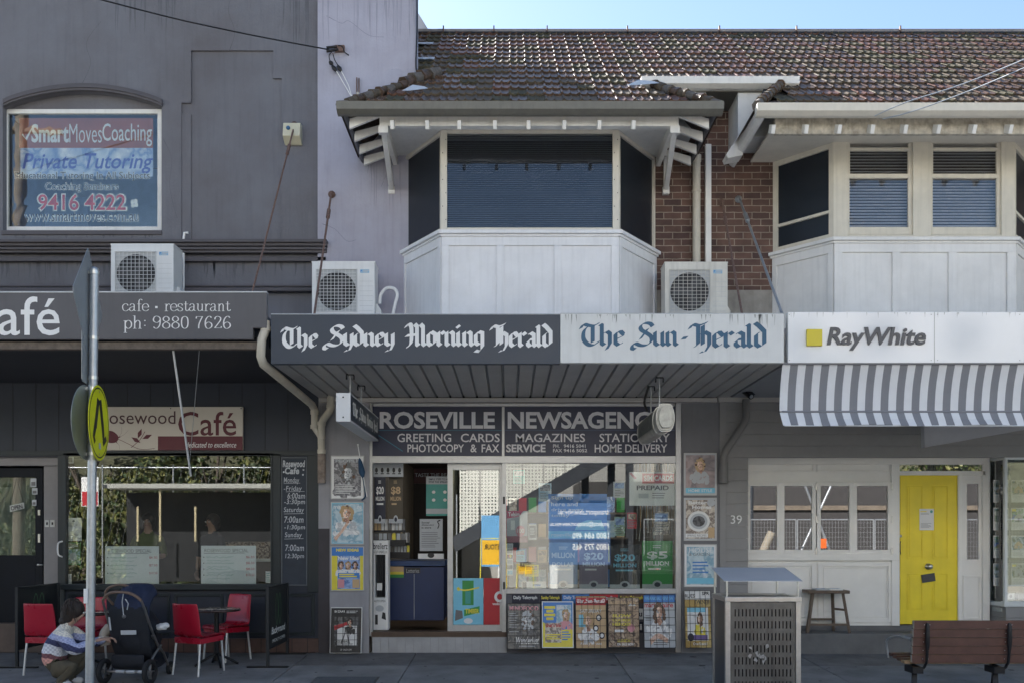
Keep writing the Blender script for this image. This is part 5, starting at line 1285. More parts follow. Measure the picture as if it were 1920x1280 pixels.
def b_marie(mb, fr):
    mb.rect(fr, (0, 1, 0, 1), P_LGREY, .0004); mb.rect(fr, (0, 1, .86, 1), P_BLUE, .0008); mb.text("FINANCIAL REVIEW", fr, (.05, .95, .9, .96), P_SKY, w=.0012); mb.text("marie", fr, (.03, .45, .76, .85), P_RED, bold=.02, w=.0012); mb.text("aire", fr, (.6, .95, .76, .85), P_RED, bold=.02, w=.0012)
    portrait(mb, fr, (.5, .66), .14, P_HAIR, skin_p, P_CLOTH, .0016, True, 1.3); bars(mb, fr, .05, .3, .5, .62, 4, P_GREY, .006); mb.line(fr, [(.2, .1), (.45, .22), (.75, .12)], [.12, .1, .1], skin_p, .0056, 4); bars(mb, fr, .3, .9, .04, .12, 2, P_GREY, .0062)
poster("newspaper_board", 1208, 1267, 1115, 1213, -.16, "pale magazine board with blue header and red title, next to the charcoal wall", "poster", b_marie, P_LGREY, lean=.09, thick=.012, grid=True, group=GRP)
def b_woman(mb, fr):
    mb.rect(fr, (0, 1, 0, 1), picture("photo_mustard", [(176, 148, 76), (150, 120, 60), (200, 176, 110), (120, 100, 60)], 4, 7), .0004); mb.rect(fr, (0, 1, .84, 1), print_white, .0008); mb.text("RUES", fr, (.03, .4, .87, .94), print_black, bold=.03, w=.0012); mb.text("SPR", fr, (.68, .97, .92, .98), print_black, bold=.03, w=.0012)
    mb.text("TWENTY", fr, (.4, .95, .76, .84), print_black, bold=.02, w=.0012); mb.rect(fr, (.1, .9, .12, .7), print_white, .0008); mb.rect(fr, (.1, .8, .62, .7), P_SKY, .0012); portrait(mb, fr, (.58, .5), .08, P_HAIR, skin_p, P_YEL, .0016, True, 1.3); mb.rect(fr, (.28, .86, .13, .22), P_PURP, .0054); mb.disc(fr, (.22, .18), .12, .07, P_NAVY, .0058); mb.text("One Special", fr, (.3, .84, .03, .09), print_white, bold=.02, w=.0058)
poster("newspaper_board", 1285, 1334, 1107, 1213, -.16, "mustard magazine board with purple band, right of the charcoal wall's foot behind the bin", "poster", b_woman, P_TAN, lean=.09, thick=.012, grid=True, group=GRP)
# newspaper masthead strips along the stall riser
t = sign_thing("masthead_panel", 1110, 1121, FY, "row of navy newspaper masthead strips under the shop window behind the leaning boards")
mb = MB(); x = 960
for s, w_, c in (("Daily Telegraph", 52, P_NAVY), ("Sunday Telegraph", 42, P_NAVY), ("Daily Telegraph", 52, P_BLUE), ("The Australian", 54, P_RED), ("Sunday Telegraph", 50, P_BROWN), ("Daily Telegraph", 40, P_BLUE), ("Financial Review", 52, P_BLUE)):
    mb.pbox(x, x + w_ - 1.5, 1113.5, 1130, FY - .012, .01, c); mb.text(s, pfront(FY - .013), pb(x + 3, x + w_ - 5, 1116, 1124), P_YEL if w_ in (42, 50) else print_white, bold=.02); x += w_
for a, b, c, d, m, s in ((1186, 1206, 1140, 1160, print_white, "Au"), (1186, 1206, 1165, 1185, P_NAVY, "ai")): mb.pbox(a, b, c, d, FY - .012, .01, m); mb.text(s, pfront(FY - .013), pb(a + 2, b - 2, c + 4, d - 5), P_NAVY if m is print_white else print_white, bold=.03)
mb.build("print", t)

# posters inside the newsagency window
WY = FY + .06
def q_pre(mb, fr):
    mb.rect(fr, (0, 1, 0, 1), print_white, .0004); mb.rect(fr, (.28, .98, .66, .96), P_RED, .0008); mb.text("SIM CARDS", fr, (.32, .94, .74, .9), print_white, bold=.03, w=.0012); mb.text("PREPAID", fr, (.16, .86, .46, .6), P_NAVY, bold=.03, w=.0012); mb.rect(fr, (.2, .42, .22, .36), P_LGREY, .001); bars(mb, fr, .5, .85, .2, .4, 3, P_GREY, .001); mb.line(fr, [(.02, .97), (.14, .8)], .05, P_PINK, .001)
poster("window_poster", 1180, 1266, 884, 947, WY, "white prepaid phone card poster high in the shop window's right corner", "poster", q_pre, print_white)
def q_tel(mb, fr):
    mb.rect(fr, (0, 1, 0, 1), P_LGREY, .0004); mb.poly(fr, [(0, .76), (.6, .82), (.8, 1), (0, 1)], pm("crimson", (170, 30, 80)), .0008); mb.text("Telsim", fr, (.08, .62, .83, .96), print_white, bold=.02, w=.0012); mb.rect(fr, (.2, .4, .4, .7), print_white, .0008); mb.disc(fr, (.66, .36), .22, .18, P_PINK, .0008); mb.text("100", fr, (.5, .84, .3, .44), print_white, bold=.01, w=.0012); mb.rect(fr, (0, 1, 0, .2), pm("dusty_rose", (150, 90, 100)), .0008)
poster("window_poster", 950, 989, 957, 1016, WY, "pink and grey phone card poster at the shop window's left edge", "poster", q_tel, P_LGREY)
def q_phone(mb, fr): mb.rect(fr, (0, 1, 0, 1), print_white, .0003); mb.rect(fr, (.08, .92, .12, .9), P_GREY, .0008); bars(mb, fr, .2, .8, .3, .8, 5, print_white, .0012, .5)
poster("window_sticker", 991, 1006, 982, 1011, WY, "white phone shaped sticker in the shop window", "sticker", q_phone, print_white)
def q_cards(mb, fr):
    for k, c in enumerate((P_LGREY, P_GREY, P_NAVY, P_LGREY, P_GREY, P_SKY)): mb.rect(fr, (.08, .92, .86 - k * .165, .98 - k * .165), c, .0006)
    mb.disc(fr, (.4, .61), .18, .05, P_RED, .001); mb.disc(fr, (.6, .61), .18, .05, P_YEL, .0012)
poster("window_sticker", 950, 962, 1018, 1078, WY, "column of small payment card stickers down the shop window's left edge", "sticker", q_cards, print_white)
def q_sign(mb, fr):
    mb.rect(fr, (0, 1, 0, 1), P_BLUE, .0003)
    for k, s in enumerate(("Sign up", "here and", "drive away", "today")): mb.text(s, fr, (.05, (.42, .5, .6, .36)[k], .86 - k * .13, .95 - k * .13), print_white, bold=.012, w=.001)
    mb.poly(fr, [(.45, .2), (.5, .34), (.66, .42), (.9, .42), (.97, .2)], P_SKY, .0008); mb.rect(fr, (0, 1, .02, .18), P_SKY, .0006); mb.text("roseville", fr, (.05, .4, .06, .14), print_white, w=.001)
poster("window_poster", 1028, 1138, 925, 1010, WY, "large blue sign up and drive away poster in the shop window", "poster", q_sign, P_BLUE)
def lotto(bg, txt, big, sub, tm):
    def f(mb, fr):
        mb.rect(fr, (0, 1, 0, 1), bg, .0003); mb.text(big, fr, (.16, .84, .6, .78) if len(big) < 5 else (.1, .9, .66, .78), tm, bold=.03, w=.001); mb.text(sub, fr, (.12, .88, .48, .57), tm, bold=.03, w=.001)
        mb.rect(fr, (0, 1, 0, .09), P_LGREY, .0006); mb.disc(fr, (.5, .09), .16, .08, P_LGREY, .0009); mb.disc(fr, (.5, .08), .1, .05, P_NAVY, .0013); bars(mb, fr, .2, .8, .38, .44, 1, tm, .001, .6)
        bars(mb, fr, .35, .65, .84, .92, 2, tm, .001)
    return f
poster("window_poster", 1029, 1083, 1016, 1102, WY, "pale blue million dollar lottery poster low in the shop window", "poster", lotto(pm("steel_blue", (104, 136, 170)), 0, "MILLION", "DOLLAR", print_white), P_BLUE)
poster("window_poster", 1086, 1140, 1016, 1102, WY, "mauve twenty million lottery poster low in the shop window", "poster", lotto(pm("mauve", (120, 110, 128)), 0, "$20", "MILLION", print_white), P_PURP)
poster("window_poster", 1143, 1200, 1020, 1102, WY, "black twenty million lottery poster low in the shop window", "poster", lotto(print_black, 0, "$20", "MILLION", P_SKY), print_black)
poster("window_poster", 1204, 1261, 1013, 1102, WY, "green million lottery poster low in the shop window's right corner", "poster", lotto(P_GREEN, 0, "$5", "MILLION", print_white), P_GREEN)
def q_small(mb, fr): mb.rect(fr, (0, 1, 0, 1), print_white, .0003); mb.rect(fr, (.04, .2, .1, .9), P_NAVY, .0006); bars(mb, fr, .45, .9, .3, .7, 1, P_BLUE, .0006, .6)
poster("window_sticker", 978, 1024, 1089, 1103, WY, "small white strip sticker at the bottom of the shop window", "sticker", q_small, print_white)
rr = random.Random(77)
for k, (px, py, w_, h_, c, lab) in enumerate(((1150, 902, 22, 30, P_LGREY, "small pale flyer high in the shop window"), (1008, 1030, 17, 24, P_TAN, "tan card in the shop window beside the blue poster"), (968, 1030, 16, 22, P_SKY, "pale blue card low in the shop window's left half"), (1152, 968, 20, 36, fade_g, "green garden picture card in the shop window"), (1176, 960, 18, 30, P_RED, "red card below the prepaid poster"), (1010, 905, 24, 34, fade_b, "faded sea picture card high in the shop window"), (1225, 958, 30, 44, fade_c, "brown picture card above the green lottery poster"), (984, 1058, 26, 22, P_YEL, "yellow card at the bottom left of the shop window"), (962, 880, 22, 26, P_TEAL, "teal flyer at the top left of the shop window"))):
    poster("window_card", px, px + w_, py, py + h_, WY + .01, lab, "card", lambda mb, fr: (bars(mb, fr, .12, .88, .1, .5, 4, P_GREY, .0006, .35), mb.rect(fr, (.1, .9, .58, .92), (fade_f, fade_d, fade_a)[k % 3], .0006)), c, thick=.003)
t = thing("hanging_goods", tuple(P(1218, 950, .5)), "bundle of pale cords and strips hanging inside the shop window", "hanging goods")
for k in range(16):
    mb = MB(); px = 1196 + k * 4 + rr.uniform(-1, 1); mb.tube([P(px, 868, .5), P(px + rr.uniform(-3, 3), 930, .5), P(px + rr.uniform(-6, 6), 985 + rr.uniform(0, 30), .48)], rr.uniform(.004, .010), (P_LGREY, P_TAN, print_white)[k % 3], 5); mb.build("strip", t)
# glass door posters
def q_blue(mb, fr):
    mb.rect(fr, (0, 1, 0, 1), P_SKY, .0003); mb.rect(fr, (.3, .68, .42, .95), P_GREEN, .0007); mb.line(fr, [(.12, .78), (.4, .74), (.86, .8)], [.03, .09, .03], P_YEL, .001, 4); mb.rect(fr, (.4, .58, .45, .72), P_TEAL, .0012); mb.add([fr(a, b, .001) for a, b in ((.36, .18), (.88, .26), (.88, .4), (.36, .32))], [(0, 1, 2, 3)], P_GREEN)
    mb.text("TIMBER", fr, (.4, .86, .24, .34), P_YEL, bold=.03, w=.0016); mb.poly(fr, [(.05, .08), (.32, .14), (.3, .3), (.08, .32)], P_GREY, .001); mb.disc(fr, (.5, .08), .15, .06, print_white, .0012)
poster("door_poster", 850, 906, 1083, 1170, DY - .006, "pale blue poster with green figure low on the sliding glass door", "poster", q_blue, P_SKY)
def q_red(mb, fr): mb.rect(fr, (0, 1, 0, 1), P_RED, .0003); mb.disc(fr, (.98, .6), .32, .12, print_white, .0007); mb.disc(fr, (1.0, .6), .17, .065, P_RED, .0011); mb.text("vodo", fr, (.54, 1.0, .42, .48), print_white, bold=.03, w=.0012)
poster("door_poster", 907, 937, 1083, 1170, DY - .006, "plain red poster with white ring emblem low on the sliding glass door", "poster", q_red, P_RED)
# things just inside the doorway
def q_green(mb, fr): mb.rect(fr, (0, 1, 0, 1), P_TEAL, .0003); mb.rect(fr, (0, 1, .8, 1), P_LGREY, .0006); mb.text("SIMPLE STEPS TO HELP", fr, (.1, .98, .9, .95), P_NAVY, bold=.02, w=.001); mb.text("STOP THE SPREAD", fr, (.1, .86, .83, .88), P_NAVY, bold=.02, w=.001); mb.rect(fr, (0, 1, .05, .18), P_LGREY, .0006); [mb.disc(fr, c, .07, .04, print_white, .001) for c in ((.3, .6), (.75, .6), (.3, .4), (.75, .4))]
poster("notice", 799, 846, 892, 966, .7, "teal health notice hanging inside the shop doorway", "notice", q_green, P_TEAL)
def q_soc(mb, fr):
    mb.rect(fr, (0, 1, 0, 1), P_LGREY, .0003)
    for k, s in enumerate(("Social", "distancing", "in store")): mb.text(s, fr, (.08, (.42, .62, .5)[k], .86 - k * .08, .92 - k * .08), print_black, bold=.02, w=.001)
    mb.line(fr, [(.78, .7), (.84, .82), (.78, .92), (.9, .96)], .04, print_black, .001, 4); bars(mb, fr, .08, .92, .1, .6, 9, P_GREY, .001, .3)
poster("notice", 787, 830, 972, 1032, .6, "grey social distancing notice inside the shop doorway", "notice", q_soc, P_LGREY)
poster("notice", 784, 832, 1037, 1047, .58, "narrow white lottery strip below the grey doorway notice", "notice", lambda mb, fr: (mb.rect(fr, (0, 1, 0, 1), print_white, .0003), mb.disc(fr, (.5, .7), .13, .5, print_black, .0008)), print_white)
t = thing("overhead_sign", tuple(P(805, 890, 1.2)), "maroon overhead sign deep inside the shop doorway", "sign")
mb = MB(); mb.pbox(776, 850, 878, 905, 1.2, .05, mat("maroon_board", (.06, .015, .018), .6, var=.1)); mb.build("board", t); mb = MB(); mb.text("TASTE THE REAL", pfront(1.198), pb(778, 848, 886, 893), P_LGREY, bold=.01); mb.build("lettering", t)
poster("window_poster", 702, 723, 892, 980, .32, "navy twenty million lottery poster just inside the doorway's left side", "poster", lotto(P_NAVY, 0, "$20", "MILLION", print_white), P_NAVY)
poster("window_poster", 729, 755, 892, 980, .42, "dim brown lottery poster just inside the doorway's left side", "poster", lotto(pm("dim_brown", (70, 60, 44)), 0, "$8", "MILLION", P_TAN), P_NAVY)
t = thing("pelmet_sign", tuple(P(728, 885, .3)), "white strip of small black lottery emblems over the doorway posters", "sign")
mb = MB(); fr = unit_sheet(699, 756, 868, 893, .3); slab(mb, fr, 0, 1, 0, 1, -.02, 0, P_LGREY)
for k in range(5): mb.disc(fr, (.12 + .19 * k, .5), .05, .2, print_black, .001, 8); mb.rect(fr, (.07 + .19 * k, .17 + .19 * k, .2, .28), print_black, .0014)
mb.build("board", t)
t = thing("umbrella_stand", tuple(P(714, 1180, .22)), "tall white cardboard stand of black umbrellas at the left of the doorway", "display stand")
fr = unit_sheet(700, 728, 1012, 1180, .24)
mb = MB(); slab(mb, fr, 0, .12, 0, 1, -.2, 0, print_white); slab(mb, fr, .8, 1, 0, 1, -.2, 0, print_white); slab(mb, fr, .12, .8, 0, .36, -.2, 0, print_white); slab(mb, fr, .12, .8, .84, 1, -.2, 0, print_white); slab(mb, fr, .12, .8, .36, .84, -.2, -.18, print_black)
mb.build("carton", t, bevel=.003)
mb = MB(); mb.text("brellerz", fr, (.0, .96, .9, .97), print_black, bold=.015, w=.001); mb.text("GOLF UMBRELLAS", fr, (.02, .94, .855, .885), print_black, w=.001); mb.text("AUTO OPEN", fr, (.05, .8, .31, .335), print_black, w=.001); mb.disc(fr, (.42, .24), .28, .035, P_LGREY, .001); mb.poly(fr, [(.55, .13), (.85, .11), (.8, .19), (.62, .2)], print_black, .001); mb.rect(fr, (.12, .3, .06, .17), print_black, .001); mb.build("print", t)
mb = MB()
for k in range(4): mb.tube([fr(.24 + .15 * k, .38, -.1), fr(.24 + .15 * k, .6, -.1), fr(.24 + .15 * k, .84, -.08)], [.012, .022, .02], print_black, 7)
slab(mb, fr, .2, .55, .44, .52, -.06, -.055, print_white); mb.build("umbrella_bundle", t)
t = thing("lottery_counter", tuple(P(770, 1150, 1.2)), "dark blue lottery counter with orange and green stripes inside the doorway", "counter")
mb = MB(); y = .8
navy_cab = mat("counter_blue", (.012, .03, .11), .4, var=.1)
mb.pbox(728, 832, 1062, 1162, y, .7, navy_cab); mb.pbox(726, 834, 1050, 1060, y - .03, .8, mat("counter_top_blue", (.02, .06, .18), .3, var=.1)); mb.pbox(776, 777, 1075, 1160, y - .004, .004, P_LGREY)
mb.build("cabinet", t, bevel=.004)
mb = MB(); mb.pbox(727, 757, 1061, 1071, y - .006, .006, P_TAN); mb.pbox(727, 757, 1071, 1076, y - .006, .006, P_YEL); mb.pbox(727, 757, 1076, 1082, y - .006, .006, P_GREEN); mb.pbox(759, 788, 1063, 1074, y - .006, .006, print_black); mb.text("Lotteries", pfront(y - .008), pb(762, 786, 1065, 1073), P_LGREY); mb.build("stripe_panel", t)
for k, (px, py, y, w_) in enumerate(((700, 985, .5, 60), (726, 1008, .7, 42))):
    t = thing("card_rack", tuple(P(px + w_ / 2, py + 30, y)), ("upper tilted rack of pale brochures inside the doorway", "lower rack of pale brochures above the blue counter")[k], "card rack")
    mb = MB(); mb.pbox(px, px + w_, py + 8, py + 12, y - .03, .12, black_metal); mb.pbox(px, px + w_, py + 26, py + 38, y - .03, .12, black_metal); mb.build("shelf", t)
    mb = MB(); rr = random.Random(k)
    for q in range(9): a = px + 2 + q * w_ / 9.2; mb.pbox(a, a + w_ / 11, py - rr.uniform(4, 13), py + 8, y + .01 + .004 * q, .004, (P_LGREY, P_GREY, print_white, P_TAN)[rr.randrange(4)])
    for q in range(7): a = px + 2 + q * w_ / 7.2; mb.pbox(a, a + w_ / 9, py + 14, py + 26, y - .01 - .003 * q, .004, (P_LGREY, print_white, P_GREY, P_YEL)[rr.randrange(4)])
    mb.build("brochures", t)
# shelves of goods further inside the shop
t = thing("magazine_shelf", tuple(P(1120, 1100, 2.6)), "long dim shelf unit of magazines seen through the shop window", "shelf")
mb = MB()
for k in range(5): mb.box(-.2, 2.0, 2.6, 3.0, .3 + k * .42, .33 + k * .42, mat("shelf_timber", (.12, .09, .065), .6, var=.2))
mb.box(-.2, 2.0, 3.0, 3.03, .22, 2.3, dark_interior); mb.build("shelving", t)
mb = MB(); rr = random.Random(9)
for k in range(5):
    for q in range(13): mb.box(-.17 + q * .165, -.04 + q * .165, 2.66, 2.68, .335 + k * .42, .335 + k * .42 + rr.uniform(.22, .3), (P_BLUE, P_RED, P_YEL, P_LGREY, P_GREEN, P_TAN, fade_b, fade_c, fade_f, P_PINK)[rr.randrange(10)])
mb.build("magazine_covers", t)

# cafe window notices
def h_spec(n, pr, seed):
    def f(mb, fr):
        mb.text("ROSEWOOD SPECIAL", fr, (.06, .86, .83, .92), P_GREY, bold=-.004, w=.0006, shear=.05); mb.line(fr, [(.05, .80), (.8, .81)], .012, P_GREY, .0006)
        rr = random.Random(seed)
        for k in range(n):
            v = .70 - k * .62 / n
            mb.disc(fr, (.05, v), .012, .016, P_GREY, .0006, 6)
            pts = [(.09 + .5 * q / 40, v + rr.uniform(-.022, .022)) for q in range(41)]
            mb.line(fr, pts, .007, P_TEAL, .0006); pts = [(.11 + .42 * q / 34, v - .095 + rr.uniform(-.02, .02)) for q in range(35)]; mb.line(fr, pts, .006, P_TEAL, .0006)
            mb.text(pr[k], fr, (.82, .97, v - .035, v + .035), P_RED, bold=-.002, w=.0006)
    return f
paper_blue = mat("pale_blue_paper", (.70, .76, .78), .7, var=.04)
poster("menu_notice", 197, 298, 1023, 1094, .05, "handwritten pale blue specials sheet in the cafe window behind the stroller", "notice", h_spec(3, ("$6.50", "$7.50", "$10.50"), 1), paper_blue, thick=.003)
poster("menu_notice", 377, 480, 1022, 1094, .05, "handwritten pale blue specials sheet in the cafe window above the red chairs", "notice", h_spec(4, ("$6.50", "$8.50", "$8.50", "$10.50"), 2), paper_blue, thick=.003)
def n_white(mb, fr): mb.disc(fr, (.5, .86), .08, .05, P_GREY, .0005, 10); bars(mb, fr, .15, .85, .62, .8, 4, P_GREY, .0005, .3); bars(mb, fr, .12, .88, .05, .25, 4, P_GREY, .0005, .3)
poster("window_notice", 123, 153, 970, 1013, .05, "white check in notice at the cafe window's left edge", "notice", n_white, print_white, thick=.003)
def n_green(mb, fr): mb.rect(fr, (.03, .97, .03, .97), fade_g, .0004); mb.rect(fr, (.03, .97, .7, .95), pm("olive", (90, 100, 60)), .0007); bars(mb, fr, .1, .9, .74, .92, 3, print_white, .001, .4); mb.disc(fr, (.5, .36), .26, .18, P_LGREY, .001)
poster("window_notice", 123, 151, 1016, 1058, .05, "green leaf poster with pale disc at the cafe window's left edge", "notice", n_green, P_GREEN, thick=.003)
poster("window_notice", 119, 134, 1075, 1094, .05, "small white card at the bottom left of the cafe window", "notice", lambda mb, fr: bars(mb, fr, .1, .9, .1, .9, 6, P_GREY, .0005, .25), print_white, thick=.003)
poster("window_notice", 124, 138, 855, 868, .05, "small square sticker at the top left of the cafe window", "sticker", lambda mb, fr: mb.rect(fr, (.15, .85, .15, .85), P_GREY, .0005), P_LGREY, thick=.003)
poster("window_notice", 498, 509, 1070, 1092, .05, "small white card at the bottom right of the cafe window", "notice", lambda mb, fr: bars(mb, fr, .1, .9, .1, .9, 5, P_TEAL, .0005, .3), print_white, thick=.003)
for a, b, c, d, lab in ((57, 68, 896, 912, "upper pale sticker on the cafe door glass"), (60, 70, 914, 926, "middle pale sticker on the cafe door glass"), (60, 68, 936, 947, "lower pale sticker on the cafe door glass")):
    poster("door_sticker", a, b, c, d, .165, lab, "sticker", lambda mb, fr: mb.rect(fr, (.15, .85, .15, .6), P_GREY, .0005), P_LGREY, thick=.003)
# yellow door notice (the printed code is left out)
def n_door(mb, fr): mb.disc(fr, (.83, .87), .1, .07, P_TEAL, .0005, 12); mb.rect(fr, (.06, .5, .85, .9), P_YEL, .0005); bars(mb, fr, .1, .85, .72, .82, 2, P_GREY, .0005, .3); bars(mb, fr, .1, .9, .1, .34, 5, P_GREY, .0005, .3)
poster("door_notice", 1724, 1751, 953, 993, JY - .022, "white taped notice on the yellow door", "notice", n_door, print_white, thick=.002)
t = thing("house_number", tuple(P(1380, 981, -.02)), "white street number thirty nine on grey weatherboards", "house number"); 
mb = MB(); mb.text("39", pfront(-.028), pb(1370, 1391, 965, 981), letter_white, depth=.006, bold=.002); mb.build("numerals", t)
# property cards on wires
house_print = [picture("house_print_a", [(96, 130, 80), (190, 206, 226), (60, 90, 60), (150, 180, 220)], 11, 1), picture("house_print_b", [(110, 120, 100), (200, 200, 196), (70, 100, 60), (90, 130, 200)], 11, 4), picture("house_print_c", [(70, 110, 190), (110, 150, 90), (200, 210, 220), (60, 90, 70)], 9, 7)]
def card(k):
    def f(mb, fr):
        mb.rect(fr, (.05, .95, .36, .95), house_print[k % 3], .0005); mb.poly(fr, [(.2, .42), (.2, .6), (.45, .74), (.72, .6), (.72, .42)], P_LGREY if k % 2 else P_TAN, .0009); mb.rect(fr, (.4, .52, .42, .55), P_GREY, .0013)
        bars(mb, fr, .08, .8, .08, .3, 4, P_LGREY, .0006, .3); mb.rect(fr, (.05, .3, .84, .95), P_YEL, .0013) if k in (5, 7) else None
    return f
pos = ("top", "second", "third", "bottom")
for c, (a, b) in enumerate(((1863, 1891), (1896, 1926), (1932, 1962))):
    for r in range(4):
        y = .14 if c else .17
        t = poster("property_card", a, b, 899 + r * 52, 941 + r * 52, y, f"white property card with house photo, {pos[r]} of the {('left', 'middle', 'right')[c]} hanging column", "property card", card(c * 4 + r), print_white, thick=.008, group="property cards hanging in the agency window")
t = thing("display_wire", tuple(P(1893, 856, .15)), "thin steel display wires holding property cards in the agency window", "wire")
mb = MB()
for px in (1866, 1893.5, 1929): mb.cyl(P(px, 856, .165), P(px, 1120, .165), .003, steel, 6)
mb.build("cable", t)
t = thing("display_box", tuple(P(1902, 1126, .3)), "small white box with blue end on the agency window sill", "box")
mb = MB(); mb.pbox(1888, 1907, 1110, 1124, .3, .1, print_white); mb.pbox(1903, 1909, 1110, 1124, .295, .1, P_NAVY); mb.disc(pfront(.298), (1895, 1117), 3, 3.5, P_GREY, .001, 10); mb.build("carton", t)
# ================================================================== air conditioners
ac_white = mat("ac_white", (.64, .65, .65), .45, var=.05, scale=4, streak=.08); ac_grille = mat("ac_grille", (.46, .47, .47), .5, var=.1)
def make_ac(loc, label, ac_white=ac_white, badge=True, mesh_n=(11, 12)):
    t = thing("air_conditioner", loc, label, "air conditioner", "outdoor air conditioning units above the canopies")
    x0, y0, z0 = loc; w, h, d = .83, .74, .32
    mb = MB(); mb.box(x0, x0 + w, y0 + .015, y0 + d, z0, z0 + h, ac_white); mb.box(x0 - .006, x0 + w + .006, y0, y0 + d + .005, z0 + h, z0 + h + .018, ac_white)
    mb.box(x0, x0 + .055, y0, y0 + .0149, z0, z0 + h, ac_white); mb.box(x0 + .60, x0 + w, y0, y0 + .0149, z0, z0 + h, ac_white); mb.box(x0 + .055, x0 + .60, y0, y0 + .0149, z0 + .65, z0 + h, ac_white); mb.box(x0 + .055, x0 + .60, y0, y0 + .0149, z0, z0 + .08, ac_white)
    for k in range(7): mb.box(x0 + .63, x0 + w - .02, y0 - .002, y0, z0 + .10 + k * .065, z0 + .104 + k * .065, ac_grille)
    mb.build("casing", t, bevel=.006)
    mb = MB(); c = (x0 + .327, y0 + .0145, z0 + .365)
    fr = lambda u, v, w_: (c[0] + u, c[1] - w_, c[2] + v)
    mb.rect(fr, (-.272, .273, -.285, .285), ac_grille, 0)
    mb.disc(fr, (0, 0), .255, .255, mat("fan_dark", (.02, .02, .024), .5, var=.1), .0006, 40)
    mb.disc(fr, (0, 0), .06, .06, mat("fan_hub", (.06, .06, .065), .5, var=.1), .0012, 16)
    for k in range(3):
        a = k * 2.094 + .4; pts = [(.06 * math.cos(a), .06 * math.sin(a)), (.23 * math.cos(a + .15), .23 * math.sin(a + .15)), (.24 * math.cos(a + .9), .24 * math.sin(a + .9)), (.06 * math.cos(a + 1.2), .06 * math.sin(a + 1.2))]
        mb.poly(fr, pts, MATS["fan_hub"], .001)
    mb.build("fan", t)
    mb = MB(); y = y0 - .012
    for k in range(mesh_n[0]): a = x0 + .06 + .534 * k / (mesh_n[0] - 1); mb.cyl((a, y, z0 + .085), (a, y, z0 + .645), .0032, ac_white, 5)
    for k in range(mesh_n[1]): a = z0 + .085 + .56 * k / (mesh_n[1] - 1); mb.cyl((x0 + .06, y - .006, a), (x0 + .594, y - .006, a), .0032, ac_white, 5)
    mb.build("fan_guard", t)
    mb = MB(); fr2 = lambda u, v, w_: (x0 + .64 + u, y0 - .001 - w_, z0 + .60 + v)
    mb.rect(fr2, (0, .12, 0, .05), mat("ac_badge", (.25, .42, .55), .4, var=0)); mb.poly(fr2, [(.005, .01), (.03, .04), (.005, .04)], P_BLUE, .0006); mb.rect(fr2, (.04, .115, .028, .042), P_LGREY, .0006); mb.rect(fr2, (.04, .1, .008, .02), P_LGREY, .0006); mb.build("badge", t)
    mb = MB(); mb.prism_y([(x0 + w, z0 + .02), (x0 + w + .07, z0 + .02), (x0 + w + .07, z0 + .14), (x0 + w + .02, z0 + .22), (x0 + w, z0 + .22)], y0 + .12, y0 + .27, ac_white); mb.build("valve_cover", t, bevel=.006)
    mb = MB()
    for a in (.12, .66): mb.box(x0 + a, x0 + a + .05, y0 + .0, y0 + .55, z0 - .06, z0 - .001, galv)
    mb.build("bracket", t)
    return t
ac = make_ac((X(208, -.55), -.55, Z(457, -.55) - .758), "white air conditioner above the charcoal cafe fascia")
for px, py, lab, col, mn in ((585, 490, "white air conditioner with curled hose beside the white bay window", mat("ac_white_clean", (.68, .68, .67), .45, var=.08, scale=3, streak=.16), (12, 14)), (1247, 491, "white air conditioner against the brick wall between the bays", mat("ac_white_aged", (.60, .58, .52), .5, var=.14, scale=3, streak=.34), (10, 13))):
    make_ac((X(px, -.55), -.55, Z(py, -.55) - .758), lab, col, True, mn)

pvc = mat("cream_pvc", (.52, .48, .40), .45, var=.14, scale=5, streak=.2)
def pipe(name, pts, r, m, label, cat="pipe", extra=None, rings=()):
    mb = MB(); mb.tube(pts, r, m, 12)
    t = thing(name, tuple(pts[-1]), label, cat); mb.build("pipe", t)
    if rings:
        mb = MB()
        for a, b in rings: mb.cyl(a, b, r * 1.18, m, 12)
        mb.build("coupling", t)
    return t
r_ = .05
pipe("downpipe", [P(498, 602, -2.5), P(498, 618, -2.5), P(491, 636, -2.5), P(489, 668, -2.5), P(494, 682, -2.45), P(584, 757, -.2), P(590, 768, -.11), P(590, 800, -.11), P(602, 818, -.11), P(603, 850, -.11)], r_, pvc,
     "cream drainpipe slanting under the canopy between cafe and newsagency", rings=((P(498, 612, -2.5), P(498, 620, -2.5)), (P(590, 769, -.11), P(590, 776, -.11)), (P(590, 796, -.11), P(590, 803, -.11)), (P(603, 842, -.11), P(603, 849, -.11))))
pipe("downpipe", [P(620, 740, -.12), P(620, 765, -.12), P(617, 772, -.12), P(606, 786, -.12), P(603, 794, -.12), P(603, 822, -.12)], r_, pvc, "short cream drainpipe with elbow joining the slanting pipe by the box sign", rings=((P(620, 758, -.12), P(620, 764, -.12)), (P(603, 790, -.12), P(603, 797, -.12))))
pipe("downpipe", [P(603, 850, -.10), P(603, 905, -.10)], .055, mat("rusted_pipe", (.24, .2, .17), .7, var=.5, scale=10, tint=(.1, .05, .03)), "stained rusty pipe end on the wall beside the chalkboard")
pipe("downpipe", [P(1306, 292, -.09), P(1306, 500, -.09), P(1306, 560, -.09)], .055, pvc, "round cream downpipe on the brick wall below the bay eave", rings=((P(1306, 292, -.09), P(1306, 304, -.09)), (P(1306, 357, -.09), P(1306, 361, -.09))))
mb = MB(); mb.box(X(1323, -.08), X(1334, -.08), -.08, -.01, Z(560, -.08), Z(270, -.08), white_paint)
tag(mb.build("downpipe", loc=tuple(P(1328, 560, -.05)), bevel=.006), "square white downpipe on the brick wall beside the round one", "pipe")
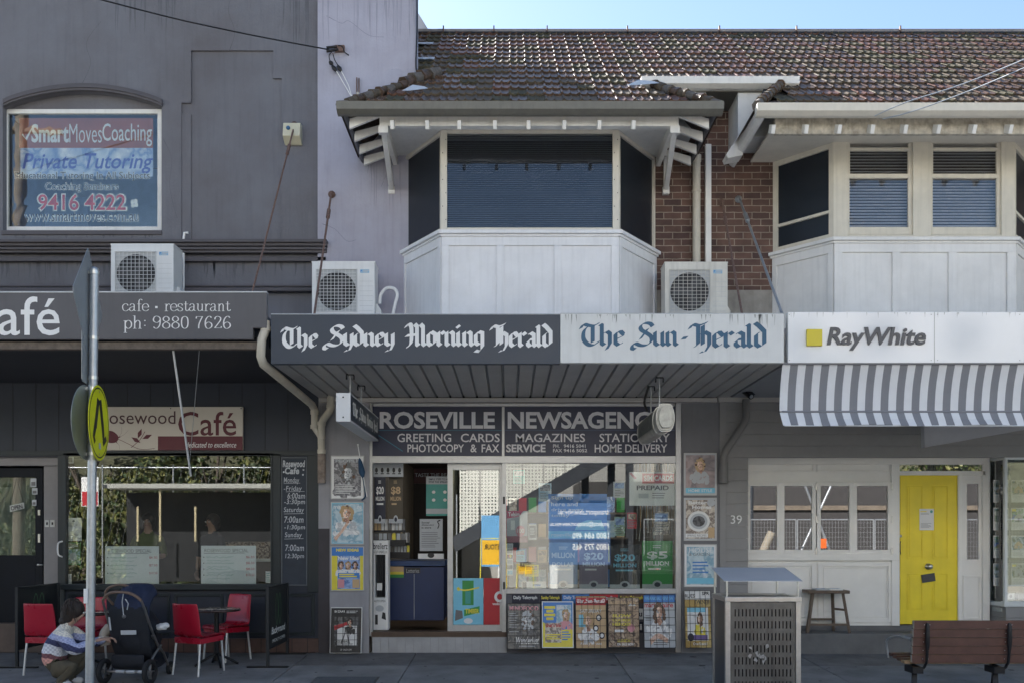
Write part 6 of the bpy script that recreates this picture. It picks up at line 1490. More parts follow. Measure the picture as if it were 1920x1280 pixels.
pipe("downpipe", [P(1399, 748, -.1), P(1399, 783, -.1), P(1395, 793, -.1), P(1362, 843, -.1), P(1357, 855, -.1), P(1357, 905, -.1)], .052, mat("grey_pipe", (.15, .147, .145), .5, var=.1), "grey painted downpipe with offset bend on the grey weatherboards", rings=((P(1357, 866, -.1), P(1357, 905, -.1)),))
pipe("conduit", [P(353, 437, -.05), P(346, 437, -.05), P(344, 450, -.05), P(344, 565, -.08)], .017, letter_white, "thin white conduit beside the cafe air conditioner", "conduit")
pipe("hose", smooth_path([tuple(P(a, b, -.4)) for a, b in ((712, 570), (714, 553), (724, 541), (738, 541), (745, 552), (741, 570), (736, 592))], 5), .022, letter_white, "pale lagged hose curling from the middle air conditioner", "hose")
# stays and rods
def rod(a, b, r, label, m=rust, cat="stay rod"):
    t = thing("stay_rod", tuple(a), label, cat); mb = MB(); mb.cyl(a, b, r, m, 7); n = (Vector(b) - Vector(a)).normalized(); mb.cyl(Vector(a) + n * .5, Vector(a) + n * .72, r * 1.9, m, 7); mb.build("rod", t)
    mb = MB(); mb.lathe([(.05, 0), (.05, -.02), (.025, -.03), (.02, -.06), (0, -.06)], (a[0], -.052 if a[0] < -1 else -.001, a[2]), m, 10, 'y'); mb.build("wall_anchor", t)
rod(P(552, 235, -.06), P(472, 552, -2.2), .012, "thin stay rod slanting across the slate cafe wall")
rod(P(621, 363, -.1), P(589, 592, -2.3), .014, "rusty stay rod from the mauve wall down to the newspaper canopy")
rod(P(1354, 378, -.05), P(1392, 592, -2.3), .013, "dark rusty stay rod down the brick wall")
rod(P(1386, 372, -.05), P(1466, 588, -2.3), .016, "grey stay rod down the brick wall to the canopy joint", galv)
t = thing("awning_rod", tuple(P(358, 892, -2.0)), "slim pale rod hanging from the cafe canopy in front of the name board", "rod")
mb = MB(); mb.cyl(P(324, 650, -2.4), P(358, 892, -2.0), .013, galv, 8); mb.build("rod", t)
t = thing("awning_rod", tuple(P(357, 880, -2.0)), "hair thin cord beside the pale rod under the cafe canopy", "cord")
mb = MB(); mb.cyl(P(374, 655, -2.3), P(356, 862, -1.2), .004, galv, 6); mb.build("cord", t)
# wires
def wire(pts, r, label, m=black_metal):
    mb = MB(); mb.tube(pts, r, m, 6, smooth=8); return tag(mb.build("overhead_wire", loc=tuple(pts[0])), label, "wire")
a = P(618, 94, -.12); b = P(190, 0, -1.5); c = b + (b - a) * 1.6 + Vector((0, 0, .25))
wire([a, a.lerp(b, .5) + Vector((0, 0, -.035)), b, c], .009, "dark service cable running along the slate wall to the mauve wall")
t = thing("cable_bracket", tuple(P(632, 97, -.06)), "cluster of cable clamps and joints on the mauve wall", "bracket")
mb = MB(); mb.box(*sorted((X(630), X(648))), -.1, -.05, Z(103), Z(92), rust)
for p, q in (((612, 90), (632, 88)), ((612, 97), (634, 93))): mb.cyl(P(*p, -.12), P(*q, -.10), .018, black_metal, 7)
mb.tube([P(634, 86, -.1), P(642, 88, -.1), P(646, 98, -.1), P(654, 104, -.06)], .008, black_metal, 6, smooth=4)
for p, q in (((618, 116), (624, 122)), ((623, 124), (631, 134)), ((633, 124), (640, 134))): mb.tube([P(*p, -.11), P((p[0] + q[0]) / 2, (p[1] + q[1]) / 2, -.11), P(*q, -.11)], [.02, .032, .016], black_metal, 7)
mb.build("clamps", t)
wire([P(622, 98, -.11), P(617, 105, -.11), P(619, 116, -.11)], .007, "short dark drop wire below the cable clamps")
wire([P(624, 100, -.11), P(628, 114, -.11), P(636, 126, -.11)], .007, "second short dark drop wire below the cable clamps")
wire([P(631, 134, -.11), P(645, 158, -.1), P(658, 180, -.1), P(667, 192, -.1)], .006, "left pale wire looping down the mauve wall", letter_white)
wire([P(640, 134, -.11), P(653, 160, -.1), P(660, 182, -.1), P(668, 192, -.1), P(671, 188, -.1), P(671, 176, -.09)], .006, "right pale wire looping up into the mauve wall stub", letter_white)
mb = MB(); mb.tube([P(671, 182, -.09), P(671, 174, -.09)], .02, pvc, 8); mb.tube([P(669, 176, -.08), P(669, 146, -.08)], .009, rust, 6); mb.tube([P(673, 174, -.08), P(673, 147, -.08)], .009, rust, 6)
tag(mb.build("conduit", loc=tuple(P(671, 182, -.08))), "short rusty twin conduit stub on the mauve wall", "conduit")
wire([P(1640, 218, -1.6), P(1700, 192, -1.9), P(1800, 160, -2.4), P(1920, 112, -3.0), P(2100, 30, -4), P(3200, -500, -9)], .007, "upper pale overhead cable crossing the tiled roof", galv)
wire([P(1655, 224, -1.6), P(1715, 208, -1.9), P(1815, 172, -2.4), P(1920, 128, -3.0), P(2100, 50, -4), P(3200, -460, -9)], .007, "lower pale overhead cable crossing the tiled roof", galv)
wire([P(782, 0, -.08), P(782, 60, -.08), P(780, 128, -.08), P(788, 136, -.08)], .012, "black cable down the right edge of the mauve wall")
# alarm box, camera
t = thing("alarm_box", tuple(P(551, 273, -.05)), "cream alarm box with blue light on the slate wall", "alarm box")
mb = MB(); mb.prism_x([(-.16, Z(264)), (-.12, Z(238)), (0, Z(236)), (0, Z(274)), (-.04, Z(274))], X(535), X(567), mat("alarm_cream", (.55, .52, .38), .45, var=.08)); mb.build("casing", t, bevel=.008)
mb = MB(); mb.ball((X(545), -.145, Z(249)), .028, mat("alarm_blue", (.03, .12, .25), .25, var=0), 8); mb.build("lamp", t)
t = thing("security_camera", tuple(P(1404, 731, -.5)), "small black security camera under the agency canopy", "camera")
mb = MB(); c = P(1403, 730, -.5); mb.cyl((c.x, -.5, SZ), (c.x, -.5, c.z), .012, black_metal, 8); mb.box(c.x - .035, c.x + .035, -.53, -.47, SZ - .015, SZ, black_metal); mb.build("mount", t)
mb = MB(); d = Vector((.05, -.13, -.09)); p0 = Vector((c.x - .05, -.46, c.z - .0)); mb.cyl(p0, p0 + d * 1.2, .042, black_metal, 14); mb.bar(p0 + Vector((0, 0, .04)), p0 + d * 1.35 + Vector((0, 0, .04)), .085, .008, black_metal); mb.build("body", t)
mb = MB(); mb.cyl(p0 + d * 1.2, p0 + d * 1.23, .026, steel, 12); mb.build("lens", t)
t = thing("folded_flag", tuple(P(683, 936, -.2)), "small blue rolled flag hanging from a short pole by the entrance", "flag")
mb = MB(); mb.cyl(P(671, 834, -.12), P(688, 930, -.2), .006, letter_white, 6); mb.ball(P(671, 833, -.12), .012, letter_white, 6); mb.build("pole", t)
mb = MB(); mb.tube([P(674, 858, -.14), P(679, 885, -.16), P(684, 915, -.17), P(685, 930, -.18), P(678, 937, -.18)], [.008, .028, .038, .045, .012], mat("flag_blue", (.012, .05, .11), .7, var=.2, scale=20), 7, smooth=3); mb.build("cloth", t)

# ================================================================== sign pole
PY = -3.85
px_ = X(178, PY); base = (X(168, PY) - .004, PY, ground(PY) - .02); top = (X(177, PY), PY, Z(506, PY))
t = thing("sign_pole", base, "galvanised steel signpost standing at the kerb before the cafe", "post")
mb = MB(); mb.cyl(base, top, .041, galv, 18); mb.lathe([(.041, 0), (.035, .015), (.015, .025), (0, .026)], top, galv, 18); mb.build("post", t)
mb = MB(); at = lambda py: Vector(base).lerp(Vector(top), (Z(py, PY) - base[2]) / (top[2] - base[2]))
for py in (512, 634, 708, 728, 850):
    p = at(py); mb.cyl(p - Vector((0, 0, .016)), p + Vector((0, 0, .016)), .047, steel, 18); mb.box(p.x - .085, p.x - .04, PY - .02, PY + .02, p.z - .016, p.z + .016, steel)
mb.build("clamp", t)
sign_back = mat("sign_back_grey", (.33, .36, .38), .45, .6, var=.12, scale=6, streak=.1); sign_yel = mat("fluoro_yellow", (.72, .72, .008), .4, var=.03)
def plate(fr, poly, th, m): 
    mb = MB(); n = len(poly); mb.prism(poly, lambda a, b: fr(a, b, 0), lambda a, b: fr(a, b, th), m); return mb
def sframe(cx, cz, ang, off):
    n = Vector((math.cos(ang), math.sin(ang), 0)); u = Vector((-math.sin(ang), math.cos(ang), 0))
    o = Vector((cx, PY, cz)) + n * off
    return lambda a, b, w: o + u * a + Vector((0, 0, b)) + n * w
circ = lambda r, n=40: [(r * math.cos(2 * math.pi * k / n), r * math.sin(2 * math.pi * k / n)) for k in range(n)]
p = at(792); ang = RAD(10)
fr = sframe(p.x, p.z, ang, .055)
t = thing("crossing_sign", tuple(p), "round fluorescent yellow pedestrian crossing sign with walking legs on the signpost", "road sign")
plate(fr, circ(.36), .004, sign_yel).build("plate", t)
mb = MB()
for k in range(40):
    a, b = 2 * math.pi * k / 40, 2 * math.pi * (k + 1) / 40
    mb.add([fr(r * math.cos(q), r * math.sin(q), .0052) for r, q in ((.325, a), (.34, a), (.34, b), (.325, b))], [(0, 1, 2, 3)], print_black)
mb.line(fr, [(-.03, .225), (-.13, -.05)], .085, print_black, .0056); mb.line(fr, [(-.13, -.03), (-.20, -.16)], [.08, .06], print_black, .006); mb.line(fr, [(-.20, -.14), (-.15, -.20)], .05, print_black, .0064)
mb.line(fr, [(.03, .225), (.12, -.02), (.16, -.17)], [.085, .085, .06], print_black, .0056); mb.line(fr, [(.13, -.19), (.25, -.12)], .055, print_black, .006)
mb.rect(fr, (-.02, .05, -.25, -.19), P_LGREY, .0066)
for z in (.3, -.3): mb.disc(fr, (0, z), .014, .014, galv, .0066, 8)
mb.build("symbol", t)
t = thing("crossing_sign", tuple(p), "round sign seen from its grey back behind the yellow disc", "road sign")
fr = sframe(p.x, p.z, RAD(190) - RAD(6), .055); plate(fr, circ(.36), .004, sign_back).build("plate", t)
p = at(568); fr = sframe(p.x, p.z, RAD(191), .05)
t = thing("warning_sign", tuple(p), "grey backed diamond warning sign at the top of the signpost", "road sign")
plate(fr, [(0, .52), (-.02, .515), (-.515, .02), (-.515, -.02), (-.02, -.515), (.02, -.515), (.515, -.02), (.515, .02), (.02, .515)], .004, sign_back).build("plate", t)
p = at(668); fr = sframe(p.x, p.z, RAD(192), .05)
t = thing("plate_sign", tuple(p), "grey backed rectangular plate below the diamond sign", "road sign")
plate(fr, [(-.22, -.25), (-.2, -.27), (.2, -.27), (.22, -.25), (.22, .25), (.2, .27), (-.2, .27), (-.22, .25)], .004, sign_back).build("plate", t)
t = thing("pole_sticker", tuple(at(1112)), "small white plate strapped to the signpost near its foot", "plate")
p = at(1112); mb = MB(); mb.box(p.x - .045, p.x - .005, PY - .052, PY - .04, p.z - .09, p.z + .05, letter_white); mb.build("plate", t, bevel=.004)

# ================================================================== litter bin
BY = -3.38; bx0, bx1, by1 = X(1360, BY), X(1502, BY), -2.80; gz = ground(BY); zt = Z(1118, BY)
t = thing("litter_bin", ((bx0 + bx1) / 2, (BY + by1) / 2, gz), "brushed steel litter bin housing with slotted panels and sloping roof", "bin")
mb = MB(); pw = .052
for x in (bx0, bx1 - pw):
    for y in (BY, by1 - pw): mb.box(x, x + pw, y, y + pw, gz, zt - .051, steel)
mb.box(bx0 - .006, bx1 + .006, BY - .006, BY + .04, zt - .05, zt, steel); mb.box(bx0 - .006, bx1 + .006, by1 - .04, by1 + .006, zt - .05, zt, steel); mb.box(bx0 - .006, bx0 + .04, BY + .041, by1 - .041, zt - .05, zt, steel); mb.box(bx1 - .04, bx1 + .006, BY + .041, by1 - .041, zt - .05, zt, steel)
mb.build("frame", t, bevel=.004)
panel_m = mat("slotted_steel", (.15, .15, .145), .35, .85, var=.2, scale=6, streak=.25)
mb = MB(); xa, xb, za, zb = bx0 + pw + .003, bx1 - pw - .003, gz + .05, zt - .055; y = BY + .014
nc, nrw = 16, 9; sw_, sh_ = .0125, .075; pxs = (xb - xa - .06) / nc; pzs = .122
rows = []; z = zb - .07
while z - sh_ > za + .02: rows.append((z - sh_, z)); z -= pzs
cut = zb
for r0, r1 in rows:
    mb.box(xa, xb, y, y + .003, r1, cut, panel_m); cut = r0
    xs = [xa] + [q for k in range(nc) for q in (xa + .03 + pxs * (k + .5) - sw_ / 2, xa + .03 + pxs * (k + .5) + sw_ / 2)] + [xb]
    for k in range(0, len(xs), 2): mb.box(xs[k], xs[k + 1], y, y + .003, r0, r1, panel_m)
mb.box(xa, xb, y, y + .003, za, cut, panel_m)
fr = lambda u, v, w: (u, y - .001 - w, v); scuff = mat("scuff", (.30, .30, .29), .6, .3, var=.4, scale=60); rr = random.Random(5)
for k in range(9): cx_, cz_ = xa + rr.uniform(.2, .4), zb - rr.uniform(.42, .6); mb.poly(fr, [(cx_ + rr.uniform(.005, .03) * math.cos(q), cz_ + rr.uniform(.005, .035) * math.sin(q)) for q in (0, .9, 1.8, 2.7, 3.6, 4.5, 5.4)], scuff, .0002 * k)
mb.build("front_panel", t)
mb = MB(); side_m = mat("side_steel", (.10, .11, .13), .3, .8, var=.3, scale=3, streak=.2)
mb.box(bx0 + .012, bx0 + .016, BY + pw, by1 - pw, gz + .05, zt - .05, side_m); mb.box(bx1 - .016, bx1 - .012, BY + pw, by1 - pw, gz + .05, zt - .05, side_m); mb.box(bx0 + pw, bx1 - pw, by1 - .016, by1 - .012, gz + .05, zt - .05, side_m)
mb.build("side_panel", t)
mb = MB(); mb.box(bx0 + .1, bx1 - .1, BY + .07, by1 - .1, gz + .05, zt - .12, black_metal); mb.box(bx0 + .041, bx1 - .041, BY + .041, by1 - .041, zt - .03, zt - .012, mat("bin_top", (.16, .17, .18), .35, .8, var=.2)); mb.build("inner_bin", t)
mb = MB(); zf, zr = Z(1089, BY), Z(1064, by1) ; o = .012
mb.add([(bx0 - o, BY - o, zf), (bx1 + o, BY - o, zf), (bx1 + o, by1 + o, zr), (bx0 - o, by1 + o, zr), (bx0 - o, BY - o, zf + .006), (bx1 + o, BY - o, zf + .006), (bx1 + o, by1 + o, zr + .006), (bx0 - o, by1 + o, zr + .006)], [(3, 2, 1, 0), (4, 5, 6, 7), (0, 1, 5, 4), (1, 2, 6, 5), (2, 3, 7, 6), (3, 0, 4, 7)], mat("bin_roof", (.55, .56, .58), .45, .3, var=.08, scale=2))
mb.build("roof", t)
for x, y, z in ((bx0 + .02, BY + .02, zf), (bx1 - .025, BY + .02, zf), (bx0 + .02, by1 - .02, zr), (bx1 - .08, by1 - .02, zr)):
    mb = MB(); mb.cyl((x, y, zt - .01), (x, y, z - .0005), .010, steel, 8); mb.build("roof_post", t)

# ================================================================== street bench
SY = -3.13; gz = ground(SY)
bench_wood = mat("bench_timber", (.095, .040, .028), .5, var=.3, scale=7, tint=(.06, .02, .015), bump=.1, bscale=40)
t = thing("street_bench", (5.3, SY, gz), "street bench seen from behind with reddish brown slats on black brackets", "bench")
bx0, bx1 = X(1711, SY), X(1711, SY) + 2.1
prof = [(SY - .01 + .05 * (k - 2) * -.3, Z(1169 + 17 * k, SY)) for k in range(5)]
for k in range(5):
    z = Z(1169.5 + 16.2 * k, SY); y = SY + .012 * k - .02
    mb = MB(); mb.bar((bx0, y, z), (bx1, y, z), .035, .084, bench_wood); mb.box(bx0 - .004, bx0 - .0005, y - .017, y + .017, z - .04, z + .04, steel); mb.build("back_slat", t, bevel=.006)
zs = Z(1240, SY + .08)
for k in range(4):
    mb = MB(); y = SY + .10 + k * .105; mb.bar((bx0 - .06, y, zs + .012 * k), (bx1, y, zs + .012 * k), .09, .032, mat("seat_timber", (.30, .19, .10), .4, var=.3, scale=7) if k == 0 else bench_wood); mb.build("seat_slat", t, bevel=.006)
for px in (1735, 1888):
    x = X(px, SY); mb = MB()
    pts = [(x, SY - .05, Z(1166, SY)), (x, SY - .05, Z(1200, SY)), (x, SY - .03, Z(1236, SY)), (x, SY - .0, Z(1245, SY)), (x - .02, SY + .04, zs - .06), (x - .05, SY + .28, zs - .03), (x - .05, SY + .44, zs - .02)]
    mb.tube(pts, [.012, .02, .022, .024, .024, .022, .015], black_metal, 8, smooth=4)
    for a, b in (((x - .06, SY + .12, zs - .05), (x - .12, SY - .02, gz)), ((x - .06, SY + .12, zs - .05), (x + .03, SY + .34, gz))): mb.bar(a, b, .05, .035, black_metal)
    mb.box(x - .13, x - .02, SY + .0, SY + .2, zs - .11, zs - .045, black_metal)
    for k in range(5):
        for s in (-1, 1): mb.ball((x + s * .028, SY - .042 + .01 * k, Z(1169.5 + 16.2 * k, SY)), .0055, steel, 4)
    mb.build("bracket", t)
mb = MB(); x = bx0 - .03
mb.tube([(x + .03, SY + .03, Z(1198, SY)), (x - .0, SY + .2, Z(1193, SY + .15)), (x - .03, SY + .36, Z(1193, SY + .36)), (x - .06, SY + .43, Z(1202, SY + .43)), (x - .04, SY + .43, zs)], [.014, .017, .018, .018, .012], galv, 8, smooth=4); mb.build("armrest", t)

# ================================================================== stool with magazines
stool_wood = mat("stool_timber", (.12, .085, .06), .6, var=.35, scale=12, bump=.2, bscale=50)
zb, y0, y1 = Z(1187, -.1) + .002, -.08, .20; zt = Z(1106, y0)
t = thing("stool", (X(1551), .06, zb), "old dark wooden stool standing on the agency step", "stool")
mb = MB(); mb.box(X(1512), X(1590), y0, y1, zt - .045, zt, stool_wood); mb.build("seat", t, bevel=.008)
lx = [(1521, 1510, y0 + .03, y0), (1531, 1522, y1 - .05, y1), (1568, 1573, y1 - .05, y1), (1578, 1589, y0 + .03, y0)]
for a, b, ya, yb in lx:
    mb = MB(); mb.bar((X(a + 1), ya + .02, zt - .046), (X(b + 1), yb + .02, zb), .04, .04, stool_wood); mb.build("leg", t, bevel=.005)
mb = MB(); zz = zb + .12; mb.bar((X(1516), y0 + .02, zz), (X(1585), y0 + .02, zz), .025, .03, stool_wood); mb.bar((X(1524), y1 - .01, zz + .05), (X(1573), y1 - .01, zz + .05), .025, .03, stool_wood)
mb.bar((X(1516), y0 + .03, zz + .2), (X(1527), y1 - .03, zz + .2), .025, .03, stool_wood); mb.bar((X(1571), y1 - .03, zz + .2), (X(1583), y0 + .03, zz + .2), .025, .03, stool_wood); mb.build("stretcher", t)
for a, b, lab, c in ((1529, 1553, "pale magazine lying on the stool's left half", P_LGREY), (1555, 1578, "white magazine lying on the stool's right half", print_white)):
    mb = MB(); mb.box(X(a), X(b), y0 + .03, y1 - .06, zt + .0005, zt + .02, c); mb.box(X(a) + .02, X(b) - .02, y0 + .05, y1 - .1, zt + .0204, zt + .0208, fade_f)
    tag(mb.build("magazine", loc=(X(a), y0, zt), bevel=.002), lab, "magazine")

# ================================================================== cafe chairs and tables
red_plastic = mat("red_plastic", (.36, .010, .030), .28, var=.06, scale=3, spec=.5); chair_leg = mat("chair_leg_alu", (.60, .61, .62), .35, .5, var=.05)
def make_chair():
    t = thing("cafe_chair", (0, 0, 0), "x", "chair", "red plastic chairs outside the cafe")
    mb = MB()
    prof = [(.23, .42, .40), (.235, .455, .41), (.20, .465, .42), (.0, .455, .43), (-.15, .45, .43), (-.195, .47, .43), (-.215, .55, .425), (-.235, .70, .415), (-.255, .84, .40), (-.262, .872, .385)]
    cols = [-1, -.94, -.7, -.3, 0, .3, .7, .94, 1]; vs = []
    for y, z, w in prof:
        for c in cols:
            e = abs(c) ** 4
            back = max(0, min(1, (z - .47) / .2))
            vs.append((c * w / 2, y + .03 * e * back, z + .012 * e * (1 - back) * (1 if y < .2 else .3)))
    n = len(cols); fs = [(i * n + k, i * n + k + 1, (i + 1) * n + k + 1, (i + 1) * n + k) for i in range(len(prof) - 1) for k in range(n - 1)]
    mb.add(vs, fs, red_plastic, True)
    o = mb.build("seat_shell", t); sd = o.modifiers.new("wall", 'SOLIDIFY'); sd.thickness = .012; sb = o.modifiers.new("round", 'SUBSURF'); sb.levels = 1; sb.render_levels = 1
    mb = MB()
    for s in (-1, 1): mb.box(s * .205 - .006, s * .205 + .006, -.19, .2, .385, .45, red_plastic)
    mb.box(-.2, .2, -.20, -.188, .385, .46, red_plastic); mb.box(-.2, .2, .19, .202, .385, .45, red_plastic); mb.build("seat_apron", t, bevel=.004)
    for sx in (-1, 1):
        for a, b in (((.185, .18), (.195, .205)), ((.185, -.18), (.20, -.245))):
            mb = MB(); mb.cyl((sx * a[0], a[1], .43), (sx * b[0], b[1], 0), .0135, chair_leg, 10); mb.build("leg", t)
    return t
ch0 = make_chair()
chairs = [(X(375, -1.45), -1.45, -24, "red plastic chair seen from behind before the round table"), (X(424, -.62), -.62, 152, "red plastic chair facing the street across the round table"), (X(97, -1.42), -1.42, -8, "red plastic chair behind the crouching person's back by the left barrier"), (X(190, -.85), -.85, 128, "red plastic chair between signpost and stroller"), (X(158, -1.0), -1.02, 185, "red plastic chair facing the street just behind the crouching person")]
for k, (x, y, a, lab) in enumerate(chairs):
    c = ch0 if k == 0 else copy_tree(ch0); c.location = (x, y, ground(y)); c.rotation_euler = (RAD(2), 0, RAD(a)); c["label"] = lab
tx, ty = X(406, -1.0), -1.0; g0 = ground(ty)
t = thing("cafe_table", (tx, ty, g0), "small round dark cafe table between two red chairs", "table")
mb = MB(); mb.lathe([(0, .70), (.285, .70), (.30, .708), (.30, .722), (.29, .73), (0, .73)], (tx, ty, g0), mat("table_top", (.045, .026, .022), .25, var=.2), 36); mb.build("tabletop", t)
mb = MB(); mb.cyl((tx, ty, g0 + .06), (tx, ty, g0 + .70), .03, black_metal, 12); mb.build("pedestal", t)
for k in range(4):
    a = k * math.pi / 2 + .5; mb = MB(); mb.tube([(tx, ty, g0 + .16), (tx + .12 * math.cos(a), ty + .12 * math.sin(a), g0 + .10), (tx + .27 * math.cos(a), ty + .27 * math.sin(a), g0 + .015)], [.025, .02, .016], black_metal, 8, smooth=4); mb.build("foot", t)
t2 = copy_tree(t); t2.location = (X(172, -1.3), -1.38, ground(-1.3)); t2["label"] = "small round dark cafe table hidden behind signpost and person"

# cafe barriers
canvas = mat("black_canvas", (.014, .016, .018), .6, var=.15, scale=6); leaf_green = mat("leaf_green", (.06, .17, .07), .5, var=.1)
def barrier(x, ya, yb, label):
    g0 = ground(ya); t = thing("cafe_barrier", (x, (ya + yb) / 2, g0), label, "barrier", "black canvas barriers around the cafe tables")
    for y in (ya, yb):
        mb = MB(); mb.box(x - .018, x + .018, y - .018, y + .018, ground(y), .98, canvas); mb.build("post", t, bevel=.003)
        mb = MB(); mb.box(x - .26, x + .26, y - .03, y + .03, ground(y) + .001, ground(y) + .018, black_metal); mb.build("foot", t)
    mb = MB(); mb.cyl((x, ya, .965), (x, yb, .965), .015, canvas, 10); mb.cyl((x, ya, .19), (x, yb, .19), .012, canvas, 10); mb.build("rail", t)
    mb = MB(); mb.box(x - .005, x + .005, ya + .019, yb - .019, .20, .95, canvas); mb.build("canvas", t)
    fr = lambda u, v, w: (x + .0065 + w, ya + u, v); L = yb - ya; mb = MB()
    for s, o in ((-1, 0), (1, 0)):
        c = L * .5 + s * .075
        mb.line(fr, [(c, .46), (c - .065, .6), (c - .05, .78), (c, .87), (c + .05, .78), (c + .065, .6), (c, .46)], [.012] * 40, leaf_green, 0, 6)
    mb.text("Background", fr, (L * .16, L * .86, .33, .45), letter_white, bold=.02, shear=.25); mb.text("SPECIALTY COFFEE", fr, (L * .2, L * .84, .25, .29), letter_white)
    mb.build("lettering", t)
barrier(X(502, -1.12), -1.12, -.12, "black canvas coffee barrier at the right end of the cafe seating")
barrier(X(32, -1.15), -1.15, -.12, "black canvas coffee barrier by the cafe door, behind a red chair")

# ================================================================== stroller
sxx, syy = X(256, -2.0), -2.0; g0 = ground(syy)
t = thing("stroller", (sxx, syy, g0), "navy stroller seen from behind with tan leather handle", "stroller")
navy_cloth = mat("navy_cloth", (.014, .022, .055), .8, var=.3, scale=8, bump=.3, bscale=24); black_cloth = mat("black_cloth", (.010, .012, .018), .8, var=.3, scale=10, bump=.2, bscale=30); tan_leather = mat("tan_leather", (.15, .10, .075), .55, var=.2, scale=20); frame_grey = mat("stroller_frame", (.25, .24, .23), .35, .8, var=.1)
rubber = mat("rubber", (.012, .012, .013), .75, var=.2)
rot = Matrix.Rotation(RAD(-8), 3, 'Z')
def L_(x, y, z): v_ = rot @ Vector((x, y, 0)); return Vector((sxx + v_.x, syy + v_.y, g0 + z))
def sheet_mesh(grid, m, th, name, par):
    mb = MB(); n = len(grid[0]); mb.add([p for r in grid for p in r], [(i * n + k, i * n + k + 1, (i + 1) * n + k + 1, (i + 1) * n + k) for i in range(len(grid) - 1) for k in range(n - 1)], m, True)
    o = mb.build(name, par); sd = o.modifiers.new("cloth", 'SOLIDIFY'); sd.thickness = th; sb = o.modifiers.new("round", 'SUBSURF'); sb.levels = 1; sb.render_levels = 1; return o
# hood: a quarter barrel over the seat
grid = []
for i in range(7):
    a = RAD(-20 + 120 * i / 6); row = []
    for k in range(9):
        s = -1 + 2 * k / 8; wv = .225 * (1 - .06 * abs(s)); dr = 1 - .35 * s ** 6
        row.append(L_(s * wv * 1.1, .06 - .30 * math.cos(a) * dr * .9, .78 + .37 * max(-.2, math.sin(a)) * dr ** 1.2 + (.0 if i else -.04)))
    grid.append(row)
sheet_mesh(grid, navy_cloth, .012, "hood", t)
grid = [[L_(s * w, y + .03 * s * s, z) for s in (-1, -.9, -.5, 0, .5, .9, 1)] for z, y, w in ((.20, .12, .2), (.25, -.08, .225), (.40, -.15, .24), (.60, -.19, .25), (.78, -.22, .25), (.90, -.20, .235))]
sheet_mesh(grid, black_cloth, .03, "seat_back", t)
mb = MB(); mb.ball((0, 0, 0), 1, black_cloth, 12, (1, 1, 1)); mb.v = [tuple(L_(p[0] * .25 * (1 - .1 * p[2]), .06 + p[1] * .26, .56 + p[2] * .30)) for p in mb.v]; mb.build("seat_shell", t)
mb = MB(); mb.add([L_(a, b, c) for a, b, c in ((-.05, -.245, .62), (.14, -.245, .625), (.14, -.24, .575), (-.05, -.24, .57))], [(0, 1, 2, 3)], P_LGREY); mb.add([L_(a, b, c) for a, b, c in ((-.20, -.25, .77), (-.175, -.255, .77), (-.16, -.25, .62), (-.185, -.245, .62))], [(0, 1, 2, 3)], P_LGREY); mb.build("label_patch", t)
mb = MB(); mb.bar(L_(.03, -.20, 1.12), L_(.03, -.265, .99), .07, .012, navy_cloth); mb.tube([L_(.0, -.27, 1.05), L_(-.01, -.28, .95), L_(.0, -.27, .80)], .006, P_LGREY, 6); mb.tube([L_(.03, -.28, .98), L_(.07, -.29, .93), L_(.05, -.28, .86)], .006, P_LGREY, 6); mb.ball(L_(.0, -.26, .78), .022, P_GREY, 6); mb.build("hood_cord", t)
arch = [L_(s * .235 * (1 - .25 * max(0, 1 - (1 - abs(s)) * 4) * 0), -.30 - .06 * (1 - s * s), .965 + .10 * (1 - abs(s) ** 3)) for s in [-1 + k / 6 for k in range(13)]]
mb = MB(); mb.tube(arch, .017, tan_leather, 10); mb.build("handle", t)
for s in (-1, 1):
    mb = MB(); mb.tube([arch[0 if s < 0 else -1], L_(s * .245, -.24, .85), L_(s * .255, -.12, .62), L_(s * .25, .06, .38)], .014, frame_grey, 8); mb.tube([L_(s * .25, .1, .42), L_(s * .235, -.05, .30), L_(s * .23, -.20, .11)], .014, frame_grey, 8); mb.tube([L_(s * .25, -.1, .55), L_(s * .2, .25, .3), L_(s * .14, .48, .10)], .014, frame_grey, 8); mb.build("side_frame", t)
mb = MB(); mb.tube([L_(-.24, .2, .72), L_(-.30, .0, .90), L_(-.36, -.05, 1.02), L_(-.30, -.06, 1.10), L_(-.16, -.06, 1.13), L_(-.06, -.02, 1.10)], [.012, .012, .014, .016, .016, .014], tan_leather, 8, smooth=4); mb.build("bumper_bar", t)
mb = MB(); mb.cyl(L_(-.25, -.20, .142), L_(.25, -.20, .142), .016, frame_grey, 10)
for a, b in ((-.13, -.03), (.0, .10), (.14, .19)): mb.cyl(L_(a, -.203, .144), L_(b, -.203, .144), .019, P_LGREY, 10)
mb.build("axle", t)
